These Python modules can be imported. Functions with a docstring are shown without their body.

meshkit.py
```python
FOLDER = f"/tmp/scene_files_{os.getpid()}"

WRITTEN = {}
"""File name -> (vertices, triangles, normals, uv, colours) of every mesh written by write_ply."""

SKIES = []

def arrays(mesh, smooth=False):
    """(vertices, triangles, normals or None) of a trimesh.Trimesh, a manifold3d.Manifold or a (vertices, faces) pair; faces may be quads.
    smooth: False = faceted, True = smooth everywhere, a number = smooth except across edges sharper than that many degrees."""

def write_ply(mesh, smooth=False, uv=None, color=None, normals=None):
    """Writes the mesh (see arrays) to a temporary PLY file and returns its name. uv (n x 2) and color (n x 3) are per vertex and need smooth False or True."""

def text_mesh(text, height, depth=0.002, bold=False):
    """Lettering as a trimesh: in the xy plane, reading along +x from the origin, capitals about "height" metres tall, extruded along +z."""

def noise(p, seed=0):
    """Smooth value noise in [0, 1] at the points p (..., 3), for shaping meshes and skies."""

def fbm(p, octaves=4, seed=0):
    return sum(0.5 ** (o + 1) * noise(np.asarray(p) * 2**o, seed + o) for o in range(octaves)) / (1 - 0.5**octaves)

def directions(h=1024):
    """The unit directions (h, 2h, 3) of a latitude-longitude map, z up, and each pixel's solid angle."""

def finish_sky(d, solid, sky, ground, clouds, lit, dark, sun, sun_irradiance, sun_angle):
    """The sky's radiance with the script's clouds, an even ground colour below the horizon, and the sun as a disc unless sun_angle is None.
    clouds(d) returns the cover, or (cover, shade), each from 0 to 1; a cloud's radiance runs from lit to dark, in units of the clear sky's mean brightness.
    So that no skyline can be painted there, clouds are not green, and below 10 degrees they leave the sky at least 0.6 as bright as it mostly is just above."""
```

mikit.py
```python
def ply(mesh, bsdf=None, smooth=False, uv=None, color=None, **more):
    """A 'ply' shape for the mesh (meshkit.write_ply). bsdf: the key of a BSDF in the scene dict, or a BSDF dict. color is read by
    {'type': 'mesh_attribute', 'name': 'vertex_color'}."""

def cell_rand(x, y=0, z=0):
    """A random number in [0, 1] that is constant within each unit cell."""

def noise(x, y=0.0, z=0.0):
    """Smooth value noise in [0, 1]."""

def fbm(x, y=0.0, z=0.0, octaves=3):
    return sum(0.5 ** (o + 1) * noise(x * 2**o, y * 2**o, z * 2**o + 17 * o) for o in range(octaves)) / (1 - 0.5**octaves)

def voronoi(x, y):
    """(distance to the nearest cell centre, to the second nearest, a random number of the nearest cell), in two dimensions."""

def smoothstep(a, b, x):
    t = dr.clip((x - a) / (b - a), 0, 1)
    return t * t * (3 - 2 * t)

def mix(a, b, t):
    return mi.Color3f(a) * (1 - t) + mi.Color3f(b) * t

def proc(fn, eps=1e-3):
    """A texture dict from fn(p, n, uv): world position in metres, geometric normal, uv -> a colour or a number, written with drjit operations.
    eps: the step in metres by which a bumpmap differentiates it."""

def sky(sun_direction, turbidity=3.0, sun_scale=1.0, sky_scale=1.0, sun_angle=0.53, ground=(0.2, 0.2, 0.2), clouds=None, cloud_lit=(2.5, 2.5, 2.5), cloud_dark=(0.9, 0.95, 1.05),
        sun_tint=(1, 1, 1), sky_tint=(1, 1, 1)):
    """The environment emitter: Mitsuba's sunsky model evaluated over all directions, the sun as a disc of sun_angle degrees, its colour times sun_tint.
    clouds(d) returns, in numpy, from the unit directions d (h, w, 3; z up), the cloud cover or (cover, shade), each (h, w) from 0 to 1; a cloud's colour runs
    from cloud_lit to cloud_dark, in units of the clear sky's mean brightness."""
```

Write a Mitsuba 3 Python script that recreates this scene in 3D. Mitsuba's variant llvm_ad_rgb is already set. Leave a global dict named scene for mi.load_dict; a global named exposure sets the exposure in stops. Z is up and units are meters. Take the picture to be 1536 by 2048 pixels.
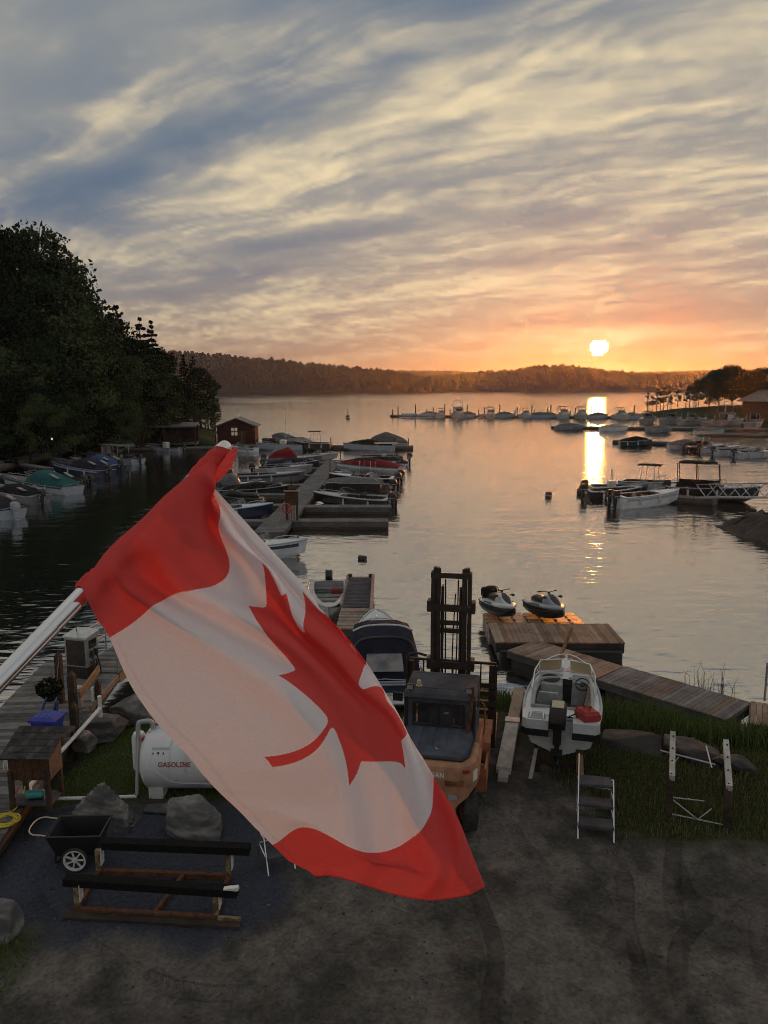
import math, random
import numpy as np, trimesh, manifold3d as m3
import mitsuba as mi, drjit as dr
import shapely, shapely.geometry as sg
from shapely.ops import unary_union
import mikit, meshkit
T = mi.ScalarTransform4f
PI = math.pi
scene, labels = {}, {}

# ---------------------------------------------------------------- camera, sky, air, exposure
EYE, PITCH = np.array([0, 0, 8.8]), math.atan(254 / 1540)     # a balcony 8.8 m above the lake, phone held in portrait, tilted 9.4 degrees down
scene['camera'] = {'type': 'perspective', 'fov': 2 * math.degrees(math.atan(768 / 1540)), 'fov_axis': 'x', 'near_clip': .05, 'far_clip': 12000.,
                   'to_world': T().look_at(origin=EYE.tolist(), target=[0, math.cos(PITCH), 8.8 - math.sin(PITCH)], up=[0, 0, 1]),
                   'medium': {'type': 'ref', 'id': 'evening_air'}}
SUN = np.array([.279, 1.0215, .0481]); SUN /= np.linalg.norm(SUN)
def sstep(a, b, x):
    t = np.clip((x - a) / (b - a), 0, 1); return t * t * (3 - 2 * t)
def clouds(d):
    """thin evening cirrus in a layer overhead: long streaks that run from the far left to the near right"""
    z = np.maximum(d[..., 2], 0)
    k = 1 / (z + .085)
    x, y = d[..., 0] * k, d[..., 1] * k
    a, s = x * .77 - y * .64, x * .64 + y * .77          # along and across the streaks
    at = lambda p, q, r: np.stack([p, q, 0 * p + r], -1)
    w = meshkit.fbm(at(a * .55, s * .8, 3.1), 4, 5) - .5
    w2 = meshkit.fbm(at(a * 1.6 + 9, s * 2.0, 0), 5, 9) - .5
    w3 = meshkit.fbm(at(a * 3.2 + 2, s * 3.6, 6), 4, 14) - .5
    a2, s2 = a + 1.2 * w + .3 * w2, s + .85 * w + .20 * w2 + .07 * w3
    big = meshkit.fbm(at(a2 * .42 + 1.7, s2 * 1.1, .5), 4, 21)
    mid = meshkit.fbm(at(a2 * 1.15, s2 * 3.0 + 4, 2.5), 5, 33)
    fine = meshkit.fbm(at(a2 * 2.9 + w * 1.5, s2 * 12 + w2 * 1.2, 7.5), 5, 41)      # fibres
    puff = meshkit.fbm(at(a * 6 + 3 * w2, s * 7.5 + 2 * w3, 1.5), 4, 52)         # small fleecy tufts
    gap = np.exp(-((s - 1.62 - 1.1 * w - .5 * w2) / .24) ** 2)
    t = 1.1 * (big - .5) + 1.15 * (mid - .5) + 1.15 * (fine - .5) + .7 * (puff - .5) - .36 * gap
    wisp = sstep(-.12, .66, t) * .82 + .18 * sstep(-.4, .2, t)
    grey = sstep(-.5, .1, big - .5 + .5 * (mid - .5) - .4 * gap)   # thin milky veil between the wisps
    low = np.exp(-z / .085)                                  # towards the horizon the veil thins to dusty streaks
    toward = np.clip(d @ SUN, 0, 1)
    near = np.exp(-(1 - toward) / .0012)                    # the veil glows round the sun
    cover = .97 - (.90 - .16 * toward ** 8) * low ** .9 * (1 - .33 * wisp) + .35 * near * wisp
    light = .26 * grey + .84 * wisp * (.40 + .60 * toward ** 3) + near * (.25 + .6 * wisp)
    return np.clip(cover, 0, .97), np.clip(1 - light, 0, 1)
SKYARG = dict(turbidity=4.6, sun_scale=3.0, sky_scale=1.0, sun_angle=.95, ground=(.06, .06, .05), cloud_lit=(13.8, 11.4, 7.2), cloud_dark=(1.65, 2.65, 4.0), sky_tint=(1.0, .90, 1.2), sun_tint=(1, .75, .45))
EXPO = 1.36
AIR = .00014
exposure = EXPO
scene['sky'] = mikit.sky(SUN.tolist(), clouds=clouds, **SKYARG)
scene['evening_air'] = {'type': 'homogeneous', 'albedo': {'type': 'rgb', 'value': [.86, .91, .97]}, 'sigma_t': AIR,
                        'phase': {'type': 'hg', 'g': .82}}

# ---------------------------------------------------------------- helpers
rng = np.random.default_rng(7)
def numbered(k):
    if k not in scene and k not in labels: return k
    i = 1
    while f'{k}_{i:03d}' in scene or f'{k}_{i:03d}' in labels: i += 1
    return f'{k}_{i:03d}'
def lab(k, label=None, cat=None, group=None, kind=None):
    e = labels.setdefault(k, {})
    for a, b in (('label', label), ('category', cat), ('group', group), ('kind', kind)):
        if b: e[a] = b
    return k
def frame(x=0, y=0, z=0, yaw=0, pitch=0, roll=0, s=1):
    """local x right, y forward; yaw turns clockwise seen from above (degrees)"""
    m = trimesh.transformations.euler_matrix(math.radians(pitch), math.radians(roll), math.radians(-yaw), 'sxyz')
    m[:3, :3] *= s
    m[:3, 3] = x, y, z
    return m
def vf(mesh):
    if hasattr(mesh, 'to_mesh'):
        m = mesh.to_mesh(); return np.asarray(m.vert_properties[:, :3], float), np.asarray(m.tri_verts, int)
    if isinstance(mesh, trimesh.Trimesh): return np.array(mesh.vertices), np.array(mesh.faces)
    v, f = np.asarray(mesh[0], float), np.asarray(mesh[1], int)
    if f.shape[1] == 4: f = np.vstack([f[:, [0, 1, 2]], f[:, [0, 2, 3]]])
    return v, f
def join(*ms):
    ms = [vf(m) for m in (ms[0] if len(ms) == 1 and isinstance(ms[0], list) else ms)]
    n, V, Fc = 0, [], []
    for v, f in ms: V.append(v); Fc.append(f + n); n += len(v)
    return np.vstack(V), np.vstack(Fc)
def mv(mesh, M):
    v, f = vf(mesh)
    return v @ np.asarray(M)[:3, :3].T + np.asarray(M)[:3, 3], f
def sh(mesh, x=0, y=0, z=0):
    v, f = vf(mesh); return v + [x, y, z], f
class Thing:
    def __init__(s, name, label=None, cat=None, group=None, M=None, kind=None):
        s.key = numbered(name); s.M = np.eye(4) if M is None else M
        labels[s.key] = {}
        lab(s.key, label, cat, group, kind)
    def part(s, name, mesh, mat, smooth=False, label=None, under=None, kind=None, uv=None):
        k = numbered((under or s.key) + '__' + name)
        scene[k] = mikit.ply(vf(mesh), mat, smooth=smooth, uv=uv, to_world=T(s.M))
        if label or kind: lab(k, label, kind=kind)
        return k
    def copy(s, M, label=None, group=None, skip=()):
        """the same thing standing elsewhere, with entries of its own"""
        base = s.key[:-4] if s.key[-3:].isdigit() else s.key
        c = Thing(base, label or labels[s.key].get('label'), labels[s.key].get('category'), group or labels[s.key].get('group'), M)
        for k in [k for k in scene if k.startswith(s.key + '__')]:
            scene[c.key + k[len(s.key):]] = {**scene[k], 'to_world': T(M)}
        return c
def one(name, mesh, mat, label=None, cat=None, group=None, kind=None, smooth=False, M=None, uv=None):
    """a thing that is a single mesh"""
    k = numbered(name)
    scene[k] = mikit.ply(vf(mesh), mat, smooth=smooth, uv=uv, **({} if M is None else {'to_world': T(M)}))
    lab(k, label, cat, group, kind)
    return k
def box(x0, x1, y0, y1, z0, z1, b=0):
    """box, its edges chamfered by b"""
    if not b:
        m = trimesh.creation.box(bounds=[[x0, y0, z0], [x1, y1, z1]]); return m
    pts = [[(x0 + b, x1 - b)[i] if k != 0 else (x0, x1)[i], (y0 + b, y1 - b)[j] if k != 1 else (y0, y1)[j], (z0 + b, z1 - b)[l] if k != 2 else (z0, z1)[l]]
           for i in (0, 1) for j in (0, 1) for l in (0, 1) for k in (0, 1, 2)]
    return m3.Manifold.hull_points(np.array(pts, float))
def hull(pts): return m3.Manifold.hull_points(np.asarray(pts, float))
def beam(a, b, w, h=None, up=(0, 0, 1)):
    """a rectangular bar from a to b, w wide and h high"""
    a, b = np.array(a, float), np.array(b, float); h = h or w
    d = b - a; L = np.linalg.norm(d); d /= L
    u = np.array(up, float)
    if abs(d @ u) > .98: u = np.array([0, 1, 0.])
    s = np.cross(d, u); s /= np.linalg.norm(s); t = np.cross(s, d)
    c = [a + s * i * w / 2 + t * j * h / 2 for i, j in ((-1, -1), (1, -1), (1, 1), (-1, 1))]
    v = np.array(c + [p + d * L for p in c])
    return v, np.array([[0, 3, 2, 1], [4, 5, 6, 7], [0, 1, 5, 4], [1, 2, 6, 5], [2, 3, 7, 6], [3, 0, 4, 7]])
def tube(pts, r, n=8, cap=True):
    """round bar along a polyline; r may change along it"""
    p = np.asarray(pts, float); r = np.broadcast_to(r, (len(p),))
    t = np.gradient(p, axis=0) if len(p) > 2 else np.repeat([p[1] - p[0]], 2, 0)
    t /= np.linalg.norm(t, axis=1, keepdims=True) + 1e-12
    ref = np.array([0, 0, 1.]) if abs(t[:, 2]).max() < .95 else (np.array([1, 0, 0.]) if abs(t[:, 0]).max() < .95 else np.array([.3, .9, .2]))
    a = np.cross(t, ref); a /= np.linalg.norm(a, axis=1, keepdims=True) + 1e-12
    b = np.cross(t, a); g = np.arange(n) * 2 * PI / n
    v = (p[:, None] + r[:, None, None] * (np.cos(g)[None, :, None] * a[:, None] + np.sin(g)[None, :, None] * b[:, None])).reshape(-1, 3)
    f = [[i * n + j, (i + 1) * n + j, (i + 1) * n + (j + 1) % n, i * n + (j + 1) % n] for i in range(len(p) - 1) for j in range(n)]
    f = np.array(f); f = np.vstack([f[:, [0, 1, 2]], f[:, [0, 2, 3]]])
    if cap:
        k = len(v); v = np.vstack([v, p[[0, -1]]])
        f = np.vstack([f, [[k, j, (j + 1) % n] for j in range(n)], [[k + 1, (len(p) - 1) * n + (j + 1) % n, (len(p) - 1) * n + j] for j in range(n)]])
    return v, f[:, ::-1]
def bend(pts, k=4, it=2):
    """rounds the corners of a polyline (Chaikin)"""
    p = np.asarray(pts, float)
    for _ in range(it):
        q = [p[0]]
        for a, b in zip(p[:-1], p[1:]): q += [a * .75 + b * .25, a * .25 + b * .75]
        p = np.array(q[:1] + q[1:] + [p[-1]])
    return p
def cyl(a, b, r, n=16): return tube([a, b], r, n)
def lathe(prof, n=24, axis='z'):
    """profile of (radius, height) turned about z"""
    p = np.asarray(prof, float); g = np.arange(n) * 2 * PI / n
    v = np.stack([p[:, None, 0] * np.cos(g), p[:, None, 0] * np.sin(g), np.repeat(p[:, 1:2], n, 1)], -1).reshape(-1, 3)
    f = np.array([[i * n + j, i * n + (j + 1) % n, (i + 1) * n + (j + 1) % n, (i + 1) * n + j] for i in range(len(p) - 1) for j in range(n)])
    v = v[:, [2, 0, 1]] if axis == 'x' else v
    return vf((v, f))
def rock(size, seed, sharp=.5, layers=0, cuts=9):
    """a boulder: a block cut by random planes, then broken up with noise"""
    r = np.random.default_rng(seed)
    b = m3.Manifold.cube((2, 2, 2), True)
    for _ in range(cuts):
        n = r.normal(size=3); n[2] = n[2] * .7 + .15; n /= np.linalg.norm(n)
        b = b.trim_by_plane((-n).tolist(), -(.72 + .3 * r.random()))
    b = b.scale(tuple(np.array(size) / 2)).refine_to_length(max(size) / 26)
    v, f = vf(b)
    v, f = trimesh.smoothing.filter_taubin(trimesh.Trimesh(v, f), iterations=3).vertices.copy(), f
    c = v / max(size)
    d = (meshkit.fbm(c * 3 + seed, 4, seed) - .5) * .16 * sharp + (meshkit.fbm(c * 11 + seed, 3, seed + 3) - .5) * .07 * sharp
    if layers:
        q = c[:, 2] * layers + c[:, 0] * layers * .25 + meshkit.noise(c * 4, seed) * .8
        d = d + .03 * (np.abs(q % 1 - .5) < .22)
    return v * (1 + d[:, None]), f
def grid_mesh(P):
    """P (n, m, 3) as a sheet"""
    n, m = P.shape[:2]; i, j = np.meshgrid(np.arange(n - 1), np.arange(m - 1), indexing='ij')
    q = np.stack([i * m + j, (i + 1) * m + j, (i + 1) * m + j + 1, i * m + j + 1], -1).reshape(-1, 4)
    return vf((P.reshape(-1, 3), q))
def extrude(poly, h):
    return trimesh.creation.extrude_polygon(poly, h, engine='earcut')

# ---------------------------------------------------------------- materials
def pr(k, col, rough=.5, metal=0., spec=.5, **kw):
    c = col if isinstance(col, dict) else {'type': 'rgb', 'value': list(col)}
    b = {'type': 'principled', 'base_color': c, 'roughness': rough, 'metallic': metal, 'specular': spec, **kw}
    scene[k] = {'type': 'twosided', 'bsdf': b}
def bumped(k, col, fn, rough=.7, spec=.3, eps=2e-3, metal=0.):
    c = col if isinstance(col, dict) else {'type': 'rgb', 'value': list(col)}
    scene[k] = {'type': 'twosided', 'bsdf': {'type': 'bumpmap', 'arbitrary': mikit.proc(fn, eps), 'scale': 1.0, 'bsdf': {'type': 'principled', 'base_color': c, 'roughness': rough, 'specular': spec, 'metallic': metal}}}
nz, fb, sm, mx = mikit.noise, mikit.fbm, mikit.smoothstep, mikit.mix
def speck(a, b, s, st=.5):
    """two tones of one surface: dirt and wear"""
    def fn(p, n, uv):
        t = fb(p.x * s, p.y * s, p.z * s, 4)
        return mx(a, b, sm(.5 - st / 2, .5 + st / 2, t))
    return mikit.proc(fn)
pr('white_gel', speck((.62, .64, .66), (.48, .50, .52), 2.3), .25)
pr('grey_gel', (.30, .33, .38), .3); pr('pale_blue_gel', (.42, .50, .62), .3); pr('navy_gel', (.022, .032, .07), .25); pr('black_gel', (.016, .016, .018), .3)
pr('red_gel', (.30, .03, .035), .3)
pr('black_plastic', (.018, .018, .02), .4); pr('black_rubber', speck((.02, .02, .02), (.05, .045, .04), 9), .75)
pr('dark_carpet', speck((.012, .012, .013), (.02, .019, .018), 30), .95, spec=.05)
pr('chrome', (.78, .79, .82), .09, 1.); pr('brushed_steel', speck((.62, .63, .65), (.5, .5, .52), 14), .32, 1.); pr('galvanised', speck((.45, .46, .47), (.32, .33, .34), 8), .5, .7)
pr('aluminium', speck((.55, .56, .58), (.42, .43, .45), 5), .38, .8)
for k, c in dict(teal_canvas=(.025, .12, .125), navy_canvas=(.026, .028, .045), grey_canvas=(.15, .15, .16), red_canvas=(.21, .022, .03), black_canvas=(.016, .016, .018), blue_canvas=(.05, .09, .2), beige_canvas=(.4, .34, .27)).items():
    pr(k, speck(c, tuple(.7 * q for q in c), 5), .85, spec=.15)
pr('grey_vinyl', speck((.36, .38, .38), (.26, .28, .28), 7), .55); pr('brown_vinyl', speck((.13, .075, .06), (.08, .045, .035), 6), .6); pr('beige_vinyl', (.5, .42, .3), .6)
pr('floor_carpet', speck((.07, .06, .06), (.04, .035, .035), 12), .95, spec=.1)
scene['pane_glass'] = {'type': 'thindielectric'}
pr('smoked_window', (.02, .02, .024), .08); pr('clear_vinyl', speck((.36, .33, .33), (.15, .14, .15), 3.2), .22)
pr('orange_paint', speck((.46, .15, .06), (.24, .10, .06), 5), .5); pr('orange_dusty', speck((.48, .23, .12), (.30, .15, .09), 6), .6)
pr('mast_steel', speck((.035, .028, .026), (.06, .042, .034), 7), .5, .3); pr('rust', speck((.17, .07, .035), (.07, .04, .03), 13), .85, spec=.2)
pr('yellow_rusty', speck((.30, .23, .11), (.12, .08, .05), 8, .25), .7); pr('cab_vinyl', speck((.095, .092, .105), (.055, .054, .064), 3.5), .8, spec=.15)
pr('hood_blue', speck((.095, .105, .14), (.06, .068, .09), 6), .7, spec=.2)
def tank_col(p, n, uv):
    c = mx((.70, .71, .74), (.58, .58, .59), sm(.3, .8, fb(p.x * 1.7, p.y * 1.7, p.z * 1.7, 4)))
    run = sm(.60, .82, fb(p.x * 9, p.y * 2, p.z * .9, 4)); rust = sm(.66, .78, fb(p.x * 5 + 8, p.y * 5, p.z * 3, 4))
    return mx(mx(c, (.36, .35, .34), .55 * run), (.26, .13, .07), .6 * rust)
pr('tank_white', mikit.proc(tank_col), .4); pr('red_letter', (.25, .015, .02), .6); pr('white_letter', (.78, .76, .72), .5); pr('dark_letter', (.05, .05, .07), .6)
pr('pipe_white', (.72, .72, .7), .4); pr('pipe_grey', (.4, .41, .42), .45, .3)
pr('blue_plastic', speck((.035, .05, .40), (.025, .035, .28), 5), .4); pr('yellow_hose', speck((.62, .47, .03), (.45, .33, .03), 9), .5); pr('teal_paint', (.07, .33, .33), .45)
pr('red_bag', speck((.42, .045, .035), (.30, .03, .03), 6), .6); pr('blue_hose', (.03, .06, .2), .5); pr('red_ring', (.45, .06, .04), .5)
pr('amber_glass', (.6, .3, .06), .2); pr('lime_sleeve', (.4, .6, .1), .6)
def wood(k, a, b, rough=.8, s=1.0):
    """weathered board: long grain along its length, knots and dark streaks"""
    def fn(p, n, uv):
        g = fb(p.x * 9 * s, p.y * 9 * s, p.z * 14 * s, 3) * .6 + nz(p.x * 2.1 + 40, p.y * 2.3, p.z * 2) * .4
        return mx(a, b, sm(.25, .75, g))
    pr(k, mikit.proc(fn), rough, spec=.2)
wood('deck_grey', (.17, .165, .165), (.10, .096, .095)); wood('deck_grey_pale', (.225, .215, .21), (.14, .13, .13)); wood('deck_grey_dark', (.115, .11, .11), (.065, .06, .06))
wood('deck_brown', (.31, .215, .165), (.19, .13, .10)); wood('deck_brown_pale', (.36, .265, .205), (.24, .17, .13)); wood('deck_brown_dark', (.23, .15, .11), (.14, .095, .07))
wood('plank_fresh', (.42, .25, .13), (.28, .16, .08)); wood('timber_dark', (.075, .055, .045), (.035, .027, .023)); wood('timber_white', (.55, .53, .5), (.36, .33, .3))
wood('red_boards', (.07, .022, .020), (.04, .015, .014)); wood('shed_brown', (.11, .055, .032), (.055, .03, .02))
pr('shingle', speck((.075, .068, .068), (.04, .037, .038), 11), .9, spec=.1); pr('shingle_pale', speck((.10, .09, .088), (.06, .055, .055), 11), .9, spec=.1); pr('roof_grey', speck((.17, .165, .17), (.1, .1, .1), 4), .7)
def stone_col(p, n, uv):
    t = fb(p.x * 2.2 + p.z * 2, p.y * 2.2, p.z * 7, 4)
    u = fb(p.x * 13, p.y * 13, p.z * 13, 3)
    c = mx((.085, .083, .088), (.22, .205, .19), sm(.35, .7, t))
    return c * (.65 + .7 * u)
pr('stone', mikit.proc(stone_col), .85, spec=.25)
def stone_dark_col(p, n, uv):
    return mx((.05, .045, .045), (.11, .095, .085), sm(.35, .7, fb(p.x * 1.5, p.y * 1.5, p.z * 5, 4))) * (.7 + .6 * fb(p.x * 9, p.y * 9, p.z * 9, 3))
pr('stone_dark', mikit.proc(stone_dark_col), .8, spec=.25)
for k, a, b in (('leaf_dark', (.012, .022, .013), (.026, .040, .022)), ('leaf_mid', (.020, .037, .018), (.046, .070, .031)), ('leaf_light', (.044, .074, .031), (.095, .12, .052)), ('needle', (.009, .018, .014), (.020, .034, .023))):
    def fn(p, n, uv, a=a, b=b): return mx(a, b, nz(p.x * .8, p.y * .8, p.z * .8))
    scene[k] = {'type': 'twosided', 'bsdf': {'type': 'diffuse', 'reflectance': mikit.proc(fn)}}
pr('bark', speck((.06, .048, .04), (.03, .025, .022), 6), .95, spec=.05)
for k, c in (('grass_green', (.12, .18, .05)), ('grass_dry', (.22, .19, .09)), ('weed_green', (.11, .15, .05)), ('grass_deep', (.10, .125, .045))):
    scene[k] = {'type': 'twosided', 'bsdf': {'type': 'diffuse', 'reflectance': {'type': 'rgb', 'value': list(c)}}}
pr('float_plastic', speck((.30, .21, .15), (.2, .14, .1), 4), .35)
pr('amber_pane', (.55, .42, .24), .15)

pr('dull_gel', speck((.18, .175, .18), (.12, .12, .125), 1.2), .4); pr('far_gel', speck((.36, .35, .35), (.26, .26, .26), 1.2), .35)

pr('fender_vinyl', speck((.45, .46, .5), (.3, .31, .34), 6), .5)

# ---------------------------------------------------------------- the setting: water, yard, banks, far hills
def wave(p, n, uv):
    wx = p.x + .8 * nz(p.x * .21, p.y * .35, 5.)
    a = .022 * nz(wx * .33, p.y * .95) + .017 * nz(wx * 1.15 + 31, p.y * 3.1) + .0065 * nz(wx * 3.1, p.y * 7.5 + 11) + .0012 * nz(wx * 7, p.y * 16)
    return a * (.35 + .75 * nz(p.x * .045 + 3, p.y * .03 + 8))
scene['water_skin'] = {'type': 'bumpmap', 'arbitrary': mikit.proc(wave, 4e-3), 'scale': 1.0,
                       'bsdf': {'type': 'blendbsdf', 'weight': .48, 'a': {'type': 'roughplastic', 'int_ior': 1.5, 'alpha': .018, 'diffuse_reflectance': {'type': 'rgb', 'value': [.012, .016, .016]}},
                                'b': {'type': 'roughconductor', 'material': 'none', 'alpha': .018, 'specular_reflectance': {'type': 'rgb', 'value': [.92, .92, .92]}}}}
one('lake', (np.array([[-7000, -60, 0], [7000, -60, 0], [7000, 9000, 0], [-7000, 9000, 0.]]), np.array([[0, 1, 2, 3]])), 'water_skin', kind='structure')

SHORE = sg.Polygon([(-8.2, -60), (-8.2, 15), (-7.6, 17.6), (-6.2, 19.2), (-4.2, 20.3), (-1.5, 20.2), (.8, 21.2), (2.6, 21.0), (4.2, 20.0), (6.4, 19.0), (8.6, 17.9), (10.5, 17.6), (14, 18.4), (30, 19), (60, 10), (60, -60)])
def ground_h(x, y):
    pts = shapely.points(np.ravel(x), np.ravel(y))
    d = np.where(shapely.contains(SHORE, pts), 1, -1) * shapely.distance(SHORE.exterior, pts)
    d = d.reshape(np.shape(x))
    P = np.stack([x, y, 0 * x], -1)
    h = np.clip(.62 * np.sign(d) * np.abs(d) ** .8, -1.4, 0) + .8 * np.clip(d / 2.4, 0, 1) ** .75
    return h + (.06 * (meshkit.fbm(P * .8, 3, 2) - .5) + .05 * (meshkit.fbm(P * 3.5, 4, 3) - .5)) * (h > .1)
gx = np.concatenate([np.linspace(-40, -10, 12)[:-1], np.arange(-10, 13, .09), np.linspace(13.2, 60, 30)])
gy = np.concatenate([np.linspace(-60, 6, 20)[:-1], np.arange(6, 23, .09), np.linspace(23, 40, 10)])
X, Y = np.meshgrid(gx, gy, indexing='ij')
def zone(x, y, x0, x1, y0, y1, w=.5):
    return sm(x0 - w, x0 + w, x) * (1 - sm(x1 - w, x1 + w, x)) * sm(y0 - w, y0 + w, y) * (1 - sm(y1 - w, y1 + w, y))
TRACKS = [(-30, 9, 31.5), (-30, 9, 32.7), (40, 6, 36.6), (40, 6, 35.5), (-30, 9, 33.4), (14.5, 2.5, 11.2), (14.5, 2.5, 10.85), (-1.2, 14.6, 5.6), (9.6, 6.2, 6.1), (9.6, 6.2, 6.42), (60, -8, 58.6), (60, -8, 57.4)]
def ground_col(p, n, uv):
    j = fb(p.x * .9, p.y * .9, 0., 4) - .5
    x, y = p.x + 1.6 * j, p.y + 1.4 * (fb(p.x * 1.1 + 20, p.y * 1.1, 0., 4) - .5)
    g = fb(p.x * 24, p.y * 24, 0., 3); m = fb(p.x * 1.6, p.y * 1.6, 2., 4); c2 = mikit.cell_rand(p.x * 38, p.y * 38)
    dirt = mx((.064, .058, .052), (.128, .115, .105), sm(.28, .72, m)) * (.62 + .76 * g) * (.88 + .24 * sm(.35, .65, fb(p.x * 5 + 3, p.y * 5, 4., 4)))
    gravel = mx((.03, .033, .05), (.068, .072, .092), c2 * .6 + .4 * g)
    soil = mx((.035, .042, .018), (.06, .054, .033), g)
    c = mx(dirt, gravel, zone(x, y, -7.5, -1.6, 10.2, 13.9, .35))
    gr = dr.maximum(zone(x, y, -7, -1.2, 14.0, 23, .4), dr.maximum(sm(0, 1.0, (x - 3.9) + (y - 13.2) * .35) * sm(12.2, 13.2, y + .25 * (x - 5)), zone(x, y, -1.5, 30, 17.6, 30, .5)))
    gr = dr.maximum(gr, .8 * zone(x, y, -9, -5.2, 6, 10.2, .5))
    c = mx(c, soil, gr)
    for i, (cx, cy, r) in enumerate(TRACKS):
        dx, dy = p.x - cx, p.y - cy
        q = dr.sqrt(dx * dx + dy * dy) - r - .3 * (nz(p.x * .7, p.y * .7, float(i)) - .5)
        t = (dr.atan2(dy, dx) * r + dr.abs(q) * .9) / (.11 if i % 3 else .06)
        c = c * (1 - .16 * (1 - sm(.09, .16, dr.abs(q))) * sm(.25, .4, dr.abs(t - dr.floor(t) - .5) * 2) * sm(.42, .75, nz(p.x * .8 + 7 * i, p.y * .8, 3.)) * sm(.3, .6, fb(p.x * 7, p.y * 7, 1., 3)))
    return mx((.035, .032, .03), c, sm(-.05, .3, p.z))
def ground_bump(p, n, uv):
    h = .05 * fb(p.x * 4, p.y * 4, 0., 4) + .014 * nz(p.x * 42, p.y * 42) + .028 * nz(p.x * 16, p.y * 16)
    for i, (cx, cy, r) in enumerate(TRACKS):
        dx, dy = p.x - cx, p.y - cy
        q = dr.sqrt(dx * dx + dy * dy) - r - .3 * (nz(p.x * .7, p.y * .7, float(i)) - .5)
        al = dr.atan2(dy, dx) * r
        t = (al + dr.abs(q) * .9) / (.11 if i % 3 else .06)
        lug = sm(.25, .4, dr.abs(t - dr.floor(t) - .5) * 2)
        fade = sm(.40, .75, nz(p.x * .8 + 7 * i, p.y * .8, 3.))
        h = h - .06 * (1 - sm(.10, .15, dr.abs(q))) * lug * fade
    return h
bumped('yard_ground', mikit.proc(ground_col), ground_bump, .95, .1, 4e-3)
one('ground', grid_mesh(np.stack([X, Y, ground_h(X, Y)], -1)), 'yard_ground', kind='structure', smooth=True)

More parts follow.
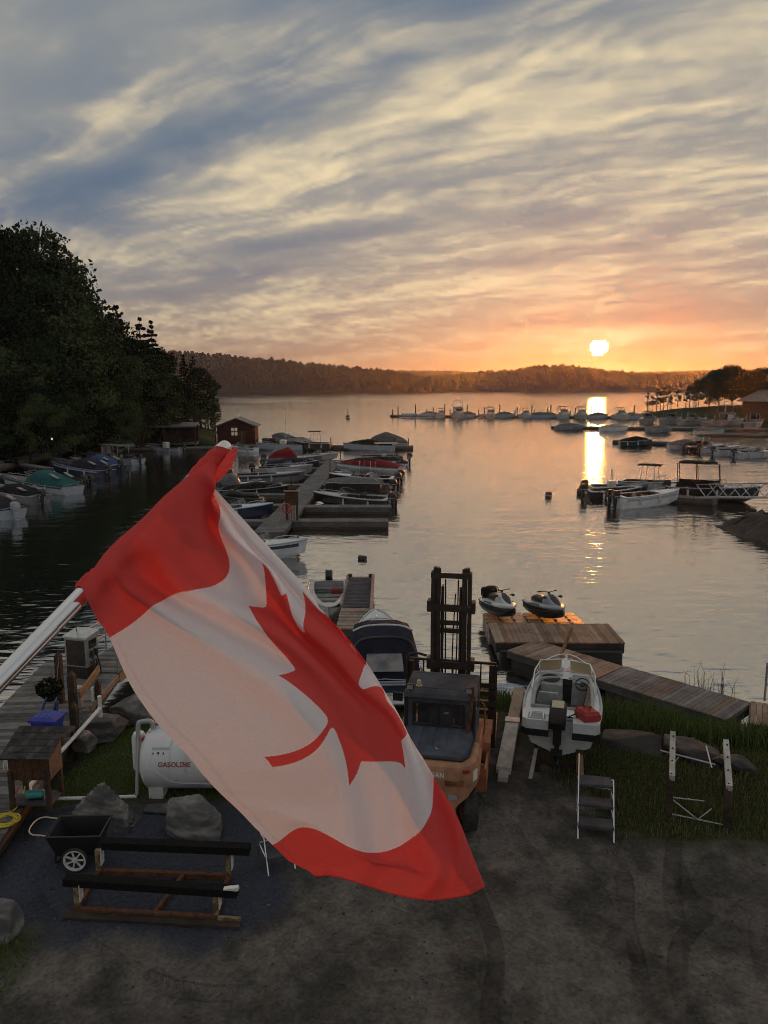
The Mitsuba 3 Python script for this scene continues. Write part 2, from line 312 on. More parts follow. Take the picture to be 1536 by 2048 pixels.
def bank(name, poly, x0, x1, y0, y1, step, rise, hmax, mat, rough=.4, seed=1):
    X, Y = np.meshgrid(np.arange(x0, x1, step), np.arange(y0, y1, step), indexing='ij')
    pts = shapely.points(X.ravel(), Y.ravel())
    d = (np.where(shapely.contains(poly, pts), 1, -1) * shapely.distance(poly.exterior, pts)).reshape(X.shape)
    P = np.stack([X, Y, 0 * X], -1)
    h = np.where(d > 0, hmax * (1 - np.exp(-rise * np.maximum(d, 0) / hmax)), np.maximum(.6 * d, -2)) + rough * (meshkit.fbm(P * .35, 4, seed) - .5) * np.clip(d + .5, 0, 1)
    one(name, grid_mesh(np.stack([X, Y, h], -1)), mat, kind='structure', smooth=True)
    return lambda x, y: float(np.where(shapely.contains_xy(poly, x, y), hmax * (1 - math.exp(-rise * poly.exterior.distance(sg.Point(x, y)) / hmax)), -.5))
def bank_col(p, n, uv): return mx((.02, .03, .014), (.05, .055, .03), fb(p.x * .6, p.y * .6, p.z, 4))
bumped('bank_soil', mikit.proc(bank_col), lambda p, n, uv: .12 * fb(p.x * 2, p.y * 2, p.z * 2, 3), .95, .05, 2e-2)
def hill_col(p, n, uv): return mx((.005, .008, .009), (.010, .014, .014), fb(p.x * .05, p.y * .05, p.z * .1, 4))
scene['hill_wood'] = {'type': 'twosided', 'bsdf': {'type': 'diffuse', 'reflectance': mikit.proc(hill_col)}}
LEFT = sg.Polygon([(-43, 30), (-42, 60), (-41.5, 74), (-41.5, 90), (-41.5, 100), (-39, 108), (-34.5, 112.5), (-27, 114), (-25.5, 118), (-29, 130), (-31, 146), (-40, 162), (-70, 190), (-200, 230), (-260, 100), (-200, 20)])
left_h = bank('wooded_bank', LEFT, -200, -24, 25, 220, 1.6, .42, 15, 'bank_soil', 1.2, 4)
RIGHT = sg.Polygon([(71, 224), (80, 212), (92, 196), (104, 186), (122, 172), (150, 160), (230, 140), (300, 220), (260, 330), (140, 300), (108, 262), (84, 240)])
right_h = bank('grassy_point', RIGHT, 60, 290, 130, 330, 2.0, .28, 3.6, 'bank_soil', .5, 6)
ROCKP = sg.Polygon([(20.2, 49.2), (21.2, 46.5), (20.4, 44.6), (21.6, 42.9), (21.0, 40.8), (23.5, 38.5), (27, 34), (40, 30), (55, 40), (44, 52), (31, 50.4), (24.5, 49.6)])
def granite(p, n, uv): return mx((.04, .034, .03), (.095, .08, .07), fb(p.x * .9, p.y * 1.6, p.z * 3, 5)) * (.7 + .6 * fb(p.x * 7, p.y * 7, p.z * 7, 3))
bumped('granite', mikit.proc(granite), lambda p, n, uv: .08 * fb(p.x * 1.6, p.y * 2.6, p.z * 3, 4), .85, .2, 8e-3)
XX, YY = np.meshgrid(np.arange(18, 56, .28), np.arange(29, 53, .28), indexing='ij')
pts = shapely.points(XX.ravel(), YY.ravel())
d = (np.where(shapely.contains(ROCKP, pts), 1, -1) * shapely.distance(ROCKP.exterior, pts)).reshape(XX.shape)
PP = np.stack([XX, YY, 0 * XX], -1)
hh = np.where(d > 0, 2.3 * (1 - np.exp(-.55 * np.maximum(d, 0) / 2.3)), 1.2 * d) + ((meshkit.fbm(PP * np.array([.35, .8, 1]), 5, 8) - .5) * 1.3 + np.abs(meshkit.fbm(PP * np.array([.5, 1.5, 1]) + 9, 4, 12) - .5) * -2.2 + .25) * np.clip(d + .6, 0, 1.4)
one('granite_shelf', grid_mesh(np.stack([XX, YY, hh], -1)), 'granite', kind='structure', smooth=True)

def ridge(name, prof, dist, depth, seed, step):
    """a wooded ridge: profile of (x, crest height) at this distance, canopy as bumps"""
    xs = np.arange(prof[0][0], prof[-1][0], step)
    crest = np.interp(xs, *zip(*prof))
    ts = np.linspace(0, 1, 34)
    P = np.zeros((len(xs), len(ts), 3))
    P[..., 0] = xs[:, None]; P[..., 1] = dist + depth * ts[None] + 18 * (meshkit.fbm(np.stack([xs * .012, 0 * xs, 0 * xs + seed], -1), 3, seed) - .5)[:, None]
    q = P.copy(); q[..., 2] = seed
    can = np.abs(meshkit.fbm(q / np.array([9, 9, 1]), 3, seed) - .5) * 5 + 3 * meshkit.noise(q / np.array([5, 5, 1]), seed + 1)
    P[..., 2] = -2 + np.sin(np.clip(ts / .55, 0, 1) * PI / 2)[None] ** .75 * np.maximum(crest - 6, 1)[:, None] * np.where(ts > .6, 1 - (ts - .6) * 1.2, 1)[None] + can * np.clip(ts * 12, 0, 1)[None]
    k = one(name, grid_mesh(P), 'hill_wood', kind='structure', smooth=True)
    return P
H1 = [(-700, 62), (-420, 56), (-250, 50), (-190, 45), (-150, 42), (-90, 35), (-45, 31), (10, 26), (45, 20), (80, 10), (100, 3)]
H2 = [(30, 8), (70, 22), (130, 26), (190, 31), (230, 37), (285, 40), (330, 33), (390, 27), (470, 25), (540, 29), (640, 34), (800, 40), (1100, 45)]
H3 = [(-300, 60), (0, 54), (80, 52), (180, 52), (300, 46), (500, 44), (800, 52), (1200, 60)]
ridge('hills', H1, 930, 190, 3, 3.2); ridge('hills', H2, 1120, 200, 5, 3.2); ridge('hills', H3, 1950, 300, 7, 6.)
r = np.random.default_rng(5)
ico = trimesh.creation.icosphere(1, 1.0); iv, iff = np.array(ico.vertices), np.array(ico.faces)
def scatter_crowns(n, prof, dist, depth, rr):
    out = []
    for _ in range(n):
        x = r.uniform(prof[0][0] + 20, prof[-1][0] - 25); t = r.uniform(.02, .62)
        z = -2 + math.sin(min(t / .55, 1) * PI / 2) ** .75 * max(np.interp(x, *zip(*prof)) - 6, 1)
        s = r.uniform(*rr)
        v = iv * np.array([s, s, s * r.uniform(1, 2.1)]) * (1 + .35 * (r.random((len(iv), 1)) - .5))
        out.append((v + [x, dist + depth * t, z + s * .8 + 2.5], iff))
    return join(out)
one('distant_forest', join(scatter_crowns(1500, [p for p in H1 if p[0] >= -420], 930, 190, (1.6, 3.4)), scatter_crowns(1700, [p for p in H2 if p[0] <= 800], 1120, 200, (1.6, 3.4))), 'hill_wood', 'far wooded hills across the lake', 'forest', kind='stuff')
# the evening air between here and the hills
scene['haze'] = {'type': 'cube', 'to_world': T().translate([100, 1150, 32]).scale([1500, 1300, 38]), 'bsdf': {'type': 'null'}, 'interior': {'type': 'ref', 'id': 'evening_air'}}
lab('haze', 'thin evening haze over the lake', 'haze', kind='stuff')

# ---------------------------------------------------------------- trees
def leaf_quads(c, size, r, flat=0., stretch=1.):
    """one small leaf-sized face per centre, turned at random"""
    n = len(c)
    a = r.normal(size=(n, 3)); a[:, 2] *= 1 - flat; a /= np.linalg.norm(a, axis=1, keepdims=True)
    b = np.cross(a, r.normal(size=(n, 3))); b /= np.linalg.norm(b, axis=1, keepdims=True)
    s = size * (.6 + .8 * r.random((n, 1)))
    a, b = a * s * stretch, b * s * .62
    v = np.stack([c - a, c + b * .9 - a * .1, c + a, c - b * .9 - a * .1], 1).reshape(-1, 3)
    i = np.arange(n)[:, None] * 4
    return v, np.vstack([np.hstack([i, i + 1, i + 2]), np.hstack([i, i + 2, i + 3])])
def broadleaf(seed, H=14., W=9., base=.25, n=60, per=150, size=.17):
    """(trunk with limbs, crown) of a leafy tree at the origin"""
    r = np.random.default_rng(seed)
    lean = r.normal(size=2) * .04 * H
    trunk = [tube(bend([[0, 0, -.6], [lean[0] * .3, lean[1] * .3, H * .35], [lean[0], lean[1], H * .82]]), np.linspace(.022 * H, .006 * H, 12), 7)]
    cs = []
    for i in range(n):
        u = r.random() ** .8; z = H * (base + (1 - base) * u)
        prof = math.sin(PI * min(1, .18 + .8 * u ** .9)) ** .7
        a = r.uniform(0, 2 * PI); q = W / 2 * prof * (.35 + .65 * math.sqrt(r.random())) * (1 + .25 * math.sin(3 * a + seed))
        c = np.array([q * math.cos(a) + lean[0] * u, q * math.sin(a) + lean[1] * u, z])
        cs.append(c)
        if i % 3 == 0:
            z0 = max(H * base * .7, z - q * .9)
            trunk.append(tube([[lean[0] * z0 / H, lean[1] * z0 / H, z0], (c + [lean[0] * z0 / H, lean[1] * z0 / H, z0 + .3]) / 2 + [0, 0, .2], c], [.008 * H, .005 * H, .002 * H], 5))
    pts = []
    for c in cs:
        rad = W * (.085 + .075 * r.random())
        p = r.normal(size=(per, 3)); p /= np.linalg.norm(p, axis=1, keepdims=True)
        p *= rad * r.random((per, 1)) ** .45 * np.array([1.15, 1.15, .72])
        pts.append(c + p)
    return join(trunk), leaf_quads(np.vstack(pts), size, r)
def conifer(seed, H=18., W=7., base=.18, tiers=16, size=.2, droop=.10, ragged=.45):
    """(trunk, crown) of a pine: flat sprays of needles on level branches, with gaps between"""
    r = np.random.default_rng(seed)
    trunk = [tube([[0, 0, -.6], [.05, 0, H * .5], [.1, .05, H]], [.016 * H, .010 * H, .002 * H], 7)]
    pts = []
    for t in range(tiers):
        u = (t + r.uniform(-.25, .25)) / (tiers - 1); u = min(max(u, 0), 1)
        z = H * (base + (1 - base) * u * .985)
        R = W / 2 * (1 - u) ** .75 * (1 - .35 * max(0, .25 - u) / .25) + .25
        for b in range(r.integers(4, 7)):
            a = r.uniform(0, 2 * PI); L = R * (1 - ragged * r.random() ** 1.4)
            d = np.array([math.cos(a), math.sin(a), 0])
            up = r.uniform(-.02, .22)
            tip = np.array([0, 0, z]) + d * L + [0, 0, up * L - droop * L]
            trunk.append(tube([[0, 0, z], tip * .5 + np.array([0, 0, z]) * .5 + [0, 0, .05 * L], tip], [.005 * H, .003 * H, .001 * H], 4))
            m = int(40 + 46 * L)
            s = .22 + .78 * r.random((m, 1)) ** .7
            side = np.cross(d, [0, 0, 1.])
            p = np.array([0, 0, z]) + d * L * s + np.array([0, 0, up - droop]) * L * s + side * r.normal(size=(m, 1)) * .17 * L * (1.15 - s) + np.array([0, 0, 1]) * r.normal(size=(m, 1)) * .10
            pts.append(p + [0, 0, .08])
    return join(trunk), leaf_quads(np.vstack(pts), size, r, flat=.75, stretch=1.25)
def slender(seed, H=9., W=2.6):
    return broadleaf(seed, H, W, base=.34, n=20, per=55, size=.26)

# ---------------------------------------------------------------- docks and piers
def dock(label, a, b, w, z=.5, mats=('deck_grey', 'deck_grey_pale', 'deck_grey_dark'), pitch=.16, thick=.42, pieces=False, along=False, name='dock', cat='dock', group=None, z2=None, fascia='deck_grey_dark', floats=True, seed=0, skirt=2):
    """floating dock from a to b: cross boards (or boards along it), edge boards in two courses and dark floats below"""
    a, b = np.array([*a, z], float), np.array([*b, z if z2 is None else z2], float)
    L = np.linalg.norm(b - a); yaw = math.degrees(math.atan2(b[0] - a[0], b[1] - a[1]))
    M = frame(*a, yaw, pitch=math.degrees(math.atan2(b[2] - a[2], L)))
    t = Thing(name, label, cat, group, M)
    r = np.random.default_rng(int(abs(a[0] * 37 + a[1] * 91)) + seed)
    n = max(1, int((w if along else L) / pitch)); step = (w if along else L) / n
    acc = {}
    for i in range(n):
        e = r.uniform(-.012, .012, 2); dz = r.uniform(-.004, .004)
        if along: m = box(-w / 2 + i * step + .005, -w / 2 + (i + 1) * step - .005, e[0], L + e[1], -.038, dz)
        else: m = box(-w / 2 + e[0], w / 2 + e[1], i * step + .005, (i + 1) * step - .006, -.038, dz)
        mat = mats[int(r.integers(0, len(mats)))] if r.random() < .7 else mats[0]
        if pieces: t.part('board', m, mat)
        else: acc.setdefault(mat, []).append(m)
    if not pieces:
        t.part('decking', join([m for q in acc.values() for m in q]), mats[0], kind='stuff')
    for s in (-1, 1):
        for c in range(skirt):
            h = thick / 2 if skirt > 1 else thick
            x = s * (w / 2 - .02) - s * .02 * c
            t.part('edge_board', box(min(x, x - s * .04), max(x, x - s * .04), .01, L - .01, -.042 - h * (c + 1) + .012, -.042 - h * c), fascia if c == 0 else 'timber_dark')
    for y in (0, L): t.part('end_board', box(-w / 2 + .03, w / 2 - .03, *((-.03, .005) if y == 0 else (L - .005, L + .03)), -.042 - thick, -.042), fascia)
    if floats:
        k = max(2, int(L / 3.2))
        for i in range(k):
            y = (i + .5) * L / k
            t.part('float', box(-w / 2 + .12, w / 2 - .12, y - .75, y + .75, -z - .2, -.2, .05), 'black_plastic')
    return t
def post(label, x, y, z0, z1, r=.07, group=None, mat='timber_dark', n=7):
    return one('mooring_post', tube([[x, y, z0], [x, y, z1]], r, n), mat, label, 'post', group)

# the middle dock: a long walkway with fingers on both sides
WA, WB = np.array([-6.6, 43.3]), np.array([-5.55, 86.2])
dock('long grey floating walkway of the middle dock, running away from the flag', WA, WB, 1.75, thick=.36)
def on_walk(y): return WA + (WB - WA) * (y - WA[1]) / (WB[1] - WA[1])
for y, x1, w, nm in ((47.3, .25, 1.15, 'nearest right-hand finger of the middle dock, empty on both sides'), (52.9, .5, 1.15, 'second right-hand finger of the middle dock, beside the long white hull'),
                     (64.8, .75, .9, 'right-hand finger of the middle dock under the grey bimini boat'), (72.2, 1.1, .9, 'right-hand finger of the middle dock in front of the red-covered boat'), (82.3, 1.0, .9, 'farthest right-hand finger of the middle dock')):
    dock(nm, (on_walk(y)[0] + .9, y), (x1, y), w, .5, thick=.62, cat='dock', name='dock_finger', pitch=.15)
for y, x1, w, nm in ((47.2, -11.5, .9, 'nearest left-hand finger of the middle dock, half behind the flag'), (53.5, -12.2, .9, 'left-hand finger of the middle dock beside the dark blue boat'), (58.8, -12.9, .9, 'left-hand finger of the middle dock beside the moored black watercraft'), (64.6, -13.2, 1.0, 'left-hand finger of the middle dock with the long bare plank side'),
                     (71.6, -12.8, .9, 'left-hand finger of the middle dock behind the white bowrider'), (77.8, -13.1, .9, 'left-hand finger of the middle dock behind two white boats'), (83.2, -12.9, .9, 'farthest left-hand finger of the middle dock, by the red canvas boat')):
    dock(nm, (on_walk(y)[0] - .9, y), (x1, y), w, .5, thick=.62, name='dock_finger', pitch=.15)
for x, y, s in ((-4.9, 86.4, 1.3), (-5.0, 71.0, 1.5), (-7.3, 60, 1.4), (-7.6, 77, 1.2)):
    post('thin dark pipe standing at the edge of the middle walkway', x, y, .1, .5 + s, .045, 'pipes along the middle walkway')
# the board of notices with its life ring at the near end
nb = Thing('notice_board', 'brown wooden notice board on posts at the near end of the middle walkway', 'notice board', M=frame(-5.72, 47.2, .5))
for x in (-.32, .32): nb.part('post', box(x - .06, x + .06, -.06, .06, -.5, 1.75), 'timber_dark')
nb.part('panel', box(-.42, .42, -.10, -.062, .95, 1.8), 'shed_brown'); nb.part('roof', box(-.5, .5, -.16, .1, 1.8, 1.86), 'deck_brown')
for i in range(3): nb.part('slat', box(-.22 + .16 * i, -.14 + .16 * i, -.09, -.064, -.1, .95), 'deck_brown_dark')
a = np.linspace(0, 2 * PI, 25)
one('life_ring', tube(np.stack([-6.02 + .27 * np.cos(a), 0 * a + 47.04, 1.28 + .27 * np.sin(a)], 1), .055, 8), 'red_ring', 'red life ring hanging on the notice board of the middle walkway', 'life ring', smooth=True)
dock('cross dock beyond the middle walkway, running out to the covered grey boat', (-19.5, 108), (4, 106.6), 1.7, .5, thick=.5)
for x, y in ((-7.5, 108.6), (-1, 107.9), (1.5, 107.6), (3.4, 107.4)): post('short post on the far side of the cross dock', x, y, 0, 1.5, .06, 'posts of the cross dock')
dock('grey swim float beyond the red boathouse', (-14.9, 123), (-12.8, 114.5), 4.2, .6, thick=.6, seed=2)
dock('narrow dock joining the boathouse to the swim float', (-19, 121.5), (-15.2, 120.7), 1.2, .55, thick=.5)
lad = Thing('swim_ladder', 'metal swim ladder handrails on the far float', 'ladder', M=frame(-16.2, 123, .6))
for x in (-.3, .3, 1.0): lad.part('rail', tube(bend([[x, 0, -.3], [x, 0, .8], [x, .5, .8], [x, .5, -.3]]), .03, 6), 'chrome', smooth=True)

# the left shore: a walkway on the bank with fingers reaching out between the boats
lw = dock('long grey walkway along the left shore under the trees', (-38.4, 66), (-40.6, 101), 2.6, .9, thick=.5, floats=False)
for i, (a, b, nm) in enumerate((((-37.6, 72.0), (-33.2, 68.6), 'finger dock on the left shore beside the teal canvas boat'), ((-37.8, 79.8), (-32.9, 75.4), 'finger dock on the left shore beyond the teal canvas boat'), ((-38.3, 87.6), (-33.6, 82.9), 'finger dock on the left shore before the navy cuddy boat'), ((-38.9, 95.6), (-34.0, 90.6), 'finger dock on the left shore behind the navy cuddy boat'), ((-39.2, 101), (-33.4, 97.2), 'farthest finger dock on the left shore by the hardtop boat'))):
    dock(nm, a, b, .95, .75, thick=.3, name='dock_finger')
for x, y in ((-41.0, 80.5), (-39.5, 73)): post('pale stake beside the left shore walkway', x, y, .6, 2.4, .05, 'stakes of the left shore', 'timber_white')
sl = Thing('path_light', 'small bright lamp on a stake beside the left shore walkway', 'lamp', M=frame(-41.6, 96.5, .9))
sl.part('stake', tube([[0, 0, -.3], [0, 0, 1.2]], .035, 6), 'timber_dark'); k = sl.part('globe', trimesh.creation.icosphere(2, .14).apply_translation([0, 0, 1.3]), 'white_gel', smooth=True)
scene[k]['emitter'] = {'type': 'area', 'radiance': {'type': 'rgb', 'value': [1.6, 1.45, 1.2]}}
dock('long low dock before the dark shelter, left of the boathouse', (-36.5, 103), (-22.2, 105.5), 1.5, .45, thick=.4)
ramp = dock('wooden ramp dock with a dark mat, sloping to the water behind the canvas boat', (-1.0, 24.2), (-1.03, 32.9), 1.12, .95, z2=.5, thick=.24, pitch=.15, floats=False, along=False, mats=('deck_grey_pale', 'deck_grey', 'deck_brown_pale'), pieces=True)
ramp.part('rubber_mat', box(-.47, .47, 2.9, 8.4, .008, .024), 'cab_vinyl', label='dark ribbed mat'); 
for i in range(22): ramp.part('mat_rib', box(-.46, .46, 3.0 + i * .245, 3.05 + i * .245, .0245, .036), 'cab_vinyl')
ramp.part('kerb_rail', box(.5, .62, .3, 8.6, .02, .13), 'deck_brown_pale'); ramp.part('kerb_rail', box(-.60, -.52, 3, 8.6, .02, .09), 'deck_grey_pale')
for x in (-.45, .45): ramp.part('end_post', box(x - .09, x + .09, 8.45, 8.63, -.4, .14), 'timber_dark')

# the platform dock with the cube float, and the boardwalk that leads to it from the right
pf = dock('wide brown platform dock in front of the two jet skis', (5.72, 23.98), (5.76, 26.02), 4.2, .55, ('deck_brown', 'deck_brown_pale', 'deck_brown_dark'), .158, .30, pieces=True, along=True, fascia='timber_dark', skirt=1)
for i, (a, b, w, mats, nm) in enumerate((((4.45, 23.78), (6.58, 21.38), 1.5, ('deck_brown', 'deck_brown_pale', 'deck_brown_dark'), 'brown middle section of the boardwalk, joined to the platform dock'),
                                      ((6.62, 21.34), (9.13, 18.66), 1.55, ('deck_grey', 'deck_brown_dark', 'deck_grey_pale'), 'weathered grey section of the boardwalk above the reeds'),)):
    dock(nm, a, b, w, .535 + .012 * i, mats, .135, .22, pieces=True, fascia='deck_grey_dark', name='boardwalk', skirt=1)
dock('reddish last section of the boardwalk at the right edge, below the steel railing', (9.32, 18.50), (12.6, 16.9), 1.5, .6, ('deck_brown', 'deck_brown_pale'), .135, .3, pieces=True, fascia='deck_grey_dark', name='boardwalk', skirt=1)
rl = Thing('gangway_railing', 'grey steel pipe railing on the boardwalk at the right edge', 'railing')
for z in (1.05, 1.62): rl.part('rail', tube([[10.02, 19.2, z], [13.0, 17.8, z]], .028, 8), 'galvanised', smooth=60)
for x, y in ((10.02, 19.2), (11.6, 18.46), (13, 17.8)): rl.part('upright', tube([[x, y, .6], [x, y, 1.64]], .03, 8), 'galvanised', smooth=60)
cf = Thing('cube_float', 'floating drive-on dock of plastic cubes under the two jet skis', 'float', M=frame(3.72, 26.14, 0))
r = np.random.default_rng(3)
for i in range(7):
    for j in range(4):
        cf.part('cube', box(i * .5 + .012, (i + 1) * .5 - .012, j * .5 + .012, (j + 1) * .5 - .012, -.05, .40 - .03 * j + r.uniform(-.006, .006), .05), 'float_plastic')
    for j in range(1, 4): cf.part('lug', lathe([(.0, .43 - .03 * j), (.055, .43 - .03 * j), (.06, .34)], 8), 'float_plastic', smooth=40); scene[list(scene)[-1]]['to_world'] = T(frame(3.72 + i * .5, 26.14 + j * .5, 0))

# mid-right dock with its truss gangway down from the rock
dock('dark floating dock in the right middle water, between the moored boats', (16.2, 62.9), (24.6, 56.6), 1.5, .45, thick=.5)
gw = Thing('truss_gangway', 'aluminium truss gangway from the right-hand rock to the floating dock', 'gangway')
A0, A1 = np.array([23.6, 56.6, .6]), np.array([26.5, 47.2, 1.9])
side = np.cross((A1 - A0) / np.linalg.norm(A1 - A0), [0, 0, 1]) * .55
gw.part('deck', beam(A0, A1, 1.0, .06), 'aluminium')
for s in (-1, 1):
    o = side * s
    gw.part('chord', beam(A0 + o, A1 + o, .08, .1), 'aluminium'); gw.part('handrail', beam(A0 + o + [0, 0, .95], A1 + o + [0, 0, .95], .06, .06), 'aluminium')
    for i in range(9):
        p, q = A0 + (A1 - A0) * i / 9 + o, A0 + (A1 - A0) * (i + 1) / 9 + o
        gw.part('strut', beam(p + [0, 0, (.95, .0)[i % 2]], q + [0, 0, (.0, .95)[i % 2]], .045, .045), 'aluminium')
# far docks on the right
dock('farthest long dock across the water, lined with cabin cruisers', (1.9, 217), (62, 207), 2.2, .55, thick=.5)
FARP = [785, 796, 830, 853, 865, 889, 898, 921, 932, 957, 966, 999, 1026, 1034, 1059, 1068, 1090, 1101, 1135, 1150, 1176, 1238, 1260, 1268]
for i, u in enumerate(FARP):
    y = 218 - (u - 780) / 480 * 10; x = (u - 768) / 1540 * y
    post('tall mooring pile of the farthest dock', x, y - 1.6 + (i % 2) * 3, -.3, 2.5 + .7 * ((i * 7) % 3 - .6), .15, 'mooring piles of the farthest dock')
dock('second far dock in front of the sun glitter, right side', (34.4, 159), (82, 147), 1.8, .5, thick=.5)
dock('third far dock, its bare tip pointing left', (35.2, 118), (50.5, 109), 1.7, .5, thick=.5)
dock('dark dock at the far right behind the skiffs', (56, 134), (86, 128), 1.6, .5, thick=.5)
dock('dock arm at the right edge in front of the house', (48.5, 104), (64, 99), 1.4, .5, thick=.45)
# buoys
def buoy(label, x, y, r, h, mat='black_plastic', top=0):
    b = Thing('buoy', label, 'buoy', M=frame(x, y, 0, 20))
    b.part('body', lathe([(.0, -r * .3), (r, -r * .1), (r * 1.02, h * .6), (r * .8, h), (0, h * 1.02)], 14), mat, smooth=40)
    b.part('band', lathe([(r * 1.03, h * .25), (r * 1.06, h * .3), (r * 1.06, h * .42), (r * 1.03, h * .46)], 14), 'white_gel' if top else 'grey_gel')
    if top: b.part('mast', tube([[0, 0, h], [0, 0, h + top]], .07, 6), mat)
one('floating_drum', mv(tube([[-.2, 0, 0], [-.19, 0, 0], [.19, 0, 0], [.2, 0, 0]], [.08, .14, .14, .08], 14), frame(-1.1, 38.4, .08, 25)), 'black_plastic', 'small dark drum floating on the open water right of the flag', 'buoy', smooth=40)
buoy('round dark mooring buoy on the golden water in the middle', 13.1, 60.7, .26, .42)
buoy('slim marker buoy with a mast, far out near the cross dock', -9.6, 206, .55, .9, 'black_plastic', 1.5)

# ---------------------------------------------------------------- boats
def hull_shell(L, B, H, dead=.32, bowrise=.28, full=2.4, cock=None, deckdrop=.05, n=22):
    """hull, deck and cockpit liner of a boat: stern at y 0, bow at y L, waterline at z 0"""
    y = np.linspace(0, 1, n) ** .9; b = B / 2 * np.maximum(1 - y ** full * (1 - .0), 0) ** .62 * (.94 + .06 * np.minimum(y * 4, 1)); b[-1] = .012
    sheer = H + bowrise * y ** 2.2; keel = -dead * (1 - y ** 5) + (sheer * .55) * y ** 9; yl = y * L + .0
    chine = .78 * b * (1 - .45 * y ** 3); cz = -.06 + .32 * y ** 2.5 * H / .7
    P = np.zeros((n, 9, 3))
    for j, (xx, zz, rk) in enumerate([(-b, sheer, .16), (-b * .985, sheer * .72, .12), (-(chine + .3 * (b - chine)), cz + .22 * (sheer - cz), .05), (-chine, cz, 0), (0 * b, keel, 0), (chine, cz, 0), (chine + .3 * (b - chine), cz + .22 * (sheer - cz), .05), (b * .985, sheer * .72, .12), (b, sheer, .16)]):
        P[:, j, 0] = xx; P[:, j, 2] = zz; P[:, j, 1] = yl + rk * L * .18 * y ** 6 - (1 - y) ** 8 * (zz < 0) * 0
    v, f = grid_mesh(P)
    tr = P[0]; k = len(v); v = np.vstack([v, tr.mean(0)]); f = np.vstack([f, [[k, j + 1, j] for j in range(8)], [[k, 0, 8]]])
    top = P[:, [0, 8], :]
    c0, c1 = (cock[0] * L, cock[1] * L) if cock else (2 * L, 2 * L)
    ins = min(.13 * B, .26)
    deck, liner = [], []
    def ring(yy):
        bb = np.interp(yy, yl, b); s = np.interp(yy, yl, sheer); ry = np.interp(yy, yl, P[:, 0, 1]); return bb, s, ry
    ys = np.unique(np.concatenate([yl, [c0, c1]] if cock else [yl])); ys = ys[(ys >= 0) & (ys <= L)]
    rows = []
    for yy in ys:
        bb, s, ry = ring(yy); cr = .05 * bb
        rows.append([[-bb, ry, s + .004], [-max(bb - ins, bb * .25), ry, s + .03], [0, ry, s + .03 + cr], [max(bb - ins, bb * .25), ry, s + .03], [bb, ry, s + .004]])
    R = np.array(rows)
    for i in range(len(ys) - 1):
        q = R[i:i + 2]
        if cock and c0 - 1e-6 <= ys[i] and ys[i + 1] <= c1 + 1e-6:
            deck += [grid_mesh(q[:, :2]), grid_mesh(q[:, 3:])]
            fl = np.maximum(.02, .0) + .0 * q[:, 0, 2]
            li = np.stack([q[:, 1], np.stack([q[:, 1, 0] * .95, q[:, 1, 1], fl + .1], -1), np.stack([q[:, 3, 0] * .95, q[:, 3, 1], fl + .1], -1), q[:, 3]], 1)
            liner.append(grid_mesh(li))
        else: deck.append(grid_mesh(q))
    if cock:
        for yy in (c0, c1):
            bb, s, ry = ring(yy); x = max(bb - ins, bb * .25)
            liner.append(vf((np.array([[-x, ry, s + .03], [x, ry, s + .03], [x * .95, ry, .1], [-x * .95, ry, .1], [0, ry, s + .03 + .05 * bb]]), np.array([[0, 3, 2], [0, 2, 1], [0, 1, 4]]))))
    rail = tube(np.vstack([P[::-1, 0], P[1:, 8] if False else P[:, 8]]), .035, 5)
    return (v, f), join(deck), (join(liner) if liner else None), rail, ring
def outboard(t, x, z, s=1., tilt=0, mat='black_plastic'):
    """outboard engine on the transom"""
    M = frame(x, -.18 * s, z, 0, tilt, s=s)
    cowl = hull([[a * .19 * k, b * .27 * k - .1 + o, c] for c, k, o in ((.12, .88, 0), (.34, 1, .0), (.52, .92, .02), (.62, .6, .05)) for a in (-1, 1) for b in (-1, 1)] + [[a * .12, b, c] for a in (-1, 1) for b, c in ((-.42, .3), (.2, .3))])
    k = t.part('outboard', mv(cowl, M), mat, smooth=35)
    t.part('leg', mv(join(box(-.09, .09, -.22, .02, -.35, .14, .02), box(-.05, .05, -.2, -.02, -.85, -.35), box(-.13, .13, -.4, -.1, -.52, -.49), tube([[0, -.42, -.72], [0, -.3, -.72], [0, .05, -.72], [0, .12, -.72]], [.04, .075, .075, .02], 10)), M), mat, smooth=35, under=k)
    t.part('clamp', mv(box(-.12, .12, -.02, .2, -.12, .12, .02), M), 'galvanised', under=k)
    t.part('stripe', mv(join(box(-.197, -.19, -.3, .1, .2, .25), box(.19, .197, -.3, .1, .2, .25)), M), 'grey_gel', under=k)
def windshield(t, ring, L, y0, h, rake=.45, open_=True):
    bb, s, ry = ring(y0); x = bb - .12
    p = [(-x, ry - h * 1.3, s + .05), (-x * .93, ry - .1, s + .05), (-x * .4, ry + .28, s + .1), (x * .4, ry + .28, s + .1), (x * .93, ry - .1, s + .05), (x, ry - h * 1.3, s + .05)]
    q = [(a * .93, b - rake * h, c + (h if 0 < i < 5 else h * .55)) for i, (a, b, c) in enumerate(p)]
    for i in range(5):
        t.part('windshield_pane', vf((np.array([p[i], p[i + 1], q[i + 1], q[i]]), np.array([[0, 1, 2, 3]]))), 'pane_glass')
    t.part('windshield_frame', join(tube(q, .013, 5), *[tube([a, b], .010, 5) for a, b in zip(p, q)]), 'galvanised', smooth=60)
def seat(t, x, y, z, mat='grey_vinyl', w=.46, back=True):
    k = t.part('seat', box(x - w / 2, x + w / 2, y - .24, y + .24, z, z + .16, .04), mat)
    if back: t.part('backrest', hull([[x + a * w / 2 * f, y - .26 - b * .07 - (c - z) * .15, c] for a in (-1, 1) for b in (0, 1) for c, f in ((z + .16, .96), (z + .45, 1), (z + .62, .8))]), mat, under=k)
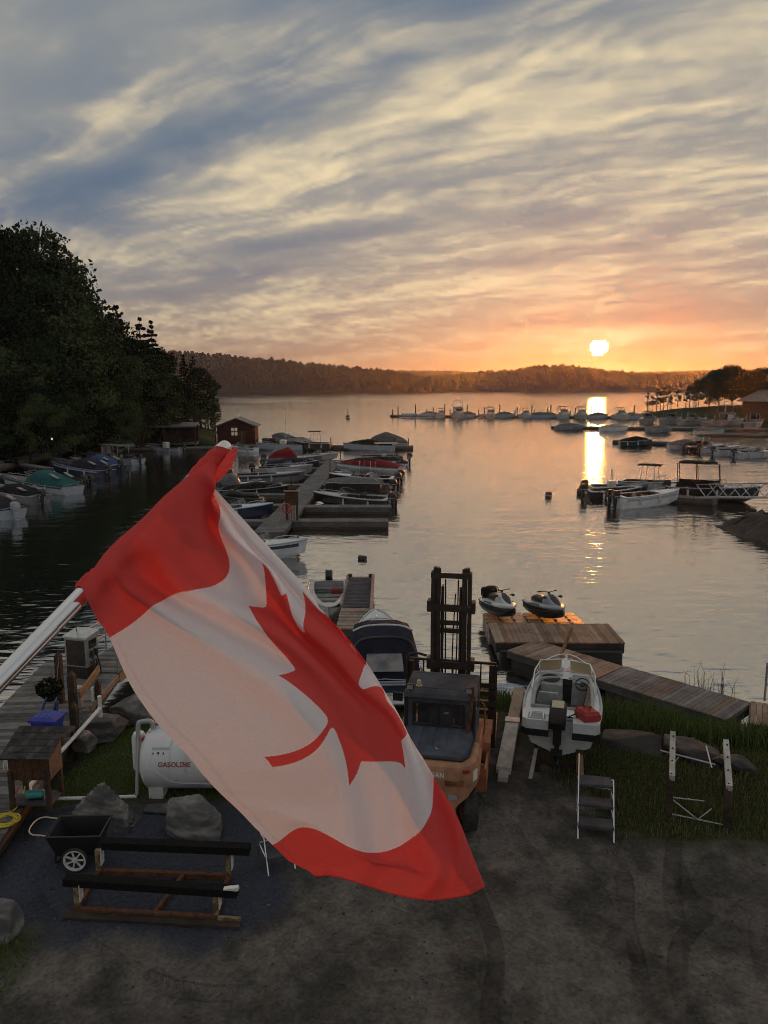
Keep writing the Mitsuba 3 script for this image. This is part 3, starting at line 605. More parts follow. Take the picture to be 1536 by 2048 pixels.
def canvas_tent(L, ring, y0, y1, h, yp, front=.0, nose=None, m=13):
    """canvas stretched over bows: from the gunwales at y0 up to height h near yp and down to y1"""
    ys = np.linspace(y0, y1, 18); R = []
    for yy in ys:
        bb, s, ry = ring(yy)
        u = (yy - y0) / (yp - y0) if yy < yp else (y1 - yy) / (y1 - yp)
        hh = h * np.clip(u, 0, 1) ** .62
        a = np.linspace(-1, 1, m)
        R.append(np.stack([bb * .99 * np.sign(a) * np.abs(a) ** .85 * (1 - .22 * (1 - np.abs(a) ** 2) * 0), 0 * a + ry, s + .045 + hh * np.clip(1 - np.abs(a) ** 3.2, 0, 1) ** .6 + .02 * np.sin(yy * 9) * (1 - np.abs(a)) * (hh > .05)], -1))
    return grid_mesh(np.array(R))
def add_frame(t, ring, ys, h, r=.022, mat='chrome'):
    for yy, lean in ys:
        bb, s, ry = ring(yy)
        t.part('canopy_bow', tube(bend([[-bb + .1, ry, s], [-bb * .85, ry + lean, s + h * .95], [-bb * .6, ry + lean, s + h], [bb * .6, ry + lean, s + h], [bb * .85, ry + lean, s + h * .95], [bb - .1, ry, s]]), r, 5), mat, smooth=True)
def make_boat(label, M, L=6., B=2.2, H=.7, hullm='white_gel', deckm='white_gel', stripe=None, kind='bowrider', canvas='navy_canvas', engines=1, tilt=0, engm='black_plastic', group=None, small=False, seatm='grey_vinyl', name='motorboat', top=1.1, rise=.28):
    t = Thing(name, label, 'boat', group, M)
    cock = {'bowrider': (.06, .62), 'open': (.05, .86), 'covered': None, 'cuddy': (.06, .48), 'tent': (.06, .5), 'top': (.06, .62), 'tower': (.06, .66), 'hard': (.06, .7)}[kind]
    hl, dk, li, rail, ring = hull_shell(L, B, H, cock=cock, bowrise=rise)
    t.part('hull', hl, hullm, smooth=38); t.part('deck', dk, deckm, smooth=30); t.part('rub_rail', rail, 'grey_gel' if hullm != 'grey_gel' else 'black_gel', smooth=True)
    if li is not None: t.part('cockpit', li, 'floor_carpet' if not small else 'grey_vinyl')
    if stripe:
        ys = np.linspace(.02, .93, 14) * L; pts = []
        for s_ in (-1, 1):
            P = []
            for yy in ys:
                bb, s, ry = ring(yy); P.append([[s_ * (bb * .99 + .006), ry, s * .88], [s_ * (bb * .985 + .008), ry, s * .70]])
            pts.append(grid_mesh(np.array(P)))
        t.part('hull_stripe', join(pts), stripe, smooth=True)
    if kind in ('bowrider', 'tower', 'tent', 'top', 'cuddy') and L: windshield(t, ring, L, (.62 if kind not in ('cuddy', 'tent') else .5) * L, .42)
    if li is not None and not small and kind != 'open':
        for x in (-.45, .45): seat(t, x * B / 2.2, .42 * L if kind not in ('cuddy', 'tent') else .3 * L, .3, seatm)
        t.part('bench', box(-B * .36, B * .36, .09 * L, .09 * L + .5, .12, .5, .05), seatm)
    if kind == 'open':
        for yy in (.12, .4, .68):
            bb, s, ry = ring(yy * L); t.part('thwart', box(-bb + .1, bb - .1, ry - .16, ry + .16, s * .55, s * .55 + .06), 'deck_grey_pale' if hullm == 'aluminium' else deckm)
    if kind == 'covered':
        t.part('canvas_cover', canvas_tent(L, ring, .01 * L, .9 * L, top * .62, .52 * L), canvas, smooth=45)
    if kind in ('tent', 'cuddy'):
        t.part('canvas_top', canvas_tent(L, ring, .03 * L, .56 * L, top, .40 * L), canvas, smooth=45)
        bb, s, ry = ring(.2 * L)
        for x in (-.3, .3):
            P = [[x * B - .16, .10 * L, s + top * .57], [x * B + .16, .10 * L, s + top * .57], [x * B + .14, .21 * L, s + top * .87], [x * B - .14, .21 * L, s + top * .87]]
            t.part('canvas_window', hull([[a, b, c + d] for a, b, c in P for d in (.0, .035)]), 'clear_vinyl')
    if kind in ('top', 'tower'):
        for a in ([(.32 * L, .12), (.52 * L, -.1)]): add_frame(t, ring, [a], top)
        bb, s, ry = ring(.42 * L)
        P = [[[x * bb * .88, y * L, s + top + .05 + .10 * (1 - x * x) - .03 * abs(y - .43) * 8] for x in np.linspace(-1, 1, 7)] for y in np.linspace(.26, .60, 6)]
        t.part('bimini_top', grid_mesh(np.array(P)), canvas, smooth=True)
    if kind == 'hard':
        bb, s, ry = ring(.4 * L)
        for x in (-1, 1):
            for y in (.28, .58): t.part('roof_post', tube([[x * (bb - .2), y * L, s], [x * (bb - .3), y * L, s + top]], .03, 6), 'chrome')
        t.part('hardtop', box(-bb + .1, bb - .1, .22 * L, .64 * L, s + top, s + top + .07, .03), deckm)
        t.part('helm_console', box(-.4, .4, .48 * L, .55 * L, .1, 1.0, .04), deckm)
        t.part('front_screen', box(-bb + .35, bb - .35, .605 * L, .615 * L, s, s + top * .9), 'clear_vinyl')
    for i in range(engines): outboard(t, (i - (engines - 1) / 2) * .62, H * .78, 1.05, tilt, engm)
    if not small:
        t.part('cleat', join(*[box(x - .02, x + .02, yy * L - .09, yy * L + .09, ring(yy * L)[1] + .03, ring(yy * L)[1] + .07) for yy, x in ((.2, ring(.2 * L)[0] - .1), (.2, -ring(.2 * L)[0] + .1), (.9, 0))]), 'chrome')
        for s_ in (-1, 1):
            for yy in (.22, .55):
                b_, z_, r_ = ring(yy * L)
                t.part('fender', tube([[s_ * (b_ + .09), r_, z_ - .62], [s_ * (b_ + .09), r_, z_ - .56], [s_ * (b_ + .09), r_, z_ - .18], [s_ * (b_ + .09), r_, z_ - .12], [s_ * (b_ - .02), r_, z_ + .05]], [.03, .085, .085, .03, .012], 8), 'fender_vinyl', smooth=40)
        bbs = ring(.66 * L)[0]
        t.part('bow_rail', tube(bend([[-bbs + .08, .68 * L, ring(.68 * L)[1]], [-bbs + .12, .74 * L, ring(.7 * L)[1] + .2], [0, L * 1.0, ring(L)[1] + .22], [bbs - .12, .74 * L, ring(.7 * L)[1] + .2], [bbs - .08, .68 * L, ring(.68 * L)[1]]]), .014, 5), 'chrome', smooth=True)
    return t
def heading(stern, bow):
    return frame(stern[0], stern[1], 0, math.degrees(math.atan2(bow[0] - stern[0], bow[1] - stern[1]))), math.hypot(bow[0] - stern[0], bow[1] - stern[1])
def berth(label, stern, bow, **kw):
    M, L = heading(stern, bow); return make_boat(label, M, L=L, **kw)
# left shore, nearest first
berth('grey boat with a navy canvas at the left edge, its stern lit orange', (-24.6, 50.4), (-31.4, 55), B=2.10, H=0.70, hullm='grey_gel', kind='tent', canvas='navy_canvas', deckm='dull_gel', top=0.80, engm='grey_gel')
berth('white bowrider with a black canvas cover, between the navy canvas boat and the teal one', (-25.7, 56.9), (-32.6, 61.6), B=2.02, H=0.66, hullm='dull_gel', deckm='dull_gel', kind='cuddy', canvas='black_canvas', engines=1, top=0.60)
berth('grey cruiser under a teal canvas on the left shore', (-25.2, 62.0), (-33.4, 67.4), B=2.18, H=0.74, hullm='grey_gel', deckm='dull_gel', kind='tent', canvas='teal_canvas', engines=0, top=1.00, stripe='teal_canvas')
berth('dark low boat with a black outboard behind the teal canvas boat', (-26.4, 67.6), (-33.6, 72.0), B=1.85, H=0.45, hullm='black_gel', deckm='black_gel', kind='covered', canvas='black_canvas', engines=2, top=0.40)
berth('navy cuddy boat with a navy canvas and bright stern, centre of the left shore', (-26.6, 73.6), (-34.2, 79.4), B=2.10, H=0.74, hullm='navy_gel', deckm='navy_gel', kind='tent', canvas='navy_canvas', engines=1, top=0.88, stripe='grey_gel')
berth('second navy boat, half hidden behind the navy cuddy boat', (-27.4, 79.4), (-34.6, 85.0), B=2.02, H=0.66, hullm='navy_gel', deckm='grey_gel', kind='tent', canvas='blue_canvas', engines=1, top=0.80)
berth('blue-grey boat with a flat hardtop on the left shore', (-27.5, 86.0), (-35.2, 91.2), B=2.18, H=0.70, hullm='grey_gel', deckm='dull_gel', kind='hard', engines=1, top=1.24)
berth('small dark boat under a grey cover at the left edge beside the shore walkway', (-31.4, 62.6), (-37.4, 67.0), B=1.85, H=0.49, hullm='black_gel', deckm='grey_gel', kind='covered', canvas='grey_canvas', engines=0, top=0.48)
def pontoon(label, M, L=6.5, B=2.5, top=True, canvas='grey_canvas', rails='grey_gel', eng=True, topz=1.9, cover=None, group=None):
    t = Thing('pontoon_boat', label, 'boat', group, M)
    for x in (-.85, .85): t.part('pontoon', tube([[x, 0, 0], [x, .1, 0], [x, L - .8, 0], [x, L - .3, .08], [x, L + .1, .25]], [.2, .3, .3, .24, .04], 10), 'aluminium', smooth=50)
    t.part('deck', box(-B / 2, B / 2, .05, L - .2, .32, .4, .02), 'floor_carpet')
    for x in (-1, 1): t.part('side_panel', box(x * (B / 2 - .05) - .02, x * (B / 2 - .05) + .02, .7, L - .5, .46, .98), rails); t.part('rail', tube([[x * (B / 2 - .05), .7, 1.04], [x * (B / 2 - .05), L - .5, 1.04]], .025, 5), 'chrome')
    for y in (.7, L - .5): t.part('end_panel', box(-B / 2 + .08, B / 2 - .08, y - .02, y + .02, .46, .98), rails)
    t.part('bench', box(-B / 2 + .12, -B / 2 + .7, L * .55, L - .6, .4, .85, .05), 'grey_vinyl'); t.part('bench', box(B / 2 - .7, B / 2 - .12, L * .6, L - .6, .4, .85, .05), 'grey_vinyl'); t.part('console', box(.1, .7, L * .42, L * .5, .4, 1.15, .05), 'white_gel')
    if cover: t.part('canvas_cover', grid_mesh(np.array([[[x * (B / 2), y, 1.02 + .35 * (1 - abs(x) ** 2) * (1 - abs((y / L - .5) * 2) ** 4)] for x in np.linspace(-1, 1, 9)] for y in np.linspace(.6, L - .4, 12)])), cover, smooth=True)
    if top:
        for y, d in ((L * .32, -.3), (L * .55, .3)): t.part('top_frame', tube(bend([[-B / 2 + .05, y, 1.0], [-B / 2 + .1, y + d, topz], [B / 2 - .1, y + d, topz], [B / 2 - .05, y, 1.0]]), .024, 5), 'chrome', smooth=True)
        t.part('bimini_top', grid_mesh(np.array([[[x * (B / 2 - .05), y, topz + .05 + .08 * (1 - x * x)] for x in np.linspace(-1, 1, 7)] for y in np.linspace(L * .2, L * .68, 5)])), canvas, smooth=True)
    if eng: outboard(t, 0, .65, 1.0)
    return t
M, L = heading((-33.6, 104.2), (-40.2, 107.8)); pontoon('pontoon boat with a pale square top frame, at the far end of the left shore', M, L, canvas='grey_canvas', rails='grey_gel', topz=2.3)
tn = make_boat('small workboat with a white console on the long low dock before the shelter', frame(-27.0, 102.7, 0, -74), L=5.5, B=2., H=.5, hullm='grey_gel', kind='open', engines=1); tn.part('console', box(-.4, .4, 2.0, 2.6, .1, 1.25, .05), 'white_gel')
# middle dock, right side: bows to the walkway
berth('long low white hull with big black outboards at the right end, behind the second finger', (.45, 55.6), (-5.2, 57.6), B=2.2, H=.6, kind='bowrider', hullm='black_gel', deckm='far_gel', engines=2, seatm='black_plastic', canvas='black_canvas')
M, L = heading((.5, 61.9), (-5.0, 62.6)); bim = pontoon('dark pontoon boat under a big grey cover with a slack bimini frame', M, L, rails='black_gel', cover='grey_canvas', top=False, topz=2.0)
for x in (-.9, 0, .9): bim.part('folded_frame', tube(bend([[x * .9, .8, 1.1], [x, 1.7, 1.9], [x * .5, 2.4, 1.2]]), .025, 5), 'chrome', smooth=True)
berth('dark boat with a wake tower and a black outboard, right of the walkway', (.95, 67.4), (-4.8, 68.6), B=2.3, H=.75, hullm='black_gel', kind='tower', canvas='black_canvas', top=1.5)
berth('long grey-white boat under a red canvas cover, right of the walkway', (1.75, 75.4), (-4.9, 77.9), B=2.4, H=.85, hullm='grey_gel', deckm='far_gel', kind='covered', canvas='red_canvas', engines=0, top=1.15, stripe='white_gel')
berth('white and grey boat moored just beyond the red-covered boat', (1.2, 80.6), (-4.5, 80.4), B=2.3, H=.8, hullm='far_gel', deckm='far_gel', kind='bowrider', stripe='grey_gel', engines=1)
M, L = heading((2.6, 86.4), (-2.9, 85.6)); pontoon('pontoon boat with a thin pale flat top, far right of the middle dock', M, L, canvas='beige_canvas', rails='black_gel', topz=2.35)
# middle dock, left side: bows to the walkway, sterns to the left
berth('red canvas boat with two raised black outboards, far left side of the middle dock', (-13.1, 85.6), (-7.1, 86.4), B=2.3, H=.75, hullm='dull_gel', deckm='far_gel', kind='tent', canvas='red_canvas', engines=2, top=1.15)
berth('small white runabout beyond the red canvas boat', (-10.9, 90.6), (-5.6, 91.4), B=2., H=.6, hullm='far_gel', deckm='far_gel', kind='bowrider', engines=0)
berth('white bowrider with a blue stripe and black outboard, left side of the middle dock', (-13.6, 69.0), (-7.4, 69.8), B=2.3, H=.8, hullm='dull_gel', deckm='far_gel', kind='bowrider', stripe='navy_gel', engines=1)
berth('white runabout with a bright windshield, just beyond the blue-striped bowrider', (-12.6, 75.0), (-7.2, 75.8), B=2.2, H=.8, hullm='far_gel', deckm='far_gel', kind='bowrider', engines=1)
berth('dark blue boat with a pale deck, half behind the white edge of the flag', (-12.6, 50.2), (-7.6, 51.2), B=2.1, H=.7, hullm='navy_gel', deckm='pale_blue_gel', kind='bowrider', engines=1)
berth('grey covered boat with a bright canvas window, beside the flag tip', (-14.3, 62.0), (-9.6, 62.2), B=2.2, H=.8, kind='tent', canvas='grey_canvas', engines=0, hullm='grey_gel', top=.9)
berth('white runabout behind the flag edge, tied left of the near end of the walkway', (-9.4, 38.6), (-4.1, 38.9), B=2., H=.7, hullm='white_gel', kind='bowrider', engines=1, stripe='navy_gel')
# cross dock
wa = berth('grey centre-console boat with a tall whip antenna at the cross dock', (-11.0, 105.2), (-17.4, 105.6), B=2.3, H=.8, hullm='grey_gel', kind='open', engines=1)
wa.part('console', box(-.45, .45, 2.4, 3.2, .1, 1.4, .05), 'white_gel'); wa.part('antenna', tube([[.4, 2.6, 1.3], [.5, 2.5, 5.2]], .025, 5), 'white_gel')
berth('black boat with a dark canvas top and open side windows at the cross dock', (-7.2, 104.6), (-12.2, 105.2), B=2.4, H=1.0, hullm='black_gel', deckm='black_gel', kind='top', canvas='black_canvas', engines=0, top=1.5)
berth('low grey boat under a black cover at the right part of the cross dock', (1.4, 104.9), (-5.4, 105.3), B=2.3, H=.75, hullm='grey_gel', kind='covered', canvas='black_canvas', engines=0, top=1.1)
berth('tall boat fully wrapped in grey canvas at the right end of the cross dock', (3.4, 109.6), (-2.6, 109.9), B=2.5, H=.8, hullm='grey_gel', kind='covered', canvas='grey_canvas', engines=0, top=2.2)
berth('blue and white tender moored in front of the red boathouse', (-16.8, 101.6), (-20.9, 102.6), B=1.9, H=.6, hullm='white_gel', deckm='pale_blue_gel', kind='bowrider', stripe='navy_gel', engines=0)
berth('small grey runabout tied to the swim float beyond the boathouse', (-14.2, 118.6), (-17.6, 121.8), B=1.9, H=.8, hullm='grey_gel', deckm='grey_gel', kind='covered', canvas='grey_canvas', engines=0, top=1.)
berth('dark covered boat between the black watercraft and the bare plank finger', (-13.0, 61.0), (-7.8, 61.4), B=2.0, H=.6, hullm='black_gel', deckm='grey_gel', kind='covered', canvas='black_canvas', engines=1, top=.7)
berth('dark grey boat tucked between the red-covered boat and the wake-tower boat', (1.3, 70.2), (-4.4, 70.8), B=2.1, H=.65, hullm='black_gel', deckm='grey_gel', kind='covered', canvas='grey_canvas', engines=1, top=.8)
berth('dark blue covered boat behind the white runabout, left of the middle dock', (-12.4, 80.4), (-7.0, 80.9), B=2.1, H=.7, hullm='navy_gel', deckm='grey_gel', kind='covered', canvas='navy_canvas', engines=1, top=.8)
# mid right
berth('white bowrider with black outboards in the right middle water, nearest of its dock', (16.8, 55.2), (22.0, 57.2), B=2.3, H=.85, kind='bowrider', engines=2, stripe='grey_gel')
berth('flat dark workboat with a black outboard, leftmost at the right middle dock', (16.0, 60.2), (20.4, 60.6), B=2.2, H=.6, hullm='black_gel', deckm='grey_gel', kind='open', engines=1)
sk = berth('low dark skiff with a small console and hoop, behind the flat workboat', (17.0, 63.6), (21.8, 63.2), B=2.0, H=.5, hullm='black_gel', deckm='grey_gel', kind='open', engines=1)
sk.part('console', box(-.4, .4, 1.6, 2.2, .1, 1.0, .05), 'white_gel'); sk.part('hoop', tube(bend([[-.35, 1.9, 1.0], [-.35, 1.9, 1.9], [.35, 1.9, 1.9], [.35, 1.9, 1.0]]), .03, 6), 'galvanised', smooth=True)
berth('runabout with a thin flat wake-tower top on the right middle dock', (20.2, 65.2), (25.0, 62.2), B=2.2, H=.8, kind='tower', canvas='black_canvas', engines=0, top=1.35, hullm='grey_gel')
cb = berth('dark cabin boat with a tall canvas enclosure, at the right middle dock', (22.6, 60.2), (28.2, 57.6), B=2.5, H=1.0, hullm='black_gel', deckm='grey_gel', kind='bowrider', engines=1, top=1.5)
bbq = 1.1
cb.part('canvas_roof', hull([[x * bbq * .86, y, 2.85 + dz] for x in (-1, 1) for y in (.5, 3.3) for dz in (0, .02)] + [[x * .5, y, 3.0] for x in (-1, 1) for y in (.8, 3.0)]), 'black_canvas')
for x in (-1, 1):
    for y in (.45, 1.8, 3.4): cb.part('canvas_pillar', beam([x * bbq, y + .15, 1.0], [x * bbq * .86, y, 2.85], .16 if y == 1.8 else .1, .05), 'black_canvas')
    cb.part('canvas_skirt', beam([x * bbq, .5, 1.2], [x * bbq, 3.5, 1.2], .04, .45), 'black_canvas')
# far cruisers
def cruiser(label, x, y, yaw, s=1., fly=False, group=None, gel='far_gel'):
    t = Thing('cabin_cruiser', label, 'boat', group, frame(x, y, 0, yaw, s=s))
    hl, dk, li, rail, ring = hull_shell(9, 3.1, 1.3, dead=.5, cock=(.04, .34), bowrise=.45)
    t.part('hull', hl, gel, smooth=38); t.part('deck', dk, gel, smooth=30); t.part('cockpit', li, 'grey_vinyl'); t.part('rub_rail', rail, 'grey_gel')
    t.part('cabin', hull([[a * w, yy, z] for yy, w, z in ((3.0, 1.3, 1.3), (7.2, .7, 1.6), (3.1, 1.2, 2.0), (6.2, .7, 2.0)) for a in (-1, 1)]), gel)
    t.part('windscreen', hull([[a * w, yy, z] for yy, w, z in ((4.6, 1.05, 2.0), (5.6, .8, 2.0), (3.6, .98, 2.75), (4.1, .85, 2.75)) for a in (-1, 1)]), 'smoked_window')
    for a in (-1, 1): t.part('cabin_window', box(a * 1.27 - .03, a * 1.27 + .03, 3.5, 4.6, 1.55, 1.85), 'smoked_window')
    if fly:
        t.part('flybridge', hull([[a * w, yy, z] for yy, w, z in ((2.0, 1.25, 2.7), (4.9, 1.0, 2.7), (1.9, 1.3, 3.3), (5.1, 1.1, 3.2)) for a in (-1, 1)]), gel)
        for a in (-1, 1): t.part('cabin_side', box(a * 1.2 - .03, a * 1.2 + .03, 2.0, 4.2, 1.3, 2.7), 'grey_gel')
    z = 4.9 if fly else 3.4
    for a in (-1, 1):
        for yy in (1.2, 3.7): t.part('top_pillar', tube([[a * 1.2, yy, 3.2 if fly else 1.6], [a * 1.05, yy + .1, z]], .05, 5), 'grey_gel')
    t.part('canvas_top', hull([[a * 1.12, yy, z] for a in (-1, 1) for yy in (.9, 4.0)] + [[a * .7, yy, z + .2] for a in (-1, 1) for yy in (1.3, 3.6)]), 'navy_canvas' if not fly else gel)
    if fly: t.part('mast', tube([[0, 2.2, 4.9], [0, 2.1, 5.8]], .05, 5), gel)
    return t
r = np.random.default_rng(2)
FAR = [(877, 212.5, .72, 0, 'small white cruiser, third boat from the left end of the farthest dock'), (910, 211, .95, 1, 'tall white flybridge cruiser, highest boat of the farthest dock'), (978, 210, .85, 0, 'long low white cruiser right of the flybridge cruiser'), (1041, 209, .78, 0, 'white cruiser midway between the flybridge cruiser and the sun glitter'),
       (1118, 207, .92, 0, 'white cruiser with a dark top, second boat left of the sun glitter'), (1154, 206, .9, 0, 'cruiser with a square canvas top, touching the left of the sun glitter'), (1227, 204, .86, 0, 'cruiser with a flat top just right of the sun glitter')]
for u, y, s, fly, lb in FAR: cruiser(lb, (u - 768) / 1540 * y, y, 176 + r.uniform(-9, 9), s, bool(fly))
for u, y, lb in ((798, 214, 'low pontoon boat at the left end of the farthest dock'), (831, 213.5, 'second low pontoon boat of the farthest dock, with a long pale rail'), (952, 211.5, 'small low boat between two cruisers on the farthest dock')):
    pontoon(lb, frame((u - 768) / 1540 * y, y, 0, 90), 5.5, 2.4, top=False, rails='grey_gel', eng=False)
for u, y, L, lb in ((1005, 211.6, 5.2, 'low dark boat right of the long low cruiser on the farthest dock'), (1074, 209.6, 5.5, 'low dark covered boat left of the dark-topped cruiser on the farthest dock'), (1092, 209, 4.8, 'small dark boat just left of the dark-topped cruiser'), (932, 212.4, 4.6, 'small dark boat right beside the flybridge cruiser'), (858, 214.3, 5, 'small dark boat left of the third cruiser on the farthest dock'), (1190, 206.6, 5, 'dark low boat in the sun glitter on the farthest dock'), (1256, 204.4, 5.5, 'dark covered boat at the right end of the farthest dock')):
    x = (u - 768) / 1540 * y
    berth(lb, (x - L / 2, y - .6), (x + L / 2, y - 1.4), B=2.1, H=.9, hullm='grey_gel', deckm='grey_gel', kind='covered', canvas='grey_canvas', engines=0, top=1.2)
NEARR = [(1285, 178, .8, 'cruiser at the left end of the row below the slender trees'), (1325, 176, .82, 'pale cruiser under the slender trees, second of its row'), (1357, 173, .85, 'pale cruiser with a sloping cabin, under the last slender trees'), (1398, 170, .72, 'low cruiser in front of the grassy bank'), (1431, 168, .9, 'cruiser with a tall pale wheelhouse on the right-hand shore'), (1495, 160, .86, 'white cruiser in front of the low house roof')]
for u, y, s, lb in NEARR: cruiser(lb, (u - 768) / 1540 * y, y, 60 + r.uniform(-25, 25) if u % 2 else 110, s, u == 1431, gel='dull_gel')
for u, y, L, hm, cv, lb in ((1125, 156, 6.5, 'dull_gel', 'grey_canvas', 'low open boat on the second far dock, left of the sun glitter'), (1212, 152, 6.2, 'white_gel', 'beige_canvas', 'white-covered boat on the second far dock, right below the sun glitter'), (1300, 147, 5.5, 'dull_gel', 'grey_canvas', 'small pale boat in the middle of the second far dock'), (1398, 142, 6, 'grey_gel', 'grey_canvas', 'grey covered boat right on the second far dock'),
                            (1252, 115.5, 5.5, 'black_gel', 'black_canvas', 'dark covered boat at the tip of the third far dock'), (1345, 109.5, 5, 'grey_gel', 'grey_canvas', 'grey covered skiff beside the third far dock'), (1376, 107, 5, 'black_gel', 'black_canvas', 'dark boxy covered boat on the third far dock')):
    berth(lb, ((u - 768) / 1540 * y - L / 2 + 1, y - 2.3), ((u - 768) / 1540 * y + L / 2, y - 2.9), B=2.2, H=.7, hullm=hm, deckm=hm, kind='covered', canvas=cv, engines=0, top=1.0)
for u, y, k, lb in ((1408, 103, 'tower', 'dark boat with an upright tower, right of the third far dock'), (1440, 101, 'bowrider', 'runabout with bright rails at the right-hand shore'), (1468, 97, 'open', 'low skiff in front of the runabout with bright rails'), (1512, 94, 'bowrider', 'white boat at the right edge in front of the house')):
    berth(lb, ((u - 768) / 1540 * y - 2.4, y), ((u - 768) / 1540 * y + 3, y + .6), B=2.2, H=.7, hullm='black_gel' if k == 'tower' else 'grey_gel', kind=k, canvas='black_canvas', engines=1, top=1.3)
# the small aluminium boat beside the ramp dock
al = make_boat('small open aluminium boat with a tilted black outboard, left of the ramp dock', frame(-2.35, 32.0, .05, 176), L=4.6, B=1.75, H=.5, hullm='aluminium', deckm='aluminium', kind='open', engines=0, small=True, name='aluminium_boat', rise=.2)
outboard(al, 0, .5, .8, -48)
al.part('fuel_tank', box(-.45, -.1, .5, .8, .1, .35, .04), 'red_gel')

# ---------------------------------------------------------------- the yard
def gz(x, y): return float(ground_h(np.array([x]), np.array([y]))[0])
# the forklift, heading away and a little to the right
FM = frame(.93, 13.1, .8, 11)
fk = Thing('forklift', 'orange forklift with a dark vinyl cab and tall mast, parked facing the lake', 'forklift', M=FM)
def wheel(t, name, x, y, R, W, lugs=22, rimm='orange_dusty', steer=0):
    M = frame(x, y, R, steer)
    prof = [(R * .58, -W / 2 * .9), (R * .9, -W / 2), (R * .97, -W * .36), (R * .97, W * .36), (R * .9, W / 2), (R * .58, W / 2 * .9)]
    ms = [lathe(prof, 36, 'x')]
    for i in range(lugs):
        for s in (-1, 1):
            a = (i + (s > 0) * .5) * 2 * PI / lugs
            c = lambda rr, xx, da: [xx, rr * math.cos(a + da), rr * math.sin(a + da)]
            ms.append(hull([c(rr, s * xx, da + (dd if xx < W * .2 else 0)) for rr in (R * .95, R * 1.02) for xx, dd in ((.02 * W, .09), (W * .47, .0)) for da in (-.045, .045)]))
    k = t.part(name, mv(join(ms), M), 'black_rubber', smooth=30)
    t.part('rim', mv(join(lathe([(0, W * .2), (R * .2, W * .2), (R * .25, W * .32), (R * .5, W * .3), (R * .6, W * .42), (R * .6, -W * .42), (R * .5, -W * .3), (R * .25, -W * .32), (0, -W * .2)], 28, 'x'), *[cyl([s * W * .33, R * .36 * math.cos(q), R * .36 * math.sin(q)], [s * W * .28, R * .36 * math.cos(q), R * .36 * math.sin(q)], .022, 6) for q in np.arange(6) * PI / 3 for s in (-1, 1)]), M), rimm, smooth=35, under=k)
for s in (-1, 1):
    wheel(fk, 'rear_wheel', s * .60, 0, .42, .26, steer=-16); wheel(fk, 'front_wheel', s * .72, 1.95, .50, .34)
# counterweight: a heavy casting, rounded at the back
cw2 = sg.Polygon([(-.80, .55), (-.80, -.12), (-.70, -.36), (-.45, -.50), (.45, -.50), (.70, -.36), (.80, -.12), (.80, .55)])
def loft(rows):
    return hull([[x, y, z] for pts, z in rows for x, y in pts])
sc = lambda k, dy=0: [(x * k, y * k + dy) for x, y in list(cw2.exterior.coords)[:-1]]
upper = loft([(sc(.97), .95), (sc(1.0), 1.02), (sc(1.0), 1.28), (sc(.95, .02), 1.38), (sc(.88, .04), 1.42)])
lower = loft([([(x * .72, y) for x, y in sc(1)], .32), ([(x * .78, y - .02) for x, y in sc(1)], .62), (sc(.97), .95)])
well = m3.Manifold.cube((1.2, 1.2, .6), True).translate((0, .42, 1.50))
for s in (-1, 1): lower = lower - m3.Manifold.cylinder(.6, .52, .52, 30, True).rotate((0, 90, 0)).translate((s * .72, 0, .42))
pocket = loft([([(-.17, -.62), (.17, -.62), (.15, -.42), (-.15, -.42)], 1.02), ([(-.18, -.62), (.18, -.62), (.16, -.44), (-.16, -.44)], 1.15)])
upper = upper - pocket.translate((.40, .06, 0)) - pocket.translate((-.40, .06, 0)) - loft([([(-.12, -.7), (.12, -.7), (.1, -.3), (-.1, -.3)], .98), ([(-.13, -.7), (.13, -.7), (.1, -.3), (-.1, -.3)], 1.12)])
kw = fk.part('counterweight', (upper - well) + lower, 'orange_dusty', smooth=28, label='dusty orange cast counterweight')
tx = meshkit.text_mesh('NISSAN', .085, .006, True); tx.apply_translation([-(tx.bounds[0][0] + tx.bounds[1][0]) / 2, 0, 0])
fk.part('lettering', mv(mv(tx, trimesh.transformations.rotation_matrix(PI / 2, [1, 0, 0])), frame(0, -.502, 1.20)), 'white_letter', under=kw)
fk.part('sticker', mv(box(-.075, .075, -.004, .004, -.10, .10), frame(.742, -.262, 1.18, -62)), 'white_letter', under=kw)
fk.part('hole', mv(lathe([(0, 0), (.025, 0), (.025, .004)], 10), frame(.38, -.36, 1.418)), 'black_plastic', under=kw)
# engine hood with pressed ribs
hood = hull([[x * s, y, z] for s in (-1, 1) for x, y, z in ((.50, -.30, 1.43), (.62, -.05, 1.43), (.66, .70, 1.47), (.46, -.28, 1.50), (.58, -.05, 1.53), (.62, .68, 1.62))])
kh = fk.part('hood', hood, 'hood_blue', smooth=25)
for x in (-.36, -.12, .12, .36): fk.part('rib', hull([[x + a, y, z] for a in (-.075, .075) for y, z in ((-.18, 1.515), (.6, 1.605))] + [[x + a, y, z] for a in (-.055, .055) for y, z in ((-.14, 1.535), (.58, 1.628))]), 'hood_blue', smooth=20, under=kh)
fk.part('hood_edge', tube([[-.66, .5, 1.46], [-.63, -.05, 1.45], [-.52, -.30, 1.45], [.52, -.30, 1.45], [.63, -.05, 1.45], [.66, .5, 1.46]], .022, 6), 'black_rubber', smooth=True, under=kh)
fk.part('fuel_cap', lathe([(0, 1.60), (.045, 1.60), (.05, 1.585), (.05, 1.54)], 14), 'chrome', smooth=40); scene[list(scene)[-1]]['to_world'] = T(FM @ frame(.05, -.12, -.02))
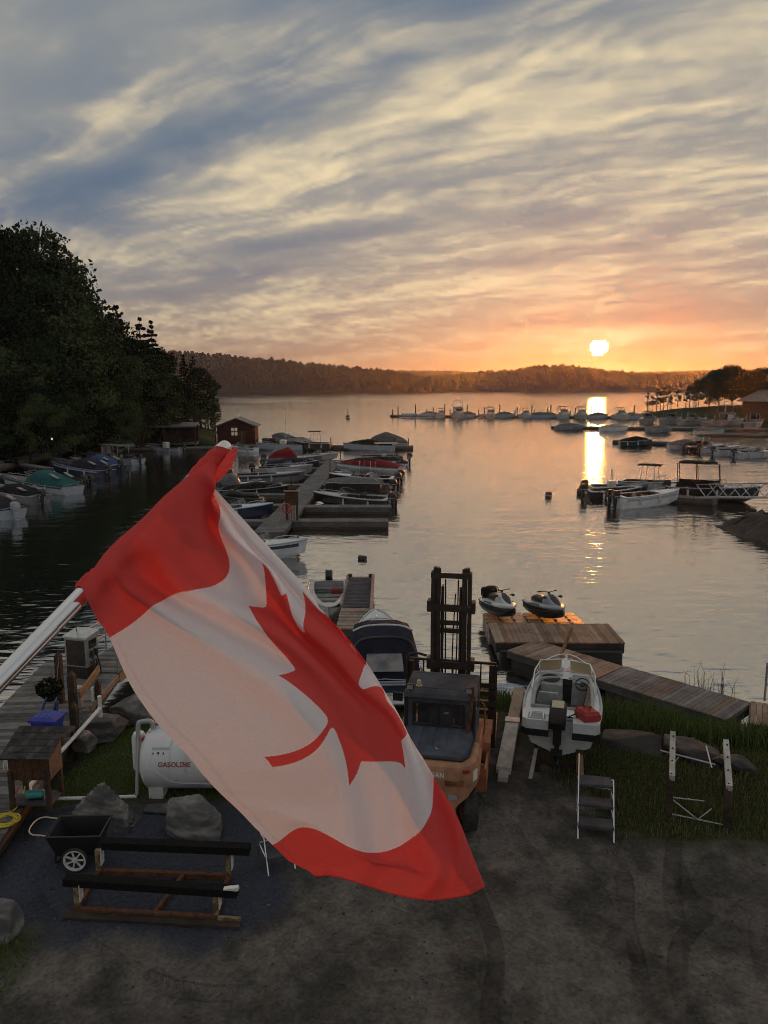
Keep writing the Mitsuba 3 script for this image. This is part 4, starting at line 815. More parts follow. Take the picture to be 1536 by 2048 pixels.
# cab: four posts, vinyl walls with clear windows, a flat roof with a turned-down edge
CX, C0, C1, CZ, CT = .66, .62, 1.62, 1.45, 2.24
kc = fk.part('roof', hull([[a * x, y, z] for a in (-1, 1) for x, y, z in ((.68, .52, 2.22), (.68, 1.72, 2.22), (.67, .56, 2.29), (.67, 1.68, 2.29), (.60, .66, 2.33), (.60, 1.58, 2.33))]), 'cab_vinyl', smooth=20)
fk.part('seam', join(*[beam([-.6, y, 2.333], [.6, y, 2.333], .02, .012) for y in (.75, 1.5)]), 'cab_vinyl', under=kc)
W0, W1, Z0, Z1 = -.50, .46, 1.66, 2.08
rw = [box(-CX, CX, C0 - .02, C0 + .02, 1.50, Z0), box(-CX, CX, C0 - .02, C0 + .02, Z1, CT), box(-CX, W0, C0 - .02, C0 + .02, Z0, Z1), box(W1, CX, C0 - .02, C0 + .02, Z0, Z1)]
ks = fk.part('rear_curtain', join(rw), 'cab_vinyl')
fk.part('window', box(W0, W1, C0 - .004, C0 + .004, Z0, Z1), 'pane_glass', under=ks)
fk.part('window_frame', join(*[beam(a, b, .03, .03) for a, b in (([W0, C0 - .02, Z0], [W1, C0 - .02, Z0]), ([W0, C0 - .02, Z1], [W1, C0 - .02, Z1]), ([W0, C0 - .02, Z0], [W0, C0 - .02, Z1]), ([W1, C0 - .02, Z0], [W1, C0 - .02, Z1]), ([-.02, C0 - .02, Z0], [-.02, C0 - .02, Z1]))]), 'black_plastic', under=ks)
for s in (-1, 1):
    ks = fk.part('side_curtain', join(box(s * CX - .02, s * CX + .02, C0, C1, .95, 1.7), box(s * CX - .02, s * CX + .02, C0, C1, 2.1, CT), box(s * CX - .02, s * CX + .02, C0, C0 + .14, 1.7, 2.1), box(s * CX - .02, s * CX + .02, C1 - .12, C1, 1.7, 2.1)), 'cab_vinyl')
    fk.part('window', box(s * CX - .004, s * CX + .004, C0 + .14, C1 - .12, 1.7, 2.1), 'pane_glass', under=ks)
    for y in (C0, C1): fk.part('cab_post', beam([s * .63, y, .9], [s * .63, y, CT], .06), 'black_plastic')
    fk.part('fender', hull([[s * x, y, z] for x in (.50, .92) for y, z in ((1.35, .62), (1.42, 1.0), (1.7, 1.12), (2.25, 1.12), (2.55, .98), (2.6, .7))]) - m3.Manifold.cylinder(.9, .56, .56, 30, True).rotate((0, 90, 0)).translate((s * .72, 1.95, .46)), 'orange_paint', smooth=25)
    fk.part('step', join(box(min(s * .55, s * .90), max(s * .55, s * .90), .62, 1.32, .38, .44), box(min(s * .86, s * .90), max(s * .86, s * .90), .62, 1.32, .44, .86), box(min(s * .55, s * .86), max(s * .55, s * .86), .60, .64, .44, .95)), 'orange_paint')
    fk.part('grab_handle', tube(bend([[s * .72, 1.55, 1.05], [s * .80, 1.55, 1.1], [s * .80, 1.5, 1.75], [s * .72, 1.5, 1.8]]), .018, 6), 'orange_paint', smooth=True)
    fk.part('side_panel', box(min(s * .52, s * .78), max(s * .52, s * .78), .5, 1.4, .86, 1.36, .03), 'orange_paint')
fk.part('mirror', join(tube([[-.68, 1.6, 1.7], [-.98, 1.65, 1.72]], .014, 5), hull([[-.98 + a, 1.66 + b, 1.72 + c] for a in (-.1, .1) for b in (-.015, .015) for c in (-.09, .09)])), 'black_plastic')
fk.part('seat', join(box(-.25, .25, .75, 1.2, 1.45, 1.58, .04), box(-.24, .24, .70, .80, 1.55, 2.02, .04)), 'black_plastic')
fk.part('steering_wheel', join(tube(np.stack([.17 * np.cos(np.linspace(0, 2 * PI, 21)) - .1, 1.42 + .10 * np.sin(np.linspace(0, 2 * PI, 21)), 1.86 + .13 * np.sin(np.linspace(0, 2 * PI, 21))], 1), .014, 6), tube([[-.1, 1.42, 1.86], [-.1, 1.6, 1.4]], .02, 6)), 'black_plastic', smooth=True)
fk.part('dashboard', box(-.55, .55, 1.52, 1.62, 1.2, 1.68, .03), 'black_plastic'); fk.part('chassis', box(-.5, .5, .3, 2.4, .35, .95, .03), 'mast_steel')
# mast: two outer channels, two inner, cross plates, chains and hydraulic rams
MY = 2.42
km = fk.part('mast', join(*[m for s in (-1, 1) for m in (box(s * .40 - .02, s * .40 + .02, MY, MY + .16, .15, 4.18), box(min(s * .34, s * .42), max(s * .34, s * .42), MY, MY + .025, .15, 4.18), box(min(s * .34, s * .42), max(s * .34, s * .42), MY + .135, MY + .16, .15, 4.18))]), 'mast_steel')
fk.part('inner_rail', join(*[m for s in (-1, 1) for m in (box(s * .27 - .016, s * .27 + .016, MY + .05, MY + .19, .3, 4.25), box(min(s * .22, s * .33), max(s * .22, s * .33), MY + .045, MY + .066, .3, 4.25))]), 'mast_steel', under=km)
for z, w, h in ((4.06, .42, .11), (2.10, .46, .16), (3.35, .50, .15), (1.2, .46, .2)): fk.part('cross_plate', box(-w, w, MY - .035, MY - .002, z, z + h), 'mast_steel', under=km)
for z in (3.35, 2.10):
    for s in (-1, 1): fk.part('bracket', box(min(s * .42, s * .50), max(s * .42, s * .50), MY - .03, MY + .22, z - .03, z + .21, .01), 'mast_steel', under=km)
for z in (2.85, 1.65, 3.02): fk.part('inner_tie', box(-.25, .25, MY + .09, MY + .12, z, z + .10), 'mast_steel', under=km)
for s in (-1, 1):
    fk.part('lift_ram', tube([[s * .19, MY + .11, .3], [s * .19, MY + .11, 3.85]], .032, 10), 'mast_steel', smooth=50, under=km); fk.part('chain', beam([s * .10, MY + .14, .6], [s * .135, MY + .14, 4.0], .028, .02), 'black_rubber', under=km)
    fk.part('top_lug', box(s * .33 - .045, s * .33 + .045, MY + .02, MY + .14, 4.18, 4.27, .01), 'mast_steel', under=km)
    fk.part('tilt_ram', tube([[s * .5, 1.5, 1.1], [s * .42, MY, 1.3]], .04, 8), 'mast_steel', smooth=50)
fk.part('hose', tube(bend([[.05, MY + .1, 1.2], [.02, MY + .13, 2.4], [.08, MY + .12, 3.7]]), .014, 5), 'black_rubber', smooth=True, under=km)
# carriage and load backrest: wider than the truck, with an open rail on top
BY = MY + .42
kb = fk.part('load_backrest', join(beam([-1.0, BY, 2.12], [.95, BY, 2.12], .05, .05), beam([-.98, BY, 1.62], [.93, BY, 1.62], .06, .10), *[beam([x, BY, 1.62], [x, BY, 2.12], .03) for x in (-.98, -.62, -.3, .02, .32, .62, .93)]), 'mast_steel')
for z in (1.40, 1.18, .98, .74): fk.part('carriage_bar', box(-.95, .95, BY - .05, BY + .04, z, z + .10), 'mast_steel', under=kb)
for x in (-.93, .88):
    fk.part('fork', join(box(x - .085, x + .085, BY + .04, BY + .12, .18, 2.05), hull([[x + a * w, BY + y, z] for a in (-1, 1) for y, w, z in ((.04, .085, .18), (.04, .085, .27), (1.9, .05, .18), (1.9, .05, .20), (.1, .085, .28))])), 'mast_steel', under=kb)
fk.part('corner_hoop', tube(bend([[-.98, BY, 1.7], [-.98, BY, 2.2], [-.8, BY, 2.26], [-.55, BY, 2.2]]), .03, 6), 'mast_steel', smooth=True, under=kb)

# lamps, exhaust, hoses and plates of the forklift
for s in (-1, 1):
    k_ = fk.part('work_lamp', mv(join(box(-.07, .07, -.05, .03, 0, .11, .015), tube([[0, 0, -.05], [0, 0, .01]], .012, 5)), frame(s * .55, .56, 2.36)), 'black_plastic'); fk.part('lens', box(s * .55 - .055, s * .55 + .055, .505, .509, 2.375, 2.455), 'clear_vinyl', under=k_)
    fk.part('tail_light', mv(box(-.06, .06, -.02, .0, -.035, .035, .008), frame(s * .60, -.448, 1.33, -s * 20)), 'red_gel')
fk.part('exhaust_pipe', tube(bend([[.52, .50, 1.55], [.58, .52, 1.8], [.62, .56, 2.3], [.62, .52, 2.5]]), .032, 8), 'rust', smooth=True)
fk.part('beacon', lathe([(0, .13), (.035, .12), (.045, .09), (.045, .02), (.06, .02), (.06, 0)], 14), 'amber_pane', smooth=40); scene[list(scene)[-1]]['to_world'] = T(FM @ frame(-.42, .8, 2.33))
fk.part('data_plate', box(.30, .46, -.507, -.500, .80, .90), 'pipe_grey'); fk.part('tow_pin', join(tube([[0, -.56, .62], [0, -.56, .98]], .022, 8), box(-.09, .09, -.62, -.46, .66, .70, .01)), 'mast_steel')
fk.part('hose', tube(bend([[-.16, MY + .02, .9], [-.2, MY - .06, 1.9], [-.14, MY + .0, 2.9], [-.18, MY + .1, 3.9]]), .013, 5), 'black_rubber', smooth=True)
# bowrider boat on a timber stand
BM = frame(3.62, 14.85, 1.55, 15) @ np.diag([1, .80, 1, 1])
bo = Thing('bowrider_boat', 'small white bowrider boat with grey seats and a black outboard, standing on timbers', 'boat', M=BM)
L, B = 3.9, 1.62
hl, dk, li, rail, ring = hull_shell(L, B, .52, dead=.30, bowrise=.14, full=3.0, cock=(.115, .62), n=30)
bo.part('hull', hl, 'white_gel', smooth=38); bo.part('deck', dk, 'white_gel', smooth=30); bo.part('cockpit', li, 'floor_carpet'); bo.part('rub_rail', rail, 'grey_gel', smooth=True)
for s in (-1, 1):
    bo.part('swim_platform', hull([[s * x, y, z] for x, y in ((.24, -.34), (.68, -.34), (.77, -.22), (.78, .30), (.24, .30)) for z in (.36, .56)]), 'white_gel', smooth=20)
    bo.part('platform_edge', hull([[s * x, y, z] for x, y in ((.23, -.36), (.69, -.36), (.79, -.23), (.79, .28), (.23, .28)) for z in (.22, .36)]), 'black_gel')
kk = bo.part('non_slip_panel', box(-.66, -.30, -.28, .1, .561, .566), 'grey_vinyl'); bo.part('grab_rail', tube(bend([[-.62, -.26, .56], [-.60, -.10, .62], [-.60, .02, .62], [-.36, .02, .62], [-.36, -.10, .62], [-.34, -.26, .56]]), .015, 7), 'chrome', smooth=True)
bo.part('coaming', tube(bend([[-.60, .50, .56], [-.62, 1.4, .60], [-.58, 2.35, .62], [-.1, 2.5, .62]]), .045, 7), 'grey_vinyl', smooth=True); bo.part('coaming', tube(bend([[.60, .50, .56], [.62, 1.4, .60], [.58, 2.35, .62], [.1, 2.5, .62]]), .045, 7), 'grey_vinyl', smooth=True)
bo.part('transom_rail', tube([[-.60, .48, .58], [.60, .48, .58]], .04, 7), 'grey_vinyl', smooth=True)
seat(bo, -.30, 1.25, .16, 'grey_vinyl', .48); 
bo.part('lounge_seat', hull([[x, y, z] for x, y, z in ((.32, .62, .12), (.62, .62, .12), (.62, 2.0, .12), (.50, 2.0, .12), (.44, .62, .60), (.60, .62, .60), (.60, 2.0, .64), (.52, 2.0, .64))]), 'brown_vinyl', smooth=20); bo.part('lounge_seat', hull([[x, y, z] for x, y, z in ((.06, .62, .12), (.34, .62, .12), (.46, 1.9, .12), (.16, 1.9, .12), (.06, .62, .2), (.34, .62, .2), (.46, 1.9, .2), (.16, 1.9, .2))]), 'brown_vinyl', smooth=20)
bo.part('console', hull([[x, y, z] for x, y, z in ((-.60, 2.0, .12), (-.02, 2.0, .12), (-.60, 2.75, .12), (-.02, 2.75, .12), (-.58, 2.12, .56), (-.04, 2.12, .56), (-.56, 2.7, .66), (-.04, 2.7, .66))]), 'grey_vinyl', smooth=20)
bo.part('speaker_pocket', mv(lathe([(0, 0), (.17, 0), (.2, .012), (.21, .0)], 20), frame(-.31, 2.42, .625, 0, 8)), 'black_plastic')
bo.part('console', hull([[x, y, z] for x, y, z in ((.16, 2.15, .12), (.60, 2.15, .12), (.16, 2.75, .12), (.60, 2.75, .12), (.18, 2.3, .60), (.58, 2.3, .60), (.18, 2.7, .66), (.56, 2.7, .66))]), 'grey_vinyl', smooth=20)
a = np.linspace(0, 2 * PI, 21)
bo.part('steering_wheel', join(tube(np.stack([.40 + .15 * np.cos(a), 2.16 + .07 * np.sin(a), .62 + .12 * np.sin(a)], 1), .014, 6), tube([[.26, 2.16, .62], [.54, 2.16, .62]], .012, 5), tube([[.40, 2.16, .62], [.40, 2.35, .52]], .02, 6)), 'black_plastic', smooth=True)
bo.part('steering_wheel_cover', lathe([(0, .02), (.05, .02), (.06, 0)], 10), 'black_plastic'); scene[list(scene)[-1]]['to_world'] = T(BM @ frame(.40, 2.15, .62, 0, 60))
# low wrap-round windscreen in two halves
for pts in ([(-.70, 1.6, .60), (-.70, 2.35, .62), (-.58, 2.78, .66), (-.10, 2.95, .68)], [(.70, 1.6, .60), (.70, 2.35, .62), (.58, 2.78, .66), (.12, 2.95, .68)]):
    q = [(x * .95, y - .12, z + h) for (x, y, z), h in zip(pts, (.06, .22, .30, .30))]
    for i in range(3): bo.part('windshield_pane', (np.array([pts[i], pts[i + 1], q[i + 1], q[i]]), np.array([[0, 1, 2, 3]])), 'pane_glass' if i < 2 else 'amber_pane')
    bo.part('windshield_frame', join(tube(q, .016, 6), tube(pts, .012, 6), *[tube([a_, b_], .012, 6) for a_, b_ in zip(pts, q)]), 'chrome', smooth=60)
bo.part('bow_seat', hull([[x, y, z] for x, y in ((-.5, 2.95), (.5, 2.95), (.28, 3.45), (-.28, 3.45)) for z in (.60, .66)]), 'grey_vinyl', smooth=20)
bo.part('bow_rail', tube(bend([[-.60, 2.9, .66], [-.58, 3.1, .80], [0, 3.98, .86], [.58, 3.1, .80], [.60, 2.9, .66]]), .014, 6), 'chrome', smooth=True)
bo.part('bow_light', trimesh.creation.icosphere(2, .035).apply_translation([0, 3.86, .76]), 'chrome', smooth=True)
outboard(bo, -.06, .38, .92, 8)
bo.part('engine_badge', mv(box(-.12, .12, -.20, .12, 0, .012, .004), frame(-.06, -.28, .93, 0, 8)), 'beige_vinyl')
bo.part('rigging_hose', tube(bend([[.16, -.1, .62], [.3, .05, .64], [.26, .2, .60], [.36, .1, .60], [.30, -.05, .60]]), .014, 5), 'black_rubber', smooth=True)
st = Thing('boat_stand', 'rough timber stand under the white bowrider boat', 'stand', M=frame(3.62, 14.95, .8, 17.5))
for x in (-.42, .42):
    st.part('bunk', beam([x, -.1, .60], [x, 2.7, .56], .14, .09), 'timber_dark')
    for y in (.05, 2.3): st.part('leg', beam([x, y, -.1], [x, y, .56], .11, .09), 'plank_fresh' if (x > 0 and y < 1) else 'timber_dark')
    st.part('leg', beam([x * 1.25, -.35, -.05], [x * 1.05, .05, .62], .07, .05), 'plank_fresh' if x > 0 else 'timber_white')
for y, z in ((.05, .5), (2.3, .5), (.05, .18)): st.part('cross_beam', beam([-.5, y + .06, z], [.5, y + .06, z], .07, .12), 'timber_dark')
bag = Thing('fuel_tank', 'red portable fuel tank on the rear corner of the white bowrider boat', 'fuel tank', M=BM @ frame(.52, .02, .565, -28))
bag.part('body', hull([[a * x, b * y, z] for a in (-1, 1) for b in (-1, 1) for x, y, z in ((.16, .19, 0), (.18, .22, .05), (.18, .22, .14), (.14, .17, .21))]), 'red_bag', smooth=25); bag.part('handle', tube(bend([[-.02, -.12, .2], [-.02, -.1, .27], [-.02, .1, .27], [-.02, .12, .2]]), .018, 6), 'red_bag', smooth=True); bag.part('cap', lathe([(0, .25), (.04, .25), (.045, .2)], 12), 'black_plastic'); scene[list(scene)[-1]]['to_world'] = T(BM @ frame(.52, .02, .565, -28) @ frame(.08, .08, 0))
one('boat_hook', beam([4.42, 18.6, 1.9], [4.75, 18.75, 2.75], .06, .06), 'plank_fresh', 'reddish pole sticking up beside the bow of the white bowrider boat', 'pole')

# boat under the navy canvas, on the slip behind the forklift
NM = frame(.02, 18.3, .92, -3)
nb_ = make_boat('white boat under a navy canvas with a clear rear window, behind the forklift', NM, L=5.2, B=1.95, H=.55, kind='bowrider', engines=0, hullm='white_gel')
bb = .88
def nav(y, z, w): return [[a * w, y, z] for a in (-1, 1)]
rows = [([-.93, -.05, .62], [-.86, .15, 1.0], [-.74, .42, 1.42], [-.45, .5, 1.56], [.45, .5, 1.56], [.74, .42, 1.42], [.86, .15, 1.0], [.93, -.05, .62]),
        ([-.92, .8, .64], [-.88, .85, 1.1], [-.76, .9, 1.55], [-.42, .95, 1.70], [.42, .95, 1.70], [.76, .9, 1.55], [.88, .85, 1.1], [.92, .8, .64]),
        ([-.90, 1.9, .68], [-.84, 1.9, 1.1], [-.72, 1.85, 1.48], [-.4, 1.8, 1.60], [.4, 1.8, 1.60], [.72, 1.85, 1.48], [.84, 1.9, 1.1], [.90, 1.9, .68])]
nb_.part('canvas_top', grid_mesh(np.array(rows)), 'navy_canvas', smooth=50)
nb_.part('canvas_rear', vf((np.array(list(rows[0]) + [[0, .05, .62]]), np.array([[8, 1, 0], [8, 2, 1], [8, 3, 2], [8, 4, 3], [8, 5, 4], [8, 6, 5], [8, 7, 6]]))), 'navy_canvas')
nb_.part('top_band', tube(bend([rows[0][i] for i in range(1, 7)]), .035, 6), 'cab_vinyl', smooth=True)
q = lambda x, t: [x, -.05 + .5 * t - .045, .62 + .9 * t]
nb_.part('canvas_window', vf((np.array([q(-.48, .22), q(.48, .22), q(.44, .66), q(-.44, .66)]), np.array([[0, 1, 2, 3]]))), 'clear_vinyl')
nb_.part('white_roof_rim', tube(bend([[-.78, .95, 1.58], [-.45, 1.0, 1.72], [.45, 1.0, 1.72], [.78, .95, 1.58]]), .03, 6), 'white_gel', smooth=True)
nb_.part('swim_platform', box(-.85, .85, -.45, -.02, .12, .2, .03), 'white_gel'); nb_.part('transom_trim', box(-.9, .9, -.03, .0, .28, .46), 'navy_gel'); nb_.part('drive_leg', hull([[a * .1, y, z] for a in (-1, 1) for y in (-.35, -.05) for z in (-.7, .1)]), 'grey_vinyl', smooth=20)
nb_.part('mooring_line', tube(bend([[-.5, -.05, .5], [-.42, -.25, .3], [-.35, -.2, -.1], [-.45, -.25, -.2], [-.3, -.3, .1]]), .016, 5), 'pipe_white', smooth=True)
tr = Thing('boat_trailer', 'galvanised trailer under the navy canvas boat', 'trailer', M=frame(.02, 18.2, .38, -3))
for x in (-.6, .6): tr.part('frame_rail', beam([x, -.2, .3], [x * .4, 4.4, .3], .08, .1), 'galvanised'); tr.part('bunk', beam([x * .8, -.1, .42], [x * .6, 3.2, .42], .12, .06), 'dark_carpet'); wheel(tr, 'wheel', x * 1.55, 1.0, .28, .18, 14, 'white_gel')
tr.part('cross_member', join(*[beam([-.6, y, .3], [.6, y, .3], .07, .08) for y in (.1, 1.6, 3)]), 'galvanised')

# the two jet skis on the cube float
def ringloft(sec, m=18, p=2.6):
    """a smooth body through rounded sections (y, half width, bottom, top)"""
    sec = np.array(sec, float); ys = np.linspace(0, 1, 26); ks = np.linspace(0, 1, len(sec))
    S = np.stack([np.interp(ys, ks, sec[:, j]) for j in range(4)], 1)
    for _ in range(2): S[1:-1] = S[1:-1] * .5 + .25 * (S[:-2] + S[2:])
    a = np.linspace(0, 2 * PI, m, endpoint=False); c, s_ = np.cos(a), np.sin(a)
    e = lambda q: np.sign(q) * np.abs(q) ** (2 / p)
    P = np.stack([S[:, 1:2] * e(c), np.repeat(S[:, 0:1], m, 1), (S[:, 2:3] + S[:, 3:4]) / 2 + (S[:, 3:4] - S[:, 2:3]) / 2 * e(s_)], -1)
    P = np.concatenate([P, P[:, :1]], 1); v, f = grid_mesh(P)
    for row, o in ((0, 1), (len(P) - 1, -1)):
        k = len(v); v = np.vstack([v, P[row].mean(0)]); i = row * (m + 1) + np.arange(m); f = np.vstack([f, np.stack([i * 0 + k, i, i + 1][::o], 1)])
    return v, f
def jetski(label, M, body, bag_=False):
    t = Thing('jet_ski', label, 'jet ski', M=M)
    t.part('hull', ringloft([(0, .42, -.02, .36), (.5, .50, -.08, .38), (1.4, .52, -.10, .40), (2.1, .46, -.06, .42), (2.6, .30, .06, .46), (2.95, .04, .34, .46)], 20, 3.2), 'black_gel', smooth=True)
    t.part('deck', ringloft([(.02, .44, .30, .42), (.5, .53, .30, .44), (1.4, .55, .32, .48), (2.1, .49, .34, .56), (2.6, .33, .38, .60), (3.0, .05, .46, .56)], 20, 3.), body, smooth=True)
    t.part('bumper', tube(bend([[-.45, .05, .33], [-.55, 1.3, .35], [-.48, 2.1, .39], [0, 3.04, .48], [.48, 2.1, .39], [.55, 1.3, .35], [.45, .05, .33]]), .03, 6), 'black_plastic', smooth=True)
    t.part('seat', ringloft([(.30, .16, .38, .60), (.7, .24, .38, .74), (1.2, .22, .38, .70), (1.6, .20, .40, .84), (1.85, .14, .5, .88)], 16, 2.4), 'black_plastic', smooth=True)
    t.part('console', ringloft([(1.5, .22, .42, .70), (1.75, .27, .42, .92), (2.05, .25, .42, .90), (2.4, .20, .46, .72), (2.72, .08, .50, .60)], 16, 2.3), body, smooth=True)
    t.part('hood_panel', ringloft([(1.95, .12, .82, .93), (2.2, .16, .70, .86), (2.5, .12, .58, .72), (2.7, .05, .54, .62)], 14, 2.2), 'black_plastic', smooth=True)
    t.part('handlebar', join(tube(bend([[-.42, 1.55, 1.0], [-.2, 1.68, 1.02], [0, 1.72, .98], [.2, 1.68, 1.02], [.42, 1.55, 1.0]]), .018, 6), tube([[-.44, 1.54, 1.0], [-.30, 1.62, 1.015]], .026, 7), tube([[.44, 1.54, 1.0], [.30, 1.62, 1.015]], .026, 7), tube([[0, 1.72, .98], [0, 1.8, .8]], .06, 8)), 'black_plastic', smooth=True)
    for s in (-1, 1): t.part('mirror', ringloft([(1.98, .09, .80, .84), (2.06, .10, .80, .90), (2.12, .07, .80, .86)], 10, 2.5), 'black_plastic', smooth=True); scene[list(scene)[-1]]['to_world'] = T(M @ frame(s * .36, 0, 0)); t.part('side_graphic', hull([[s * x, y, z] for x, y, z in ((.545, .8, .40), (.535, 1.9, .46), (.50, 1.0, .46), (.48, 1.8, .52))]), 'navy_gel' if bag_ else 'black_gel')
    if bag_: t.part('cargo_bag', box(-.34, .34, -.02, .36, .42, .88, .08), 'black_canvas'); t.part('rack', tube(bend([[-.38, .38, .42], [-.38, .38, .96], [.38, .38, .96], [.38, .38, .42]]), .02, 6), 'black_plastic', smooth=True)
    return t
jetski('white and blue jet ski with a black cargo bag, left of the pair', frame(3.98, 28.5, .46, 168, 5, s=.86), 'white_gel', True)
jetski('black and grey jet ski, right of the pair', frame(5.62, 28.35, .44, 166, 5, s=.86), 'grey_gel')

jetski('black watercraft moored at the left fingers of the middle dock', frame(-8.9, 56.3, .1, -88, s=1.2), 'black_gel')
# gasoline tank
GM = frame(-4.74, 14.75, 1.62, 90)
tk = Thing('gasoline_tank', 'big white horizontal fuel tank lettered GASOLINE, on the grass', 'fuel tank', M=np.eye(4))
X0, X1, GY, GZ, R = -4.66, -1.95, 14.35, 1.50, .60
kb = tk.part('body', mv(lathe([(0, X0 - .10), (.25, X0 - .09), (.48, X0 - .06), (R - .05, X0 - .01), (R, X0 + .03), (R, X1 - .03), (R - .06, X1 + .02), (.4, X1 + .08), (0, X1 + .1)], 56, 'x'), frame(0, GY, GZ)), 'tank_white', smooth=25)
for x in (X0 + .05, -3.4, X1 - .05): tk.part('weld_seam', mv(lathe([(R, x - .012), (R + .005, x), (R, x + .012)], 56, 'x'), frame(0, GY, GZ)), 'tank_white', smooth=30, under=kb)
def on_tank(m, x, a):
    """lay flat lettering on the round side, a degrees below the top towards the camera"""
    v, f = vf(m); th = math.radians(a) - v[:, 1] / R
    rr = R + .004 + v[:, 2] * .3
    return np.stack([x + v[:, 0], GY - rr * np.sin(th), GZ + rr * np.cos(th)], -1), f
tx = meshkit.text_mesh('GASOLINE', .088, .004, True)
tk.part('lettering', on_tank(tx.subdivide().subdivide() if len(tx.faces) < 4000 else tx, -4.33, 82), 'red_letter', under=kb)
tk.part('label', on_tank(trimesh.creation.box((.34, .05, .002)).subdivide().subdivide(), -4.30, 50), 'pipe_grey', under=kb)
for i in range(3): tk.part('pictogram', on_tank(extrude(sg.Polygon([(0, 0), (.045, 0), (.0225, .05)]) if i != 1 else sg.Point(.02, .022).buffer(.024), .002), -4.46 + i * .10, 60), 'dark_letter', under=kb)
for x in (-4.45, -2.4):
    tk.part('saddle', box(x - .14, x + .14, GY - .42, GY + .42, .78, 1.06), 'pipe_white'); tk.part('skid', box(x - .3, x + .3, GY - .55, GY + .55, .74, .82), 'timber_dark')
tk.part('vent_pipe', join(tube(bend([[-4.56, GY - .05, 2.08], [-4.56, GY - .05, 2.28], [-4.78, GY - .1, 2.28], [-4.83, GY - .12, 2.26], [-4.83, GY - .15, 1.9]]), .045, 8), tube([[-4.83, GY - .15, 1.95], [-4.80, GY - .5, .95]], .035, 8)), 'pipe_grey', smooth=True)
tk.part('expansion_pot', mv(lathe([(0, 0), (.1, .02), (.14, .1), (.14, .75), (.1, .83), (0, .85)], 16), frame(-4.88, GY + .05, 1.15)), 'tank_white', smooth=40)
tk.part('valve', mv(lathe([(0, 0), (.06, 0), (.06, .06), (.03, .08), (.0, .08)], 10), frame(-4.70, GY - .18, 1.92)), 'red_gel', smooth=40); 
for x in (-4.36, -4.48, -3.9): tk.part('fitting', lathe([(0, .14), (.05, .14), (.055, .08), (.035, .0)], 10), 'chrome'); scene[list(scene)[-1]]['to_world'] = T(frame(x, GY, GZ + R - .01))
tk.part('ground_wire', tube(bend([on_tank((np.array([[0, 0, 0.]]), [[0, 0, 0]]), x, a)[0][0] + [0, -.012, 0] for x, a in ((-4.35, 92), (-4.2, 108), (-4.0, 118), (-3.4, 120), (-2.6, 120))]), .008, 5), 'pipe_white', smooth=True)
pp = Thing('fuel_pipe', 'white fuel pipe from the tank past the shed and up to the dock pump', 'pipe')
pp.part('run', tube(bend([[-4.80, 13.85, .92], [-6.45, 13.75, .92], [-6.85, 13.75, .95]], it=3), .035, 8), 'pipe_white', smooth=True)
pp.part('run', tube([[-6.85, 13.78, .95], [-6.98, 14.1, 1.0], [-6.68, 16.9, 1.3], [-6.66, 17.05, 1.34]], .045, 8), 'pipe_white', smooth=60)
pp.part('riser', tube([[-6.66, 17.07, 1.0], [-6.66, 17.07, 1.62]], .05, 8), 'pipe_white', smooth=60)

# the boardwalk on the left with the pump shed, bin and pumps
lb = dock('grey boardwalk along the left bank in the foreground, under the little shed', (-7.55, 8.2), (-8.55, 21.2), 2.3, .90, z2=1.0, pitch=.17, thick=.3, pieces=True, floats=False, name='boardwalk', mats=('deck_grey', 'deck_grey_dark', 'deck_grey_pale'))
SM = frame(-6.62, 13.36, .92, 2, s=.82)
sd = Thing('pump_shed', 'small dark brown hutch with a shingled roof on four posts', 'shed', M=SM)
for x in (-.42, .42):
    for y in (0, .62): sd.part('post', box(x - .05, x + .05, y - .05, y + .05, 0, 1.0 if y else .95), 'timber_dark')
kb = sd.part('cabinet', join(box(-.46, .46, .02, .66, .74, 1.32)), 'shed_brown')
for i in range(5): sd.part('board', box(-.46 + i * .184 + .004, -.46 + (i + 1) * .184 - .004, -.012, .018, .74, 1.32 - .0 * i), 'shed_brown', under=kb)
for i in range(4): sd.part('side_board', box(.462, .482, .03 + i * .155, .18 + i * .155, .74, 1.34 + .14 * i / 4), 'deck_brown_dark', under=kb)
kr = sd.part('roof', hull([[a * .56, y, z] for a in (-1, 1) for y, z in ((-.16, 1.30), (.80, 1.62), (-.16, 1.335), (.80, 1.655))]), 'timber_dark')
for j in range(5):
    for i in range(8):
        x0 = -.57 + (i - .5 * (j % 2)) * .152; a0, a1 = max(x0, -.57), min(x0 + .148, .57)
        if a1 - a0 < .02: continue
        y0 = -.18 + j * .195; z = lambda y: 1.337 + (y + .16) * .333
        sd.part('shingle', hull([[x, y, z(y) + h] for x in (a0, a1) for y, h in ((y0, .012), (y0, .022), (y0 + .21, .001), (y0 + .21, .008))]), ('shingle', 'shingle_pale')[(i * 3 + j * 5) % 4 == 0], under=kr)
sd.part('shelf', box(-.44, .46, .0, .64, .10, .14), 'deck_grey_dark'); sd.part('brace', beam([-.42, .02, .2], [-.2, .02, .72], .05, .03), 'plank_fresh'); sd.part('hose_reel', mv(lathe([(.05, -.06), (.19, -.06), (.19, -.04), (.08, -.03), (.08, .03), (.19, .04), (.19, .06), (.05, .06)], 22, 'x'), frame(-.56, .25, 1.0)), 'pipe_white', smooth=30)
pu = Thing('water_pump', 'teal electric pump on the shelf under the little shed', 'pump', M=SM @ frame(-.02, .25, .14, 80))
pu.part('motor', join(lathe([(0, -.2), (.09, -.2), (.1, -.17), (.1, .17), (.07, .2), (0, .2)], 18, 'x')), 'teal_paint', smooth=30); scene[list(scene)[-1]]['to_world'] = T(SM @ frame(-.02, .25, .26, 80 - 90))
